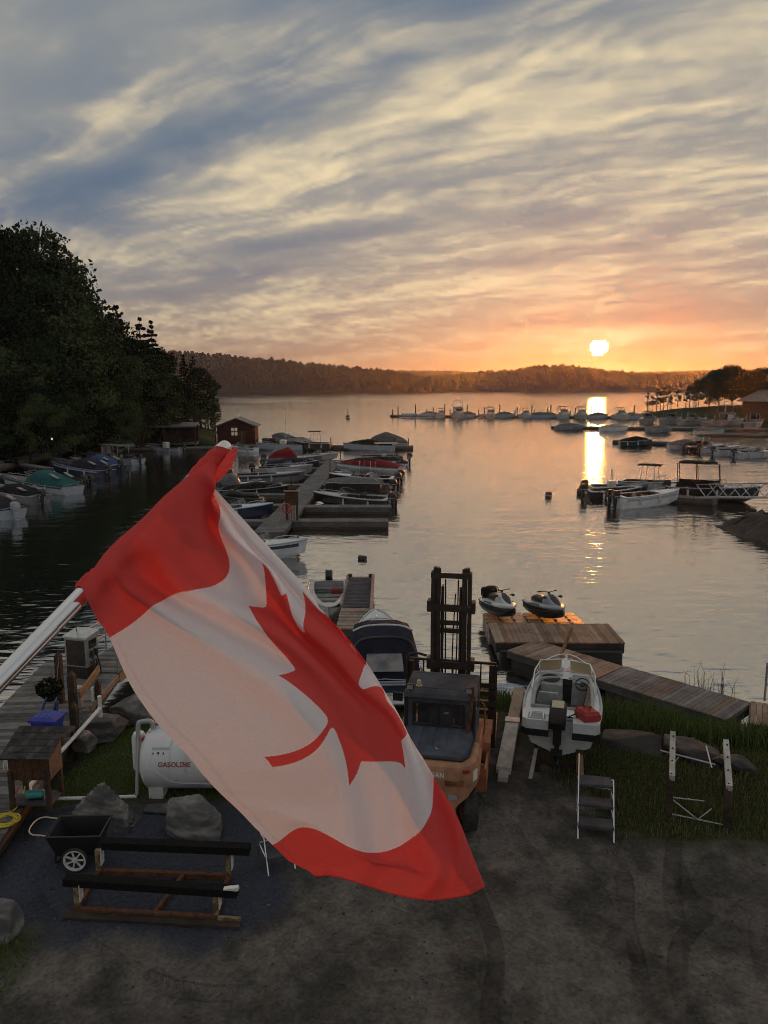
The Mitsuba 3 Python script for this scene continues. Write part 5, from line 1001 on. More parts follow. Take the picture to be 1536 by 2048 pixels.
pu.part('volute', box(-.08, .08, .2, .34, -.02, .24, .03), 'pipe_grey'); pu.part('foot', box(-.08, .08, -.12, .16, 0, .03), 'black_plastic'); pu.part('outlet', tube([[0, .27, .2], [0, .27, .36]], .035, 8), 'pipe_white')
ho = Thing('hose_coil', 'yellow hose lying in a coil on the grey boardwalk', 'hose')
hp = []
for i in range(240):
    a = i / 240 * 2 * PI * 8.3; q = .17 + .035 * math.sin(i * .37) + .05 * (i / 240); hp.append([-6.93 + q * math.cos(a) * 1.15, 12.95 + q * math.sin(a), .945 + .012 * (i / 240 * 8 % 3) + .01 * math.sin(i * .9)])
ho.part('coil', tube(hp, .017, 6), 'yellow_hose', smooth=True); ho.part('tail', tube(bend([hp[-1], [-6.9, 13.3, .95], [-6.95, 13.8, .98], [-6.95, 14, 1.5]]), .017, 6), 'yellow_hose', smooth=True)
bn = Thing('storage_bin', 'blue plastic bin with a lid behind the little shed', 'bin', M=frame(-7.30, 15.75, 1.0, 6, s=.92))
bn.part('body', loft([([(-.24, -.2), (.24, -.2), (.24, .2), (-.24, .2)], .36), ([(-.29, -.24), (.29, -.24), (.29, .24), (-.29, .24)], .72)]), 'blue_plastic'); bn.part('lid', loft([([(-.33, -.28), (.33, -.28), (.33, .28), (-.33, .28)], .72), ([(-.33, -.28), (.33, -.28), (.33, .28), (-.33, .28)], .77), ([(-.25, -.2), (.25, -.2), (.25, .2), (-.25, .2)], .83)]), 'blue_plastic'); bn.part('lid_groove', join(*[box(x - .012, x + .012, -.19, .19, .828, .838) for x in (-.14, 0, .14)]), 'blue_plastic')
tb = Thing('timber_table', 'low timber bench carrying the blue bin', 'bench', M=frame(-7.30, 15.75, .98, 6, s=.92))
tb.part('top', box(-.45, .5, -.3, .32, .36, .435), 'deck_grey_dark')
for x in (-.4, .45):
    for y in (-.25, .27): tb.part('leg', box(x - .04, x + .04, y - .04, y + .04, 0, .36), 'timber_dark')
for i, (x, y, h, w) in enumerate(((-8.06, 18.2, 1.3, .15), (-7.25, 17.0, 1.25, .16), (-6.95, 16.3, .8, .13), (-6.95, 17.75, .75, .12))):
    one('pier_post', join(box(x - w / 2, x + w / 2, y - w / 2, y + w / 2, .3, .95 + h - .05), hull([[x + a * w / 2, y + b * w / 2, .95 + h - .05] for a in (-1, 1) for b in (-1, 1)] + [[x, y, 1.0 + h + .03]])), 'timber_dark', ('square dark post behind the hanging flower basket', 'tall square dark post beside the fuel dispenser', 'short dark post nearest the blue bin', 'dark post with the wooden rail leaning on it')[i], 'post')
one('rail_plank', beam([-7.30, 17.5, 1.46], [-7.22, 18.6, 1.72], .05, .17), 'plank_fresh', 'fresh brown plank sloping between the pier posts', 'plank')
one('rail_plank', beam([-7.02, 17.4, 1.16], [-6.85, 18.9, 1.36], .05, .14), 'deck_brown_pale', 'pale lower plank on the shore side of the pier', 'plank')
one('sign_panel', beam([-7.06, 17.62, 1.42], [-7.0, 17.9, 1.42], .03, .34), 'white_letter', 'small white board fixed to the pier rail', 'panel')
DM = frame(-8.2, 20.0, .56, 14)
dp = Thing('fuel_dispenser', 'grey steel fuel dispenser cabinet on the pier', 'fuel dispenser', M=DM)
dp.part('cabinet', box(-.34, .34, -.26, .26, .75, 1.55, .02), 'galvanised'); dp.part('hood', hull([[a * x, y, z] for a in (-1, 1) for x, y, z in ((.37, -.29, 1.55), (.37, .29, 1.55), (.37, -.29, 1.6), (.37, .29, 1.66), (.3, .26, 1.70))]), 'brushed_steel')
dp.part('display', box(.342, .352, -.16, .16, 1.25, 1.48), 'smoked_window'); dp.part('front_panel', box(-.28, .28, -.268, -.258, .8, 1.5), 'mast_steel'); dp.part('base', box(-.32, .32, -.24, .24, .2, .75), 'mast_steel')
for i in range(2): dp.part('nozzle', join(box(.35, .42, -.14 + .2 * i, -.06 + .2 * i, 1.0, 1.2, .01), tube(bend([[.4, -.1 + .2 * i, 1.0], [.5, -.1 + .2 * i, .6], [.44, -.1 + .2 * i, .45], [.36, -.1 + .2 * i, .9]]), .02, 6)), 'black_rubber')
one('antenna_wire', tube([[-8.35, 20.1, 2.1], [-8.35, 20.1, 3.2]], .012, 5), 'black_plastic', 'thin dark rod standing up behind the fuel dispenser', 'rod')
fb_ = Thing('flower_basket', 'dark hanging basket of flowers on the pier post', 'basket')
fr = np.random.default_rng(4); pts = fr.normal(size=(900, 3)); pts = pts / np.linalg.norm(pts, axis=1, keepdims=True) * fr.random((900, 1)) ** .4 * [.30, .27, .24] + [-7.78, 17.0, 1.85]
fb_.part('leaves', leaf_quads(pts, .05, fr), 'leaf_dark'); fb_.part('blossoms', leaf_quads(pts[::9] + [0, -.03, .06], .03, fr), 'yellow_rusty'); fb_.part('pot', mv(lathe([(0, 0), (.16, 0), (.24, .26), (0, .26)], 16), frame(-7.78, 17.0, 1.55, s=.7)), 'black_plastic', smooth=40)
for k_ in (0, 1): fb_.part('wire', tube([[-7.78 + (.15, -.15)[k_], 17.0, 1.8], [-8.0, 18.1, 2.2]], .008, 4), 'black_plastic')
one('blue_hose', tube(bend([[-7.72, 16.7, 1.75], [-7.84, 16.6, 1.4], [-7.78, 16.5, 1.08], [-7.6, 16.6, 1.05], [-7.5, 16.7, 1.4], [-7.5, 16.75, 1.75], [-7.65, 16.7, 1.15], [-7.75, 16.6, 1.03]], it=3), .028, 6), 'blue_hose', 'blue hose looped over the pier post', 'hose', smooth=True)
one('meter_box', box(-7.65, -7.38, 17.7, 17.95, 1.0, 1.55, .03), 'pipe_grey', 'grey meter box beside the flower basket', 'box')
# gangway from the pier towards the docks, with rails
gy = Thing('shore_gangway', 'gangway with steel handrails leading from the pier behind the flag', 'gangway')
GA, GB = np.array([-7.9, 20.2, 1.0]), np.array([-7.2, 27.5, .7])
gd = GB - GA; gl = np.linalg.norm(gd); gn = np.cross(gd / gl, [0, 0, 1])
for i in range(46):
    p = GA + gd * (i + .5) / 46; gy.part('board', beam(p - gn * .62, p + gn * .62, .165, .04), ('deck_grey', 'deck_grey_pale', 'deck_grey_dark')[i * 7 % 3])
for s in (-1, 1):
    gy.part('side_beam', beam(GA + gn * .62 * s - [0, 0, .16], GB + gn * .62 * s - [0, 0, .16], .06, .24), 'plank_fresh' if s > 0 else 'deck_brown')
    for z in (.52, 1.0): gy.part('handrail', tube([GA + gn * .6 * s + [0, 0, z], GB + gn * .6 * s + [0, 0, z]], .026, 7), 'galvanised', smooth=60)
    for i in range(5): p = GA + gd * i / 4 + gn * .6 * s; gy.part('upright', tube([p, p + [0, 0, 1.0]], .024, 7), 'galvanised', smooth=60)

# yard cart
CM = frame(-5.16, 12.02, .8, 88, s=.76)
ct = Thing('yard_cart', 'black plastic two-wheeled yard cart with a pale loop handle', 'cart', M=CM)
def tray(t, k=0):
    o = loft([([(-.33, -.42), (.33, -.42), (.33, .42), (-.33, .42)], .30), ([(-.42, -.60), (.42, -.60), (.42, .58), (-.42, .58)], .80)])
    i = loft([([(-.29, -.38), (.29, -.38), (.29, .38), (-.29, .38)], .34), ([(-.39, -.565), (.39, -.565), (.39, .55), (-.39, .55)], .82)])
    return o - i
ct.part('tub', tray(ct), 'black_plastic', smooth=20); ct.part('rim', tube([[-.42, -.6, .81], [.42, -.6, .81], [.42, .58, .81], [-.42, .58, .81], [-.42, -.6, .81]], .022, 6), 'black_plastic')
ct.part('handle', tube(bend([[-.34, -.6, .80], [-.36, -1.05, .86], [.36, -1.05, .86], [.34, -.6, .80]]), .016, 7), 'beige_vinyl', smooth=True)
for s in (-1, 1):
    kw_ = ct.part('wheel', mv(lathe([(.245, -.035), (.27, -.035), (.285, -.01), (.285, .01), (.27, .035), (.245, .035)], 36, 'x'), frame(s * .46, .02, .285)), 'black_rubber', smooth=30)
    ct.part('spoke_rim', mv(join(lathe([(.205, -.025), (.245, -.03), (.245, .03), (.205, .025), (.205, -.025)], 36, 'x'), lathe([(0, -.04), (.05, -.04), (.05, .04), (0, .04)], 16, 'x'), *[beam([0, .04 * math.cos(a), .04 * math.sin(a)], [0, .21 * math.cos(a), .21 * math.sin(a)], .032, .03, up=(1, 0, 0)) for a in np.arange(7) * 2 * PI / 7]), frame(s * .46, .02, .285)), 'pipe_white', smooth=30, under=kw_)
ct.part('leg', tube(bend([[-.25, -.45, .4], [-.25, -.5, .01], [.25, -.5, .01], [.25, -.45, .4]]), .016, 6), 'black_plastic', smooth=True); ct.part('axle', cyl([-.46, .02, .285], [.46, .02, .285], .014, 8), 'galvanised')

# bunk cradle: two black carpeted bunks on a rusty yellow frame
cr = Thing('bunk_cradle', 'low rusty boat cradle with two long black carpeted bunks, in front of the cart', 'boat cradle', M=frame(0, .13, 0))
z0 = .8
def cb_(n, a, b, w, h, mat, **k): cr.part(n, beam(a, b, w, h), mat, **k)
cb_('bunk', [-4.90, 10.62, 1.30], [-2.2, 10.37, 1.28], .16, .12, 'dark_carpet'); cb_('bunk', [-4.62, 11.48, 1.36], [-2.18, 11.32, 1.36], .17, .13, 'dark_carpet')
for x, y0, y1 in ((-4.72, 10.58, 11.48), (-2.55, 10.40, 11.35)):
    for y in (y0, y1): cb_('upright', [x, y, .78], [x, y, 1.25], .075, .06, 'yellow_rusty'); cb_('plate', [x + .07, y + .0, 1.0], [x + .07, y, 1.28], .012, .14, 'pipe_white')
    cb_('cross_rail', [x, y0, .85], [x, y1, .85], .07, .07, 'rust')
cb_('cross_rail', [-3.5, 10.48, .85], [-3.3, 11.40, .85], .06, .06, 'rust'); cb_('long_rail', [-4.75, 10.55, .84], [-2.5, 10.36, .84], .08, .09, 'rust'); cb_('long_rail', [-4.72, 11.5, .84], [-2.5, 11.36, .84], .08, .09, 'rust')
cb_('ground_beam', [-4.85, 10.45, .80], [-2.15, 10.24, .80], .16, .10, 'timber_dark'); cb_('pipe_end', [-2.5, 10.32, .88], [-2.15, 10.29, .88], .05, .05, 'yellow_rusty'); cb_('pipe_end', [-2.4, 10.35, 1.33], [-2.18, 10.33, 1.37], .08, .05, 'pipe_white')

# rocks
for i, (sz, x, y, z, yaw, seed, lay, lb) in enumerate((((.95, .72, .66), -3.42, 12.78, 1.02, -6, 22, 6, 'blocky split boulder in front of the fuel tank'), ((.75, .60, .50), -5.72, 10.35, .96, 20, 23, 0, 'grey boulder at the lower left edge'),
        ((1.5, 1.0, .5), -6.1, 18.5, .72, 30, 24, 4, 'long pale flat rock on the shore beside the pier'), ((1.0, .8, .6), -6.6, 17.2, .8, -10, 25, 0, 'grey shore rock below the white fuel pipe'), ((.9, .7, .5), -5.0, 19.1, .55, 70, 26, 0, 'rock at the water behind the fuel tank'), ((.6, .5, .45), -6.75, 16.2, .95, 0, 27, 0, 'small rock beside the fuel pipe'),
        ((1.5, .9, .5), 5.45, 16.25, .84, 14, 28, 0, 'long dark flat rock on the right bank, nearest the white bowrider'), ((1.0, .8, .5), 4.55, 17.2, .8, 0, 29, 0, 'dark rock under the bowrider side'), ((1.15, .75, .45), 6.7, 15.7, .88, 20, 30, 0, 'dark rock behind the left white post of the cradle'), ((.9, .6, .35), 7.4, 15.2, .9, 40, 31, 0, 'low rock right of the dark rock behind the cradle'),
        ((.8, .7, .4), 1.6, 20.9, .3, 0, 32, 0, 'shore rock behind the forklift mast'), ((.9, .6, .4), .2, 21.0, .25, 30, 33, 0, 'shore rock left of the forklift mast'), ((.8, .3, .12), -4.15, 13.55, .83, 5, 34, 0, 'flat slab lying in front of the fuel tank'))):
    one('boulder', rock(sz, seed, .9, lay), 'stone' if lay or i in (1, 2, 3, 4, 5, 12) else 'stone_dark', lb, 'rock', M=frame(x, y, z, yaw), smooth=35)
pk = hull([[-.62, -.28, 0], [.62, -.34, 0], [.60, .3, 0], [-.55, .32, 0], [-.52, -.20, .28], [.56, -.24, .22], [-.06, .0, .80], [.06, .1, .78], [.30, -.1, .5], [-.34, .05, .52]]).refine_to_length(.045)
v, f = vf(pk); q = v[:, 2] * 11 + v[:, 0] * 1.6 + meshkit.noise(v * 5, 3) * 1.2
v = v * (1 + (.05 * (np.abs(q % 1 - .5) < .2) + .22 * (meshkit.fbm(v * 4, 4, 5) - .5))[:, None])
one('boulder', (v, f), 'stone', 'pointed layered grey boulder behind the black cart', 'rock', M=frame(-5.2, 13.12, .74, 6), smooth=30)
br = np.random.default_rng(9)
# small stones of the shore, too many to count
ms = []
for i in range(150):
    u_ = br.random(); x = -7 + 16 * u_; y = float(np.interp(x, [-7.6, -6.2, -4.2, -1.5, .8, 2.6, 4.2, 6.4, 8.6], [17.6, 19.2, 20.3, 20.2, 21.2, 21, 20, 19, 17.9])) + br.normal() * .25 - .15
    s = br.uniform(.05, .2); v = iv * np.array([s, s * br.uniform(.6, 1), s * br.uniform(.4, .7)]) * (1 + .3 * (br.random((len(iv), 1)) - .5)); ms.append((v + [x, y, gz(x, y) + .03], iff))
one('shore_stones', join(ms), 'stone_dark', 'stones along the yard shoreline', 'stones', kind='stuff')
one('timber_beam', beam([3.52, 19.0, .98], [3.05, 17.2, .92], .26, .14), 'deck_brown_pale', 'weathered timber lying between the forklift and the bowrider, far end', 'timber')
tbm = Thing('wrapped_beam', 'long pale wrapped beam lying between the forklift and the bowrider', 'beam')
tbm.part('body', beam([3.04, 17.15, .92], [2.48, 14.9, .90], .30, .16), 'timber_white'); tbm.part('end_strap', beam([3.06, 17.25, .93], [3.0, 17.0, .93], .34, .19), 'galvanised'); tbm.part('foot', beam([2.50, 14.95, .85], [2.42, 14.6, .85], .2, .12), 'timber_white')

# step ladders
def steps(label, M, w, n, rise, run, rails=True, mat='cab_vinyl'):
    t = Thing('step_stool', label, 'steps', M=M)
    D = n * run
    for i in range(n):
        z, y = rise * (i + 1), run * i
        t.part('tread', box(-w / 2, w / 2, y, y + run * (1.0 if i < n - 1 else 1.15), z - .03, z, .008), mat); t.part('tread_lip', beam([-w / 2, y - .012, z - .03], [w / 2, y - .012, z - .03], .02, .05), 'cab_vinyl')
    for s in (-1, 1):
        x = s * (w / 2 + .02); top = rise * n + (.50 if (rails and s < 0) else .12)
        t.part('front_leg', tube(bend([[x, -.06, 0], [x, run * (n - 1) * .92, rise * n], [x, run * (n - 1) * .92 + (top - rise * n) * .42, top]], it=1), .016, 8), 'chrome', smooth=60)
        t.part('rear_leg', tube([[x, D + .18, 0], [x, D * .93, rise * n]], .016, 8), 'chrome', smooth=60)
        for i in range(n): t.part('side_brace', tube([[x, run * i, rise * (i + 1) - .03], [x, D + .18 - (.18 + D * .07) * (i + 1) / n, rise * (i + 1) - .03]], .012, 6), 'chrome', smooth=60)
    t.part('rear_tie', join(tube([[-w / 2, D + .1, .25], [w / 2, D + .1, .25]], .012, 6), tube([[-w / 2, D + .05, rise * 2], [w / 2, D + .05, rise * 2]], .012, 6)), 'chrome', smooth=60)
    return t
steps('three-tread boarding steps with one tall chrome handrail, behind the white bowrider', frame(3.78, 12.62, .8, 12), .58, 3, .25, .28)
s2 = steps('small chrome step stool half hidden behind the bottom edge of the flag', frame(-1.72, 11.72, .8, -24), .42, 2, .27, .22, rails=False)
# bunk frame of posts on the right: a boat lift cradle standing upright
bf = Thing('post_cradle', 'upright boat cradle of two dark posts capped with white bunks and thin braces', 'boat cradle')
PL, PR = np.array([5.32, 13.28, .78]), np.array([6.22, 12.92, .78])
for p, q in ((PL, [.44, .66, .95]), (PR, [.44, .66, .97])):
    bf.part('post', beam(p, p + [0, 0, .85], .09), 'timber_dark'); bf.part('foot', beam(p - [.06, .06, .0], p + [.06, .06, .05], .16, .08), 'timber_dark'); bf.part('rear_post', beam(p + [q[0], q[1] * 1.6, .05], p + [q[0], q[1] * 1.6, 1.05], .07), 'timber_dark')
    bf.part('white_bunk', beam(p + [-.005, -.06, .86], p + [q[0], q[1] * 1.75, 1.16], .10, .12), 'timber_white')
    for k_ in range(4): bf.part('bolt', trimesh.creation.icosphere(1, .018).apply_translation(p + [-.005 + q[0] * k_ / 3.4, -.02 + q[1] * 1.7 * k_ / 3.4, .93 + .3 * k_ / 3.4]), 'mast_steel')
bf.part('brace', tube([PL + [0, 0, .12], PR + [0, 0, .1]], .016, 6), 'galvanised'); bf.part('brace', tube([PL + [.03, 0, .42], (PL + PR) / 2 + [0, 0, .12]], .014, 6), 'galvanised'); bf.part('brace', tube([(PL + PR) / 2 + [.04, 0, .12], (PL + PR) / 2 + [.35, .2, .2]], .013, 6), 'galvanised'); bf.part('brace', tube([PL + [.03, .05, .42], (PL + PR) / 2 + [.25, .3, .3]], .012, 6), 'galvanised')
bf.part('brace', tube([PL + [.06, .75, 1.0], PR + [.06, .7, .92]], .017, 6), 'galvanised'); bf.part('brace', tube([(PL + PR) / 2 + [-.1, .75, .96], (PL + PR) / 2 + [-.28, .7, .75]], .013, 6), 'galvanised')
bf.part('spare_rod', tube([PR + [-.04, .62, .9], PR + [-.05, .9, 1.2]], .014, 6), 'pipe_white')

# grass and weeds
def blades(n, where, h, w, seed, lean=.35, clump=1.):
    r = np.random.default_rng(seed); V = []; x, y = where(r, n)
    d = meshkit.fbm(np.stack([x * 1.3, y * 1.3, 0 * x + seed], -1), 3, seed)
    k = d > .5 - .35 * clump; x, y, d = x[k], y[k], d[k]
    z = ground_h(x, y); k = z > .02; x, y, z, d = x[k], y[k], z[k], d[k]; n = len(x)
    hh = h * (.45 + .9 * r.random(n)) * (.5 + d); a = r.uniform(0, 2 * PI, n); b = r.uniform(0, 2 * PI, n); ww = w * (.6 + .8 * r.random(n)); l = lean * hh * r.random(n)
    P = np.stack([x, y, z - .01], -1); s = np.stack([np.cos(a), np.sin(a), 0 * a], -1) * ww[:, None] / 2; q = np.stack([np.cos(b) * l, np.sin(b) * l, hh], -1)
    mid = P + q * [.35, .35, .6]
    v = np.stack([P - s, P + s, mid + s * .8, mid - s * .8, P + q], 1).reshape(-1, 3); i = np.arange(n)[:, None] * 5
    return v, np.vstack([np.hstack([i, i + 1, i + 2]), np.hstack([i, i + 2, i + 3]), np.hstack([i + 3, i + 2, i + 4])])
def area(x0, x1, y0, y1, f=None):
    def w(r, n):
        x, y = r.uniform(x0, x1, n), r.uniform(y0, y1, n)
        if f is not None: k = f(x, y, r); x, y = x[k], y[k]
        return x, y
    return w
RG = lambda x, y, r: (x - 3.9) + (y - 13.2) * .35 + .9 * (r.random(len(x)) - .5) > .35
one('lawn_grass', blades(42000, area(-6.8, -1.0, 13.9, 19.8), .085, .012, 1), 'grass_green', 'short green grass round the fuel tank', 'grass', kind='stuff')
one('bank_grass', blades(40000, area(3.6, 11.5, 12.6, 18.8, RG), .13, .013, 2), 'grass_deep', 'low grass of the right bank', 'grass', kind='stuff')
one('dry_grass', blades(12000, area(3.4, 11.5, 12.6, 18.8, RG), .16, .011, 3, clump=.6), 'grass_dry', 'dry brown grass among the green of the right bank', 'grass', kind='stuff')
one('tall_weeds', blades(22000, area(4.2, 12.5, 15.8, 18.9, lambda x, y, r: y > 16.6 + .25 * (8 - x) * (x < 8) - .4 * r.random(len(x))), .55, .018, 4, lean=.45), 'weed_green', 'tall green weeds between the right bank and the boardwalk', 'weeds', kind='stuff')
one('shore_weeds', blades(7000, area(-1.5, 4.6, 18.2, 21.2), .35, .016, 5), 'weed_green', 'weeds at the slip behind the forklift', 'weeds', kind='stuff')
one('bank_weeds', blades(2500, area(-7.0, -5.0, 8.4, 10.2), .10, .012, 6, clump=.5), 'grass_green', 'sparse grass at the lower left edge', 'grass', kind='stuff')
rr_ = np.random.default_rng(8); ms = []
for i in range(34):
    x, y = rr_.uniform(8.6, 9.9), rr_.uniform(20.2, 21.6); hgt = rr_.uniform(.4, .95); ms.append(tube([[x, y, -.1], [x + rr_.normal() * .05, y, hgt * .6], [x + rr_.normal() * .13, y, hgt]], [.008, .006, .002], 4))
one('reeds', join(ms), 'leaf_dark', 'thin reeds standing in the water beyond the boardwalk', 'reeds', kind='stuff')
ms = []
for i in range(700):
    x, y = br.uniform(-7, 6.5), br.uniform(8.2, 13.6); s = br.uniform(.006, .022) * (1 if br.random() < .93 else 1.8)
    v = iv * np.array([s, s * br.uniform(.6, 1), s * .55]) ; ms.append((v + [x, y, gz(x, y) + .004], iff))
one('loose_pebbles', join(ms), 'stone_dark', 'loose pebbles scattered over the yard', 'pebbles', kind='stuff')

# ---------------------------------------------------------------- houses
hM = frame(-20.9, 109.2, .35, -4)
hs = Thing('boathouse', 'small dark red boathouse with a pitched roof and a four-pane window, at the water', 'boathouse', M=hM)
w2, dp_, eh, rh = 2.55, 5.5, 2.75, 3.75
kf = hs.part('front_wall', join(box(-w2, -.75, -.06, .06, 0, eh), box(1.3, w2, -.06, .06, 0, eh), box(.25, 1.3, -.06, .06, 2.0, eh), box(-.75, .25, -.06, .06, 2.55, eh), box(-.75, .25, -.06, .06, 0, 1.35), hull([[x, y, z] for y in (-.06, .06) for x, z in ((-w2, eh), (w2, eh), (0, rh))])), 'red_boards')
for i in range(11): hs.part('batten', box(-w2 + i * .51 - .02, -w2 + i * .51 + .02, -.085, -.062, 0 if not -.8 < -w2 + i * .51 < 1.35 else 2.6, eh + .0), 'red_boards', under=kf)
kw_ = hs.part('window', join(box(-.75, .25, -.08, .02, 1.35, 1.42), box(-.75, .25, -.08, .02, 2.48, 2.55), box(-.75, -.68, -.08, .02, 1.42, 2.48), box(.18, .25, -.08, .02, 1.42, 2.48), box(-.30, -.20, -.08, .02, 1.42, 2.48), box(-.68, .18, -.08, .02, 1.86, 2.02)), 'timber_dark')
for a in (-.68, -.20):
    for z0_, z1_ in ((1.42, 1.86), (2.02, 2.48)): hs.part('pane', box(a, a + (.38), -.03, -.024, z0_, z1_), 'pane_glass', under=kw_)
hs.part('door', join(box(.25, .77, -.04, .02, .1, 2.0), box(.79, 1.3, -.04, .02, .1, 2.0)), 'shed_brown', under=None); hs.part('lintel', box(.15, 1.4, -.1, -.062, 2.0, 2.12), 'timber_dark')
for s in (-1, 1): hs.part('side_wall', box(s * w2 - .06, s * w2 + .06, .06, dp_, 0, eh), 'red_boards'); hs.part('corner_board', box(s * w2 - .09, s * w2 + .09, -.09, .0, 0, eh), 'red_boards')
kr = hs.part('roof', join(*[beam([s * 1.52, -.45, (eh + rh) / 2 - .02], [s * 1.52, dp_ + .3, (eh + rh) / 2 - .02], 3.28, .10, up=(s * (rh - eh), 0, w2)) for s in (-1, 1)]), 'roof_grey')
for s in (-1, 1): hs.part('bargeboard', beam([s * (w2 + .42), -.46, eh - .22], [0, -.46, rh + .02], .05, .16), 'timber_dark', under=kr)
hs.part('deck', box(-w2 - .3, w2 + .9, -1.6, .0, -.15, 0), 'deck_grey_dark'); hs.part('crib', join(box(-w2, -w2 + .8, -1.4, dp_, -1.2, -.15), box(w2 - .8, w2, -1.4, dp_, -1.2, -.15), box(-.4, .4, -1.4, dp_, -1.2, -.15)), 'timber_dark'); hs.part('side_deck', box(w2 + .06, w2 + 1.2, .0, 4, -.12, .02), 'deck_grey_dark')
sM = frame(-31.0, 113.0, .5, -8)
sp = Thing('dark_shelter', 'low open timber shelter with a pale roof edge, left of the red boathouse', 'shelter', M=sM)
sp.part('roof', hull([[x, y, z] for x in (-3.4, 3.6) for y, z in ((-1.6, 2.35), (3, 2.7), (-1.6, 2.46), (3, 2.82))]), 'roof_grey'); sp.part('fascia', box(-3.4, 3.6, -1.66, -1.605, 2.28, 2.48), 'deck_grey_pale')
for x in (-3.2, -1, 1.2, 3.4): sp.part('post', box(x - .09, x + .09, -1.4, -1.22, -.8, 2.36), 'timber_dark')
sp.part('back_wall', box(-3.3, 3.5, 2.6, 2.75, -.2, 2.6), 'bark'); sp.part('floor', box(-3.4, 3.6, -1.7, 3, -.25, -.05), 'deck_grey_dark')
for i in range(6): sp.part('wall_board', box(-1.0, 1.2, -1.3, -1.26, .0 + i * .3, .24 + i * .3), 'bark')
tM = frame(-35.0, 117.5, 2.6, 60)
tc = Thing('small_tractor', 'small tractor with a roll cage on the dark bank above the shelter', 'tractor', M=tM)
tc.part('body', join(box(-.4, .4, .3, 2.2, .6, 1.3, .08), box(-.6, .6, -.8, .3, .5, 1.1, .08)), 'orange_dusty'); tc.part('cage', join(*[tube(bend([[s * .7, -.7, .8], [s * .7, -.8, 2.6], [s * .65, .6, 2.65], [s * .6, .9, 1.2]]), .06, 6) for s in (-1, 1)]), 'mast_steel', smooth=True); tc.part('canopy', box(-.8, .8, -.95, .75, 2.65, 2.74), 'mast_steel')
for s in (-1, 1): wheel(tc, 'rear_wheel', s * .8, -.3, .7, .38, 16); wheel(tc, 'front_wheel', s * .65, 1.8, .42, .25, 14)
# the house on the right-hand point
HM = frame(102, 196, 2.0, -18)
hr = Thing('low_house', 'low dark house with a broad pitched roof at the right edge, under the big trees', 'house', M=HM)
hr.part('wall', join(box(-6, 6, -.1, .1, -1, 3), box(-6, 6, 8.9, 9.1, -1, 3), box(-6.1, -5.9, 0, 9, -1, 3), box(5.9, 6.1, 0, 9, -1, 3), hull([[x, y, z] for y in (-.1, .1) for x, z in ((-6, 3), (6, 3), (0, 5.4))])), 'bark')
hr.part('roof', join(*[beam([s * 3.4, -.9, 4.12], [s * 3.4, 10, 4.12], 7.6, .18, up=(s * 2.4, 0, 6)) for s in (-1, 1)]), 'roof_grey')
for x in (-3.5, 3.0): k = hr.part('window', box(x - .9, x + .9, -.14, -.105, .9, 2.2), 'smoked_window'); hr.part('frame', join(box(x - 1, x + 1, -.16, -.10, 2.2, 2.3), box(x - 1, x + 1, -.16, -.10, .8, .9)), 'timber_white', under=k)
hr.part('door', box(-.6, .5, -.14, -.105, -.2, 2.1), 'timber_dark')

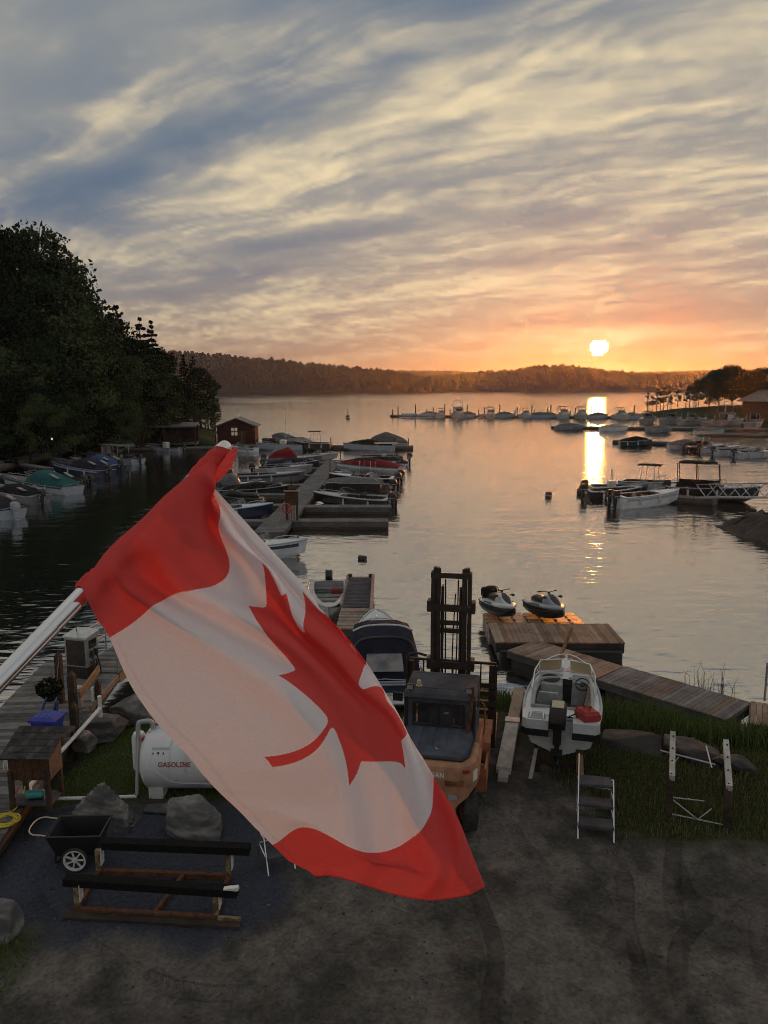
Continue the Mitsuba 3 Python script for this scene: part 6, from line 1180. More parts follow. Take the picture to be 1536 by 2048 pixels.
# ---------------------------------------------------------------- the flag on its slanting pole
POLE_A, POLE_B = np.array([-0.5984, 1.1414, 8.3464]), np.array([-0.3394, 1.6717, 8.6737])
PD = (POLE_B - POLE_A) / np.linalg.norm(POLE_B - POLE_A)
FLAG_NET = np.array([-5109,12569,4692,-5060,12698,4752,-5026,12827,4817,-5002,12956,4885,-4979,13086,4957,-4953,13217,5028,-4915,13346,5098,-4868,13476,5167,-4812,13606,5235,-4746,13736,5305,-4672,13866,5379,-4586,13998,5462,-4500,14131,5551,-4421,14265,5643,-4348,14399,5739,-4274,14533,5835,-4183,14668,5931,-4088,14801,6024,-3996,14934,6113,-3912,15066,6196,-3839,15197,6268,-3777,15324,6321,-3724,15449,6365,-3673,15575,6408,-3615,15702,6460,-3563,15830,6516,-5054,12588,4546,-5000,12719,4610,-4963,12850,4681,-4934,12977,4758,-4900,13086,4840,-4867,13208,4918,-4835,13365,4985,-4783,13503,5053,-4712,13627,5123,-4622,13730,5198,-4524,13842,5275,-4432,14000,5349,-4338,14149,5433,-4250,14283,5524,-4172,14416,5620,-4098,14548,5718,-4017,14683,5817,-3934,14827,5912,-3857,14988,6001,-3784,15136,6084,-3712,15238,6160,-3647,15310,6224,-3595,15390,6277,-3563,15548,6319,-3539,15747,6361,-3506,15882,6414,-5037,12679,4379,-4977,12811,4450,-4935,12943,4531,-4900,13068,4617,-4853,13155,4713,-4810,13266,4799,-4780,13447,4863,-4723,13594,4931,-4637,13713,5002,-4521,13790,5082,-4392,13874,5162,-4286,14053,5228,-4180,14222,5303,-4081,14357,5392,-4000,14486,5488,-3931,14617,5589,-3863,14756,5691,-3798,14921,5788,-3739,15110,5877,-3671,15248,5966,-3597,15302,6053,-3532,15313,6132,-3493,15387,6192,-3496,15624,6228,-3501,15872,6263,-3476,15968,6317,-5040,12814,4205,-4975,12946,4285,-4928,13079,4377,-4887,13201,4475,-4828,13268,4584,-4773,13361,4680,-4747,13566,4739,-4686,13726,4804,-4588,13841,4873,-4447,13893,4955,-4285,13940,5038,-4157,14132,5096,-4033,14324,5161,-3923,14460,5247,-3847,14586,5343,-3789,14717,5447,-3738,14866,5554,-3695,15063,5655,-3649,15269,5750,-3580,15370,5852,-3502,15362,5956,-3442,15323,6050,-3436,15449,6111,-3479,15787,6137,-3498,16029,6171,-3471,16068,6229,-5051,12961,4043,-4980,13093,4134,-4927,13225,4238,-4880,13344,4345,-4811,13392,4464,-4746,13463,4567,-4724,13691,4619,-4665,13869,4675,-4561,13984,4739,-4401,14008,4820,-4210,14009,4906,-4060,14205,4954,-3915,14423,5007,-3795,14563,5087,-3728,14688,5184,-3683,14822,5294,-3653,14993,5409,-3634,15227,5517,-3599,15427,5627,-3524,15470,5750,-3437,15393,5874,-3397,15337,5981,-3437,15574,6036,-3514,15994,6057,-3528,16169,6097,-3497,16164,6156,-5067,13095,3924,-4984,13225,4018,-4921,13354,4124,-4866,13469,4233,-4786,13500,4357,-4711,13547,4464,-4695,13793,4506,-4644,13990,4550,-4542,14104,4605,-4374,14105,4681,-4165,14057,4767,-4006,14249,4803,-3862,14496,4838,-3733,14643,4911,-3653,14769,5010,-3613,14913,5129,-3605,15119,5255,-3613,15386,5379,-3591,15550,5516,-3520,15521,5667,-3437,15378,5813,-3414,15364,5924,-3497,15750,5968,-3591,16191,5994,-3593,16265,6054,-3566,16252,6118,-5070,13198,3833,-4972,13324,3927,-4894,13449,4029,-4827,13559,4135,-4737,13576,4260,-4651,13598,4368,-4642,13857,4398,-4603,14073,4425,-4511,14188,4468,-4349,14172,4537,-4133,14080,4621,-3969,14256,4645,-3828,14532,4658,-3687,14690,4721,-3591,14819,4821,-3554,14982,4950,-3573,15234,5092,-3611,15516,5243,-3601,15618,5417,-3535,15510,5598,-3458,15318,5763,-3468,15421,5864,-3591,15954,5895,-3682,16337,5940,-3671,16316,6025,-3651,16325,6091,-5046,13262,3743,-4928,13384,3837,-4832,13504,3934,-4750,13609,4036,-4647,13614,4160,-4548,13610,4271,-4541,13881,4286,-4516,14116,4294,-4440,14234,4324,-4296,14207,4384,-4081,14076,4467,-3904,14228,4481,-3753,14532,4470,-3594,14703,4520,-3487,14841,4617,-3463,15036,4754,-3521,15338,4920,-3594,15605,5113,-3593,15625,5328,-3520,15432,5534,-3449,15239,5702,-3510,15526,5778,-3668,16154,5800,-3743,16408,5874,-3729,16332,5981,-3716,16378,6049,-4991,13288,3633,-4848,13405,3724,-4726,13520,3814,-4622,13623,3911,-4505,13634,4033,-4394,13622,4144,-4372,13882,4150,-4348,14126,4141,-4289,14247,4159,-4174,14225,4212,-3979,14091,4291,-3774,14209,4301,-3592,14514,4277,-3416,14695,4318,-3302,14844,4409,-3293,15070,4548,-3392,15390,4752,-3508,15599,5000,-3521,15555,5241,-3439,15339,5445,-3393,15260,5592,-3504,15710,5638,-3668,16274,5667,-3723,16371,5771,-3725,16322,5894,-3725,16410,5968,-4912,13280,3476,-4734,13392,3561,-4575,13502,3646,-4433,13603,3740,-4288,13620,3859,-4152,13604,3972,-4104,13854,3970,-4070,14108,3951,-4012,14235,3963,-3911,14218,4013,-3735,14088,4093,-3507,14176,4107,-3313,14481,4084,-3141,14682,4133,-3041,14872,4233,-3048,15157,4370,-3157,15437,4604,-3276,15498,4881,-3294,15348,5123,-3233,15168,5306,-3272,15415,5397,-3431,16016,5417,-3546,16298,5487,-3577,16243,5616,-3605,16293,5730,-3620,16415,5803,-4819,13244,3254,-4592,13351,3338,-4380,13458,3423,-4184,13557,3514,-3990,13580,3625,-3813,13562,3734,-3732,13804,3738,-3679,14071,3719,-3605,14206,3732,-3489,14196,3784,-3302,14072,3866,-3099,14139,3897,-2935,14466,3884,-2820,14773,3942,-2769,15077,4068,-2756,15243,4283,-2773,15189,4559,-2818,14997,4793,-2890,15005,4936,-3025,15508,4990,-3151,16000,5050,-3206,16043,5177,-3257,16029,5300,-3319,16138,5395,-3360,16268,5472,-3368,16392,5520,-4704,13189,3000,-4422,13292,3078,-4146,13397,3163,-3885,13495,3250,-3634,13525,3355,-3408,13507,3465,-3287,13743,3474,-3210,14025,3458,-3125,14170,3478,-3006,14168,3542,-2842,14064,3636,-2685,14156,3680,-2583,14587,3656,-2521,14926,3740,-2462,14996,3963,-2403,14880,4263,-2374,14739,4539,-2473,14975,4579,-2643,15538,4532,-2762,15819,4634,-2813,15789,4805,-2878,15850,4932,-2952,15980,5026,-3015,16112,5106,-3054,16237,5166,-3063,16354,5195,-4570,13124,2740,-4228,13225,2810,-3882,13327,2889,-3553,13426,2969,-3242,13465,3068,-2968,13450,3178,-2805,13679,3194,-2710,13971,3184,-2629,14127,3218,-2536,14138,3298,-2420,14058,3413,-2324,14148,3486,-2290,14580,3488,-2269,14901,3580,-2234,14941,3799,-2190,14810,4069,-2170,14713,4283,-2245,15037,4312,-2375,15578,4274,-2460,15766,4364,-2504,15737,4517,-2558,15818,4627,-2615,15945,4707,-2671,16071,4775,-2729,16192,4834,-2773,16305,4871,-4417,13060,2510,-4013,13159,2559,-3598,13260,2618,-3203,13360,2683,-2839,13408,2772,-2524,13399,2884,-2325,13623,2908,-2227,13922,2905,-2168,14087,2954,-2112,14115,3052,-2051,14062,3185,-2016,14152,3282,-2039,14574,3298,-2064,14870,3390,-2064,14881,3592,-2042,14740,3829,-2025,14701,3999,-2072,15096,4014,-2149,15592,3999,-2187,15702,4098,-2208,15683,4228,-2233,15775,4308,-2253,15894,4356,-2281,16009,4390,-2329,16121,4424,-2384,16227,4449,-4252,13001,2297,-3780,13097,2318,-3295,13196,2349,-2845,13298,2394,-2450,13356,2474,-2120,13355,2589,-1906,13573,2622,-1817,13879,2628,-1778,14053,2690,-1752,14095,2804,-1734,14069,2947,-1743,14162,3059,-1805,14562,3083,-1869,14830,3175,-1907,14818,3367,-1908,14676,3583,-1883,14704,3717,-1896,15149,3708,-1922,15580,3710,-1922,15630,3829,-1924,15631,3944,-1918,15726,3991,-1891,15833,3990,-1869,15934,3968,-1873,16031,3943,-1902,16125,3923,-4070,12943,2076,-3518,13037,2066,-2961,13136,2066,-2478,13240,2095,-2088,13309,2171,-1787,13318,2294,-1603,13531,2342,-1515,13844,2356,-1475,14025,2428,-1458,14079,2551,-1460,14079,2699,-1489,14175,2817,-1565,14543,2850,-1643,14782,2944,-1698,14752,3133,-1717,14620,3342,-1684,14723,3448,-1673,15195,3424,-1664,15548,3444,-1642,15557,3570,-1638,15578,3665,-1620,15673,3682,-1576,15769,3642,-1531,15858,3575,-1518,15943,3507,-1532,16027,3452,-3827,12887,1816,-3190,12979,1775,-2577,13079,1754,-2098,13188,1778,-1753,13269,1861,-1507,13290,1998,-1362,13499,2064,-1285,13816,2086,-1239,14003,2164,-1216,14067,2293,-1218,14090,2441,-1246,14187,2563,-1312,14517,2605,-1375,14727,2701,-1409,14685,2891,-1411,14573,3099,-1402,14750,3197,-1399,15228,3187,-1378,15503,3232,-1348,15486,3340,-1344,15521,3395,-1348,15612,3386,-1338,15702,3332,-1331,15784,3254,-1345,15864,3176,-1383,15945,3120,-3517,12847,1501,-2828,12940,1444,-2179,13041,1415,-1750,13155,1450,-1471,13247,1546,-1281,13278,1698,-1172,13482,1782,-1103,13800,1811,-1044,13991,1892,-1007,14060,2027,-996,14103,2174,-1012,14199,2300,-1056,14483,2354,-1094,14668,2452,-1104,14617,2646,-1092,14532,2855,-1096,14768,2953,-1105,15233,2967,-1090,15439,3044,-1074,15412,3141,-1086,15453,3151,-1114,15536,3110,-1145,15618,3045,-1182,15694,2961,-1237,15770,2886,-1298,15848,2829,-3302,12823,1216,-2608,12918,1153,-1966,13022,1122,-1553,13139,1155,-1290,13237,1246,-1114,13275,1397,-1010,13471,1487,-935,13787,1519,-864,13980,1608,-813,14054,1753,-788,14114,1904,-788,14208,2037,-811,14445,2107,-834,14605,2206,-836,14546,2397,-823,14494,2601,-825,14780,2700,-830,15217,2741,-822,15359,2837,-824,15329,2911,-853,15373,2882,-899,15448,2811,-952,15522,2731,-1009,15593,2644,-1076,15665,2567,-1138,15740,2506,-3147,12820,1006,-2527,12917,936,-1949,13022,897,-1510,13137,906,-1209,13237,972,-1004,13279,1101,-872,13462,1181,-778,13775,1213,-696,13969,1314,-630,14046,1475,-590,14122,1637,-573,14213,1784,-580,14402,1876,-597,14538,1979,-608,14474,2157,-607,14458,2339,-593,14784,2442,-580,15180,2509,-576,15264,2602,-594,15236,2638,-634,15283,2577,-687,15349,2479,-744,15417,2388,-800,15485,2305,-849,15554,2222,-890,15626,2151,-3028,12835,844,-2472,12930,757,-1939,13034,699,-1501,13146,683,-1174,13245,717,-937,13288,818,-772,13458,882,-650,13764,907,-546,13957,1017,-461,14037,1198,-401,14127,1376,-365,14214,1546,-355,14357,1673,-364,14471,1790,-377,14409,1966,-380,14433,2122,-361,14781,2195,-343,15122,2262,-348,15159,2342,-380,15139,2349,-427,15188,2272,-482,15248,2160,-537,15313,2070,-588,15380,1991,-628,15448,1909,-660,15519,1836,-2913,12869,686,-2388,12951,580,-1889,13053,510,-1470,13163,475,-1141,13259,481,-887,13301,550,-699,13456,592,-549,13753,607,-420,13943,722,-310,14024,918,-225,14124,1117,-165,14207,1318,-135,14308,1488,-130,14403,1631,-137,14349,1816,-139,14417,1944,-129,14767,1954,-121,15041,1971,-142,15044,2044,-183,15040,2049,-233,15093,1982,-287,15154,1891,-340,15217,1799,-390,15282,1715,-436,15351,1641,-477,15424,1578,-2735,12907,474,-2243,12960,414,-1788,13061,342,-1409,13167,294,-1098,13260,275,-841,13300,312,-636,13440,331,-466,13723,325,-314,13906,430,-181,13987,634,-68,14093,851,20,14171,1087,74,14234,1303,91,14310,1469,85,14269,1652,76,14379,1748,75,14722,1721,70,14932,1713,43,14914,1760,0,14921,1748,-49,14977,1684,-96,15039,1606,-143,15101,1519,-193,15167,1441,-243,15239,1377,-287,15315,1321,-2565,12949,261,-2097,13006,227,-1676,13034,214,-1346,13136,161,-1057,13223,115,-801,13259,114,-584,13381,100,-400,13647,61,-232,13821,141,-79,13897,337,58,14004,562,175,14074,829,257,14106,1088,281,14161,1260,276,14137,1425,263,14289,1504,253,14620,1481,243,14774,1475,220,14743,1490,181,14759,1446,138,14814,1366,102,14874,1283,67,14939,1207,23,15008,1143,-26,15084,1094,-69,15163,1045,-2423,12996,53,-2019,13057,60,-1641,13035,107,-1328,13109,63,-1040,13188,-19,-773,13216,-74,-544,13318,-135,-350,13564,-217,-171,13725,-176,-5,13792,-11,147,13892,196,277,13951,469,371,13955,760,425,13986,911,447,13983,1046,448,14174,1121,438,14490,1147,440,14598,1164,426,14569,1174,390,14595,1114,348,14649,1018,329,14709,930,305,14774,857,267,14847,802,218,14927,765,169,15011,732,-2262,13043,-163,-1946,13110,-97,-1641,13091,2,-1340,13087,5,-1037,13153,-129,-744,13169,-256,-503,13251,-368,-307,13476,-494,-124,13622,-503,52,13675,-391,215,13758,-245,357,13795,-32,469,13764,209,558,13778,357,619,13806,488,657,14027,560,678,14319,629,685,14403,747,673,14393,812,646,14432,769,616,14488,674,598,14547,574,573,14614,496,534,14688,439,488,14768,395,440,14853,355,-2104,13090,-381,-1865,13162,-253,-1631,13148,-90,-1350,13108,-64,-1022,13115,-223,-693,13118,-426,-450,13184,-565,-259,13389,-724,-73,13521,-781,115,13557,-733,287,13617,-672,445,13629,-543,579,13566,-381,693,13564,-242,789,13628,-108,868,13871,-47,914,14138,97,933,14210,322,926,14225,453,904,14277,441,885,14337,357,869,14396,248,836,14464,168,791,14540,106,747,14619,43,701,14702,-14,-2011,13147,-525,-1785,13210,-410,-1557,13186,-263,-1285,13140,-233,-965,13103,-348,-646,13074,-513,-390,13127,-666,-184,13314,-847,12,13433,-941,203,13455,-944,381,13494,-941,543,13486,-881,686,13404,-757,813,13390,-633,927,13486,-523,1026,13744,-455,1092,13976,-292,1120,14033,-36,1123,14069,130,1112,14136,160,1098,14202,107,1079,14267,15,1044,14336,-70,998,14411,-144,950,14490,-217,899,14573,-276,-1948,13205,-640,-1707,13254,-565,-1457,13216,-462,-1182,13161,-429,-883,13126,-495,-586,13092,-599,-324,13095,-706,-98,13250,-877,111,13359,-988,302,13370,-1019,476,13391,-1050,635,13370,-1032,776,13278,-930,905,13257,-822,1025,13383,-746,1133,13643,-688,1208,13835,-532,1244,13882,-289,1258,13935,-116,1258,14012,-53,1249,14086,-74,1229,14155,-145,1196,14226,-231,1150,14300,-316,1098,14378,-394,1043,14461,-457,-1884,13259,-753,-1634,13296,-707,-1369,13245,-627,-1091,13183,-590,-804,13146,-620,-520,13116,-682,-261,13116,-761,-30,13235,-899,185,13295,-978,378,13294,-1016,545,13298,-1071,697,13270,-1081,835,13173,-999,965,13150,-911,1091,13302,-875,1204,13553,-838,1284,13710,-688,1326,13753,-458,1349,13820,-284,1358,13905,-204,1357,13982,-212,1343,14054,-276,1312,14126,-362,1267,14199,-451,1212,14276,-533,1156,14356,-603,-1817,13309,-861,-1565,13334,-829,-1297,13273,-760,-1025,13203,-717,-751,13163,-725,-480,13136,-761,-231,13133,-818,-7,13242,-942,206,13296,-1022,396,13250,-1039,562,13208,-1073,716,13176,-1094,856,13080,-1030,991,13060,-965,1125,13232,-970,1247,13467,-956,1332,13592,-815,1382,13639,-600,1412,13718,-424,1431,13807,-334,1443,13885,-348,1439,13957,-414,1415,14028,-500,1371,14101,-588,1314,14176,-669,1257,14252,-742,-1732,13354,-958,-1490,13370,-933,-1235,13299,-868,-981,13222,-820,-730,13177,-816,-485,13151,-840,-252,13145,-886,-36,13244,-1004,169,13292,-1089,358,13238,-1109,530,13188,-1133,691,13125,-1134,838,13001,-1061,982,12983,-1018,1131,13167,-1064,1264,13380,-1075,1359,13478,-954,1420,13529,-771,1464,13613,-616,1497,13704,-532,1524,13783,-539,1534,13856,-594,1519,13928,-670,1481,14000,-750,1427,14072,-828,1372,14144,-901,-1631,13395,-1046,-1408,13402,-1025,-1179,13323,-961,-954,13239,-911,-733,13189,-901,-516,13162,-921,-304,13155,-964,-100,13245,-1079,98,13287,-1165,285,13226,-1183,462,13170,-1201,631,13111,-1205,790,12996,-1146,945,12963,-1111,1106,13115,-1171,1255,13290,-1203,1364,13367,-1115,1440,13422,-976,1503,13506,-864,1559,13593,-798,1605,13675,-787,1631,13751,-819,1630,13823,-874,1600,13893,-942,1553,13961,-1013,1503,14028,-1083,-1528,13430,-1132,-1327,13429,-1112,-1128,13343,-1049,-936,13253,-998,-749,13198,-986,-561,13172,-1006,-369,13164,-1050,-178,13245,-1162,12,13282,-1248,196,13214,-1262,374,13154,-1277,549,13102,-1285,717,13000,-1241,883,12980,-1231,1053,13130,-1314,1210,13254,-1350,1333,13284,-1278,1428,13322,-1182,1517,13402,-1115,1601,13486,-1070,1677,13566,-1052,1730,13642,-1063,1745,13714,-1099,1722,13781,-1152,1677,13845,-1213,1627,13906,-1275,-1427,13429,-1201,-1249,13424,-1183,-1080,13334,-1123,-922,13241,-1074,-767,13185,-1063,-607,13162,-1086,-433,13158,-1133,-253,13234,-1245,-72,13267,-1330,106,13197,-1342,283,13138,-1357,461,13095,-1373,636,13011,-1345,806,13009,-1356,977,13151,-1450,1136,13253,-1494,1275,13275,-1462,1398,13303,-1417,1512,13349,-1377,1624,13399,-1337,1737,13478,-1318,1824,13554,-1315,1858,13626,-1337,1838,13691,-1381,1790,13752,-1435,1739,13809,-1490,-1340,13412,-1276,-1183,13404,-1261,-1038,13312,-1204,-904,13219,-1157,-774,13164,-1148,-639,13145,-1174,-477,13147,-1227,-307,13221,-1338,-134,13251,-1422,36,13179,-1432,207,13125,-1450,388,13092,-1474,565,13030,-1463,737,13044,-1493,906,13173,-1589,1065,13256,-1638,1221,13276,-1641,1366,13306,-1642,1502,13349,-1642,1638,13395,-1628,1779,13443,-1592,1896,13489,-1563,1945,13544,-1568,1928,13606,-1606,1883,13663,-1654,1835,13717,-1702], float).reshape(36, 26, 3) / 1e4 + [0, 0, 8]
from scipy.interpolate import RectBivariateSpline
nu, nv = 220, 140
us, vs = np.linspace(0, 1, nu), np.linspace(0, 1, nv)
ua, va = np.linspace(0, 1, FLAG_NET.shape[0]), np.linspace(0, 1, FLAG_NET.shape[1])
FP = np.stack([RectBivariateSpline(ua, va, FLAG_NET[..., k], s=0)(us, vs) for k in range(3)], -1)
UU, VV = np.meshgrid(us, vs, indexing='ij')
# fine slack in the cloth: small tension wrinkles that fan out from where it is bunched on the pole
wr = .007 * (meshkit.fbm(np.stack([UU * 4, VV * 15 + UU * 5, 0 * UU], -1), 3, 3) - .5) * np.exp(-UU * 2.2) * np.clip(UU * 12, 0, 1) + .006 * (meshkit.fbm(np.stack([UU * 7, VV * 9, 0 * UU + 4], -1), 3, 8) - .5) * np.clip(UU * 8, 0, 1)
du, dv = np.gradient(FP, axis=0), np.gradient(FP, axis=1)
nn = np.cross(du, dv); nn /= np.linalg.norm(nn, axis=-1, keepdims=True) + 1e-12
FP = FP + nn * wr[..., None]
def leaf_outline():
    """the eleven-pointed leaf of the flag in flag coordinates, right half then mirrored"""
    R = [(4890, 4430), (4845, 3567), (4860, 3500), (4900, 3470), (4956, 3469), (5815, 3620), (5699, 3300), (5694, 3262), (5719, 3227), (6660, 2465), (6448, 2366), (6416, 2332), (6414, 2287), (6600, 1715), (6058, 1830), (6014, 1826), (5985, 1792), (5880, 1545),
         (5457, 1999), (5400, 2018), (5352, 1990), (5346, 1942), (5550, 890), (5223, 1079), (5172, 1084), (5132, 1052), (4800, 400)]
    L = [(9600 - x, y) for x, y in R[::-1][1:]]
    return [(x / 9600, 1 - y / 4800) for x, y in R + L]
LEAF = leaf_outline()
def flag_print(p, n, uv):
    u, v = uv.x, uv.y
    inside = mi.Bool(False)
    for (x0, y0), (x1, y1) in zip(LEAF, LEAF[1:] + LEAF[:1]):
        if abs(y1 - y0) < 1e-9: continue
        cross = ((y0 > v) != (y1 > v)) & (u < (x1 - x0) * (v - y0) / (y1 - y0) + x0)
        inside = inside ^ cross
    red = inside | (u < .25) | (u > .75)
    weave = .95 + .1 * nz(u * 900, v * 460)
    c = dr.select(red, mi.Color3f(.80, .105, .098), mi.Color3f(.90, .86, .89)) * weave
    seam = (dr.abs(u - .985) < .0022) | (dr.abs(u - .972) < .0018) | (dr.abs(v - .016) < .003) | (dr.abs(v - .984) < .003)
    return dr.select(seam, c * .93, c)
scene['flag_cloth'] = {'type': 'principledthin', 'base_color': mikit.proc(flag_print), 'roughness': .8, 'diff_trans': .7, 'spec_trans': 0., 'eta': 1.3, 'sheen': .2}
scene['red_cloth'] = {'type': 'principledthin', 'base_color': {'type': 'rgb', 'value': [.80, .105, .098]}, 'roughness': .8, 'diff_trans': .7, 'spec_trans': 0., 'eta': 1.3}
fl = Thing('flag', 'red and white flag with a red maple leaf, flying from the steel pole', 'flag')
fl.part('cloth', grid_mesh(FP), 'flag_cloth', smooth=True, uv=np.stack([UU.ravel(), VV.ravel()], -1))
fl.part('hem', tube(FP[-1, ::3], .0016, 5), 'red_cloth', smooth=True)
# the sleeve of the hoist, twisted round the tip of the pole
ED = np.array([[[-0.3418, 1.6365, 8.6445], [-0.32, 1.6659, 8.6688]], [[-0.3514, 1.6245, 8.6329], [-0.3131, 1.6388, 8.6582]], [[-0.3608, 1.6128, 8.6236], [-0.3157, 1.6049, 8.637]], [[-0.369, 1.6015, 8.6164], [-0.3283, 1.5812, 8.6166]], [[-0.374, 1.5903, 8.6104], [-0.3457, 1.5633, 8.6002]], [[-0.3758, 1.5792, 8.6044], [-0.3536, 1.5514, 8.5894]]])
ED = np.stack([RectBivariateSpline(np.linspace(0, 1, 6), [0, 1], ED[..., k], kx=3, ky=1)(np.linspace(0, 1, 40), np.linspace(0, 1, 22)) for k in range(3)], -1)
tt, ss = np.meshgrid(np.linspace(0, 1, 40), np.linspace(0, 1, 22), indexing='ij')
ED = ED + np.array([0, -1, .25]) * (.012 * np.sin(ss * PI) + .0025 * np.sin(tt * 44 + ss * 4) * ss)[..., None]
fl.part('sleeve', grid_mesh(ED), 'red_cloth', smooth=True)
# the bunched cloth wound round the pole at both ends of the hoist
def wrap(at, turns, length, r0, seed, k=1.):
    a = np.linspace(0, turns * 2 * PI, int(34 * turns)); s = np.linspace(0, 1, 26)
    X = np.cross(PD, [0, 0, 1.]); X /= np.linalg.norm(X); Z = np.cross(X, PD)
    A, S = np.meshgrid(a, s, indexing='ij')
    rad = r0 + k * .0022 * A / (2 * PI) + k * .0035 * (meshkit.noise(np.stack([np.cos(A) * 1.5, np.sin(A) * 1.5 + A * .2, S * 5 + seed], -1), seed)) + k * .004 * np.sin(S * PI) + k * .002 * np.sin(S * 22 + A * 1.3)
    return grid_mesh(at + PD * (S * length * (1 - .12 * np.sin(A)))[..., None] + X * (rad * np.cos(A))[..., None] + Z * (rad * np.sin(A))[..., None])
def along(t): return POLE_A + (POLE_B - POLE_A) * t
fl.part('bunched_cloth', wrap(along(.294), 1.4, .05, .0151, 3, .7), 'red_cloth', smooth=True)
fl.part('bunched_cloth', wrap(along(.80), 1.25, .115, .0151, 9, .5), 'red_cloth', smooth=True)
po = Thing('flagpole', 'shiny jointed steel flagpole slanting up from the lower left, carrying the flag', 'flagpole')
po.part('tube', tube([POLE_A - PD * .75, along(.169)], .0152, 40), 'chrome', smooth=60)
po.part('tube', tube([along(.172), POLE_B - PD * .03], .0148, 40), 'chrome', smooth=60)
for t in (.124, .169): po.part('joint_ring', tube([along(t) - PD * .002, along(t) + PD * .002], .0158, 40), 'chrome', smooth=60)
po.part('end_cap', join(tube([POLE_B - PD * .032, POLE_B - PD * .026], .0162, 32), tube([POLE_B + PD * x for x in (-.026, -.015, -.006, 0, .003)], [.0155, .0153, .0135, .0085, .0005], 32)), 'chrome', smooth=40)
po.part('dark_collar', tube([POLE_B - PD * .062, POLE_B - PD * .034], .0156, 32), 'black_plastic', smooth=60)
PROTO = {}
def proto(kind):
    """mesh dicts of one kind of tree, made once and shared by its copies"""
    if kind not in PROTO:
        f, mat = KINDS[kind]
        tr, cr = f()
        PROTO[kind] = mikit.ply(tr, 'bark', smooth=False), mikit.ply(cr, mat, smooth=False)
    return PROTO[kind]
KINDS = {'oak1': (lambda: broadleaf(1, 14, 10), 'leaf_mid'), 'oak2': (lambda: broadleaf(2, 14, 9, n=64), 'leaf_dark'), 'oak3': (lambda: broadleaf(3, 14, 11, base=.15, n=66), 'leaf_light'),
         'oak4': (lambda: broadleaf(4, 14, 8.5, base=.3), 'leaf_dark'), 'pine1': (lambda: conifer(5, 18, 8), 'needle'), 'pine2': (lambda: conifer(6, 18, 6.5, tiers=19), 'needle'),
         'pine3': (lambda: conifer(7, 18, 9.5, base=.3, tiers=13, ragged=.6), 'needle'), 'spruce': (lambda: conifer(8, 18, 6, base=.06, tiers=24, droop=.3, ragged=.25), 'leaf_dark'),
         'birch1': (lambda: slender(9), 'leaf_dark'), 'birch2': (lambda: slender(10, 9, 3.2), 'leaf_dark'), 'crown_wide': (lambda: broadleaf(11, 14, 15, base=.3, n=110, per=170, size=.2), 'leaf_dark'),
         'bush1': (lambda: broadleaf(12, 3, 4, base=.05, n=26, per=60, size=.13), 'leaf_light'), 'bush2': (lambda: broadleaf(13, 3, 4.4, base=.05, n=26, per=60, size=.17), 'leaf_mid')}
HNAT = {'birch1': 9, 'birch2': 9, 'bush1': 3, 'bush2': 3}
def plant(kind, x, y, z, h, yaw, label, name='tree', cat='tree', group=None):
    s = h / HNAT.get(kind, 18 if kind[:2] in ('pi', 'sp') else 14)
    tr, cr = proto(kind); M = T(frame(x, y, z, yaw, s=s))
    k = numbered(name); lab(k, label, cat, group)
    scene[k + '__trunk'] = {**tr, 'to_world': M}; scene[k + '__crown'] = {**cr, 'to_world': M}
    return k
def at_px(u, dist): return (u - 768) / 1540 * dist
def top_h(v, dist): return 8.8 + (770 - v) / 1540 * dist        # height above the lake of a treetop seen there
r = np.random.default_rng(11)
# the wooded bank on the left: tall trees along its skyline, then the fill in front of them
SKY = [(-70, 430, 100, 'oak2'), (-25, 470, 96, 'oak4'), (8, 462, 104, 'pine3'), (42, 515, 99, 'oak4'), (82, 490, 101, 'oak1'), (112, 540, 104, 'oak2'), (140, 590, 100, 'oak3'), (172, 548, 108, 'pine3'), (200, 600, 112, 'pine1'),
       (222, 640, 110, 'oak2'), (246, 620, 116, 'pine3'), (268, 685, 112, 'oak4'), (292, 642, 124, 'pine1'), (314, 648, 128, 'pine2'), (330, 700, 122, 'oak2'), (352, 708, 132, 'pine1'), (374, 712, 136, 'spruce'), (392, 716, 140, 'pine2'),
       (404, 740, 136, 'oak4'), (418, 752, 143, 'pine1'), (432, 760, 147, 'pine2')]
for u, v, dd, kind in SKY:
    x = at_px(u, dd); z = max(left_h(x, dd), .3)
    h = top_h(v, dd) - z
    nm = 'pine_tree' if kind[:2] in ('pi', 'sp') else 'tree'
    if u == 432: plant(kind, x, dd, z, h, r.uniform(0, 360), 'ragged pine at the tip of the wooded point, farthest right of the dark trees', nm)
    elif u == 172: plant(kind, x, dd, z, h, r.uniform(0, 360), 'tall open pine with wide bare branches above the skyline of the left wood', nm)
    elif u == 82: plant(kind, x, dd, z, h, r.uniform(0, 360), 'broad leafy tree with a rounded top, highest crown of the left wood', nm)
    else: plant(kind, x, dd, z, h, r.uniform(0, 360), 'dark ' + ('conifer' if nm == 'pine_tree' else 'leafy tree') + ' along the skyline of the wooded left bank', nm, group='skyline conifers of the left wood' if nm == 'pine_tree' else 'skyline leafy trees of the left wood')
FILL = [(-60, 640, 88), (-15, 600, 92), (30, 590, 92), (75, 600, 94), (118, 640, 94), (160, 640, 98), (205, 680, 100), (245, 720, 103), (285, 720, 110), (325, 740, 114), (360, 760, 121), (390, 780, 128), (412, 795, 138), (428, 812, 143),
        (-40, 740, 83), (0, 720, 84), (40, 700, 86), (85, 690, 89), (60, 760, 82), (120, 725, 90), (100, 790, 82), (165, 740, 93), (150, 790, 86), (205, 770, 96), (240, 790, 98), (280, 800, 104), (318, 800, 112), (350, 815, 119), (385, 825, 127), (20, 800, 79), (-20, 830, 76), (195, 810, 90)]
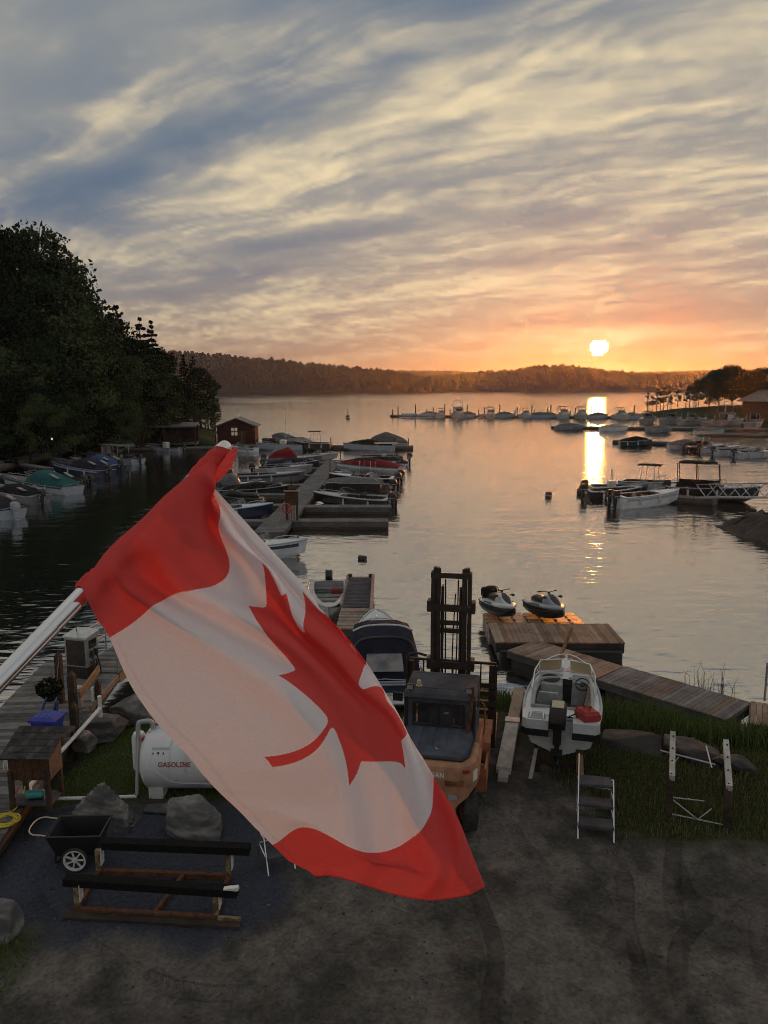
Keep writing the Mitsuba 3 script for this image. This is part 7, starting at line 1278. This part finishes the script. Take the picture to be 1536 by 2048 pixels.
for i, (u, v, dd) in enumerate(FILL):
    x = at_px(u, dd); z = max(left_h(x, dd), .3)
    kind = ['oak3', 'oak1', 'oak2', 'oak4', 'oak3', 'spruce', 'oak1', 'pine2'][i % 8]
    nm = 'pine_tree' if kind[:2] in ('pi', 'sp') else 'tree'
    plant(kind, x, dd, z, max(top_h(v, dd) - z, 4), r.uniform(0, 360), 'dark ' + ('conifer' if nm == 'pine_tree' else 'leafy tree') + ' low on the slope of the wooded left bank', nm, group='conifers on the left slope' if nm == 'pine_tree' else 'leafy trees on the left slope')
for i in range(26):
    dd = 66 + 2.0 * i; x = -42.3 - .5 * (dd > 100) * (100 - dd) * .0 - r.uniform(0.2, 2.2)
    if dd > 101: x += (dd - 101) * .62
    plant(('bush1', 'bush2')[i % 2], x, dd, max(left_h(x, dd), .2), r.uniform(2., 3.6), r.uniform(0, 360), 'leafy bush on the bank behind the left shore walkway', 'bush', 'bush', 'bushes behind the left shore walkway')
# the point on the right: a row of slender trees, then big spreading ones
for i, u in enumerate([1291, 1301, 1308, 1316, 1322, 1330, 1337, 1349, 1366, 1374, 1382, 1391]):
    dd = 226 + (i % 3) * 2.5; x = at_px(u, dd); z = max(right_h(x, dd), .8)
    plant(('birch1', 'birch2')[i % 2], x, dd, z, top_h((786, 792, 778, 784, 776, 782, 790, 780, 778, 772, 776, 770)[i], dd) - z, r.uniform(0, 360), 'slender young tree in the row on the right-hand point', 'slender_tree', 'tree', 'row of slender trees on the right-hand point')
BIG = [(1386, 762, 224), (1412, 748, 219), (1432, 744, 215), (1458, 736, 212), (1490, 748, 218), (1520, 741, 208), (1552, 742, 205), (1590, 735, 205)]
for i, (u, v, dd) in enumerate(BIG):
    x = at_px(u, dd); z = max(right_h(x, dd), 1)
    plant(('oak4', 'oak3', 'crown_wide', 'crown_wide', 'oak4', 'crown_wide', 'oak2', 'crown_wide')[i], x, dd, z, top_h(v, dd) - z, r.uniform(0, 360), ('leftmost big tree of the right-hand point, next to the slender trees', 'rounded tree beside the leftmost big tree of the right-hand point', 'wide tree second from the left among the big trees of the right-hand point', 'tallest wide tree on the right-hand point, behind the sloping roof', 'round tree just above the ridge of the low house', 'wide tree at the right edge, above the low house', 'big tree cut by the right edge', 'big tree beyond the right edge')[i])
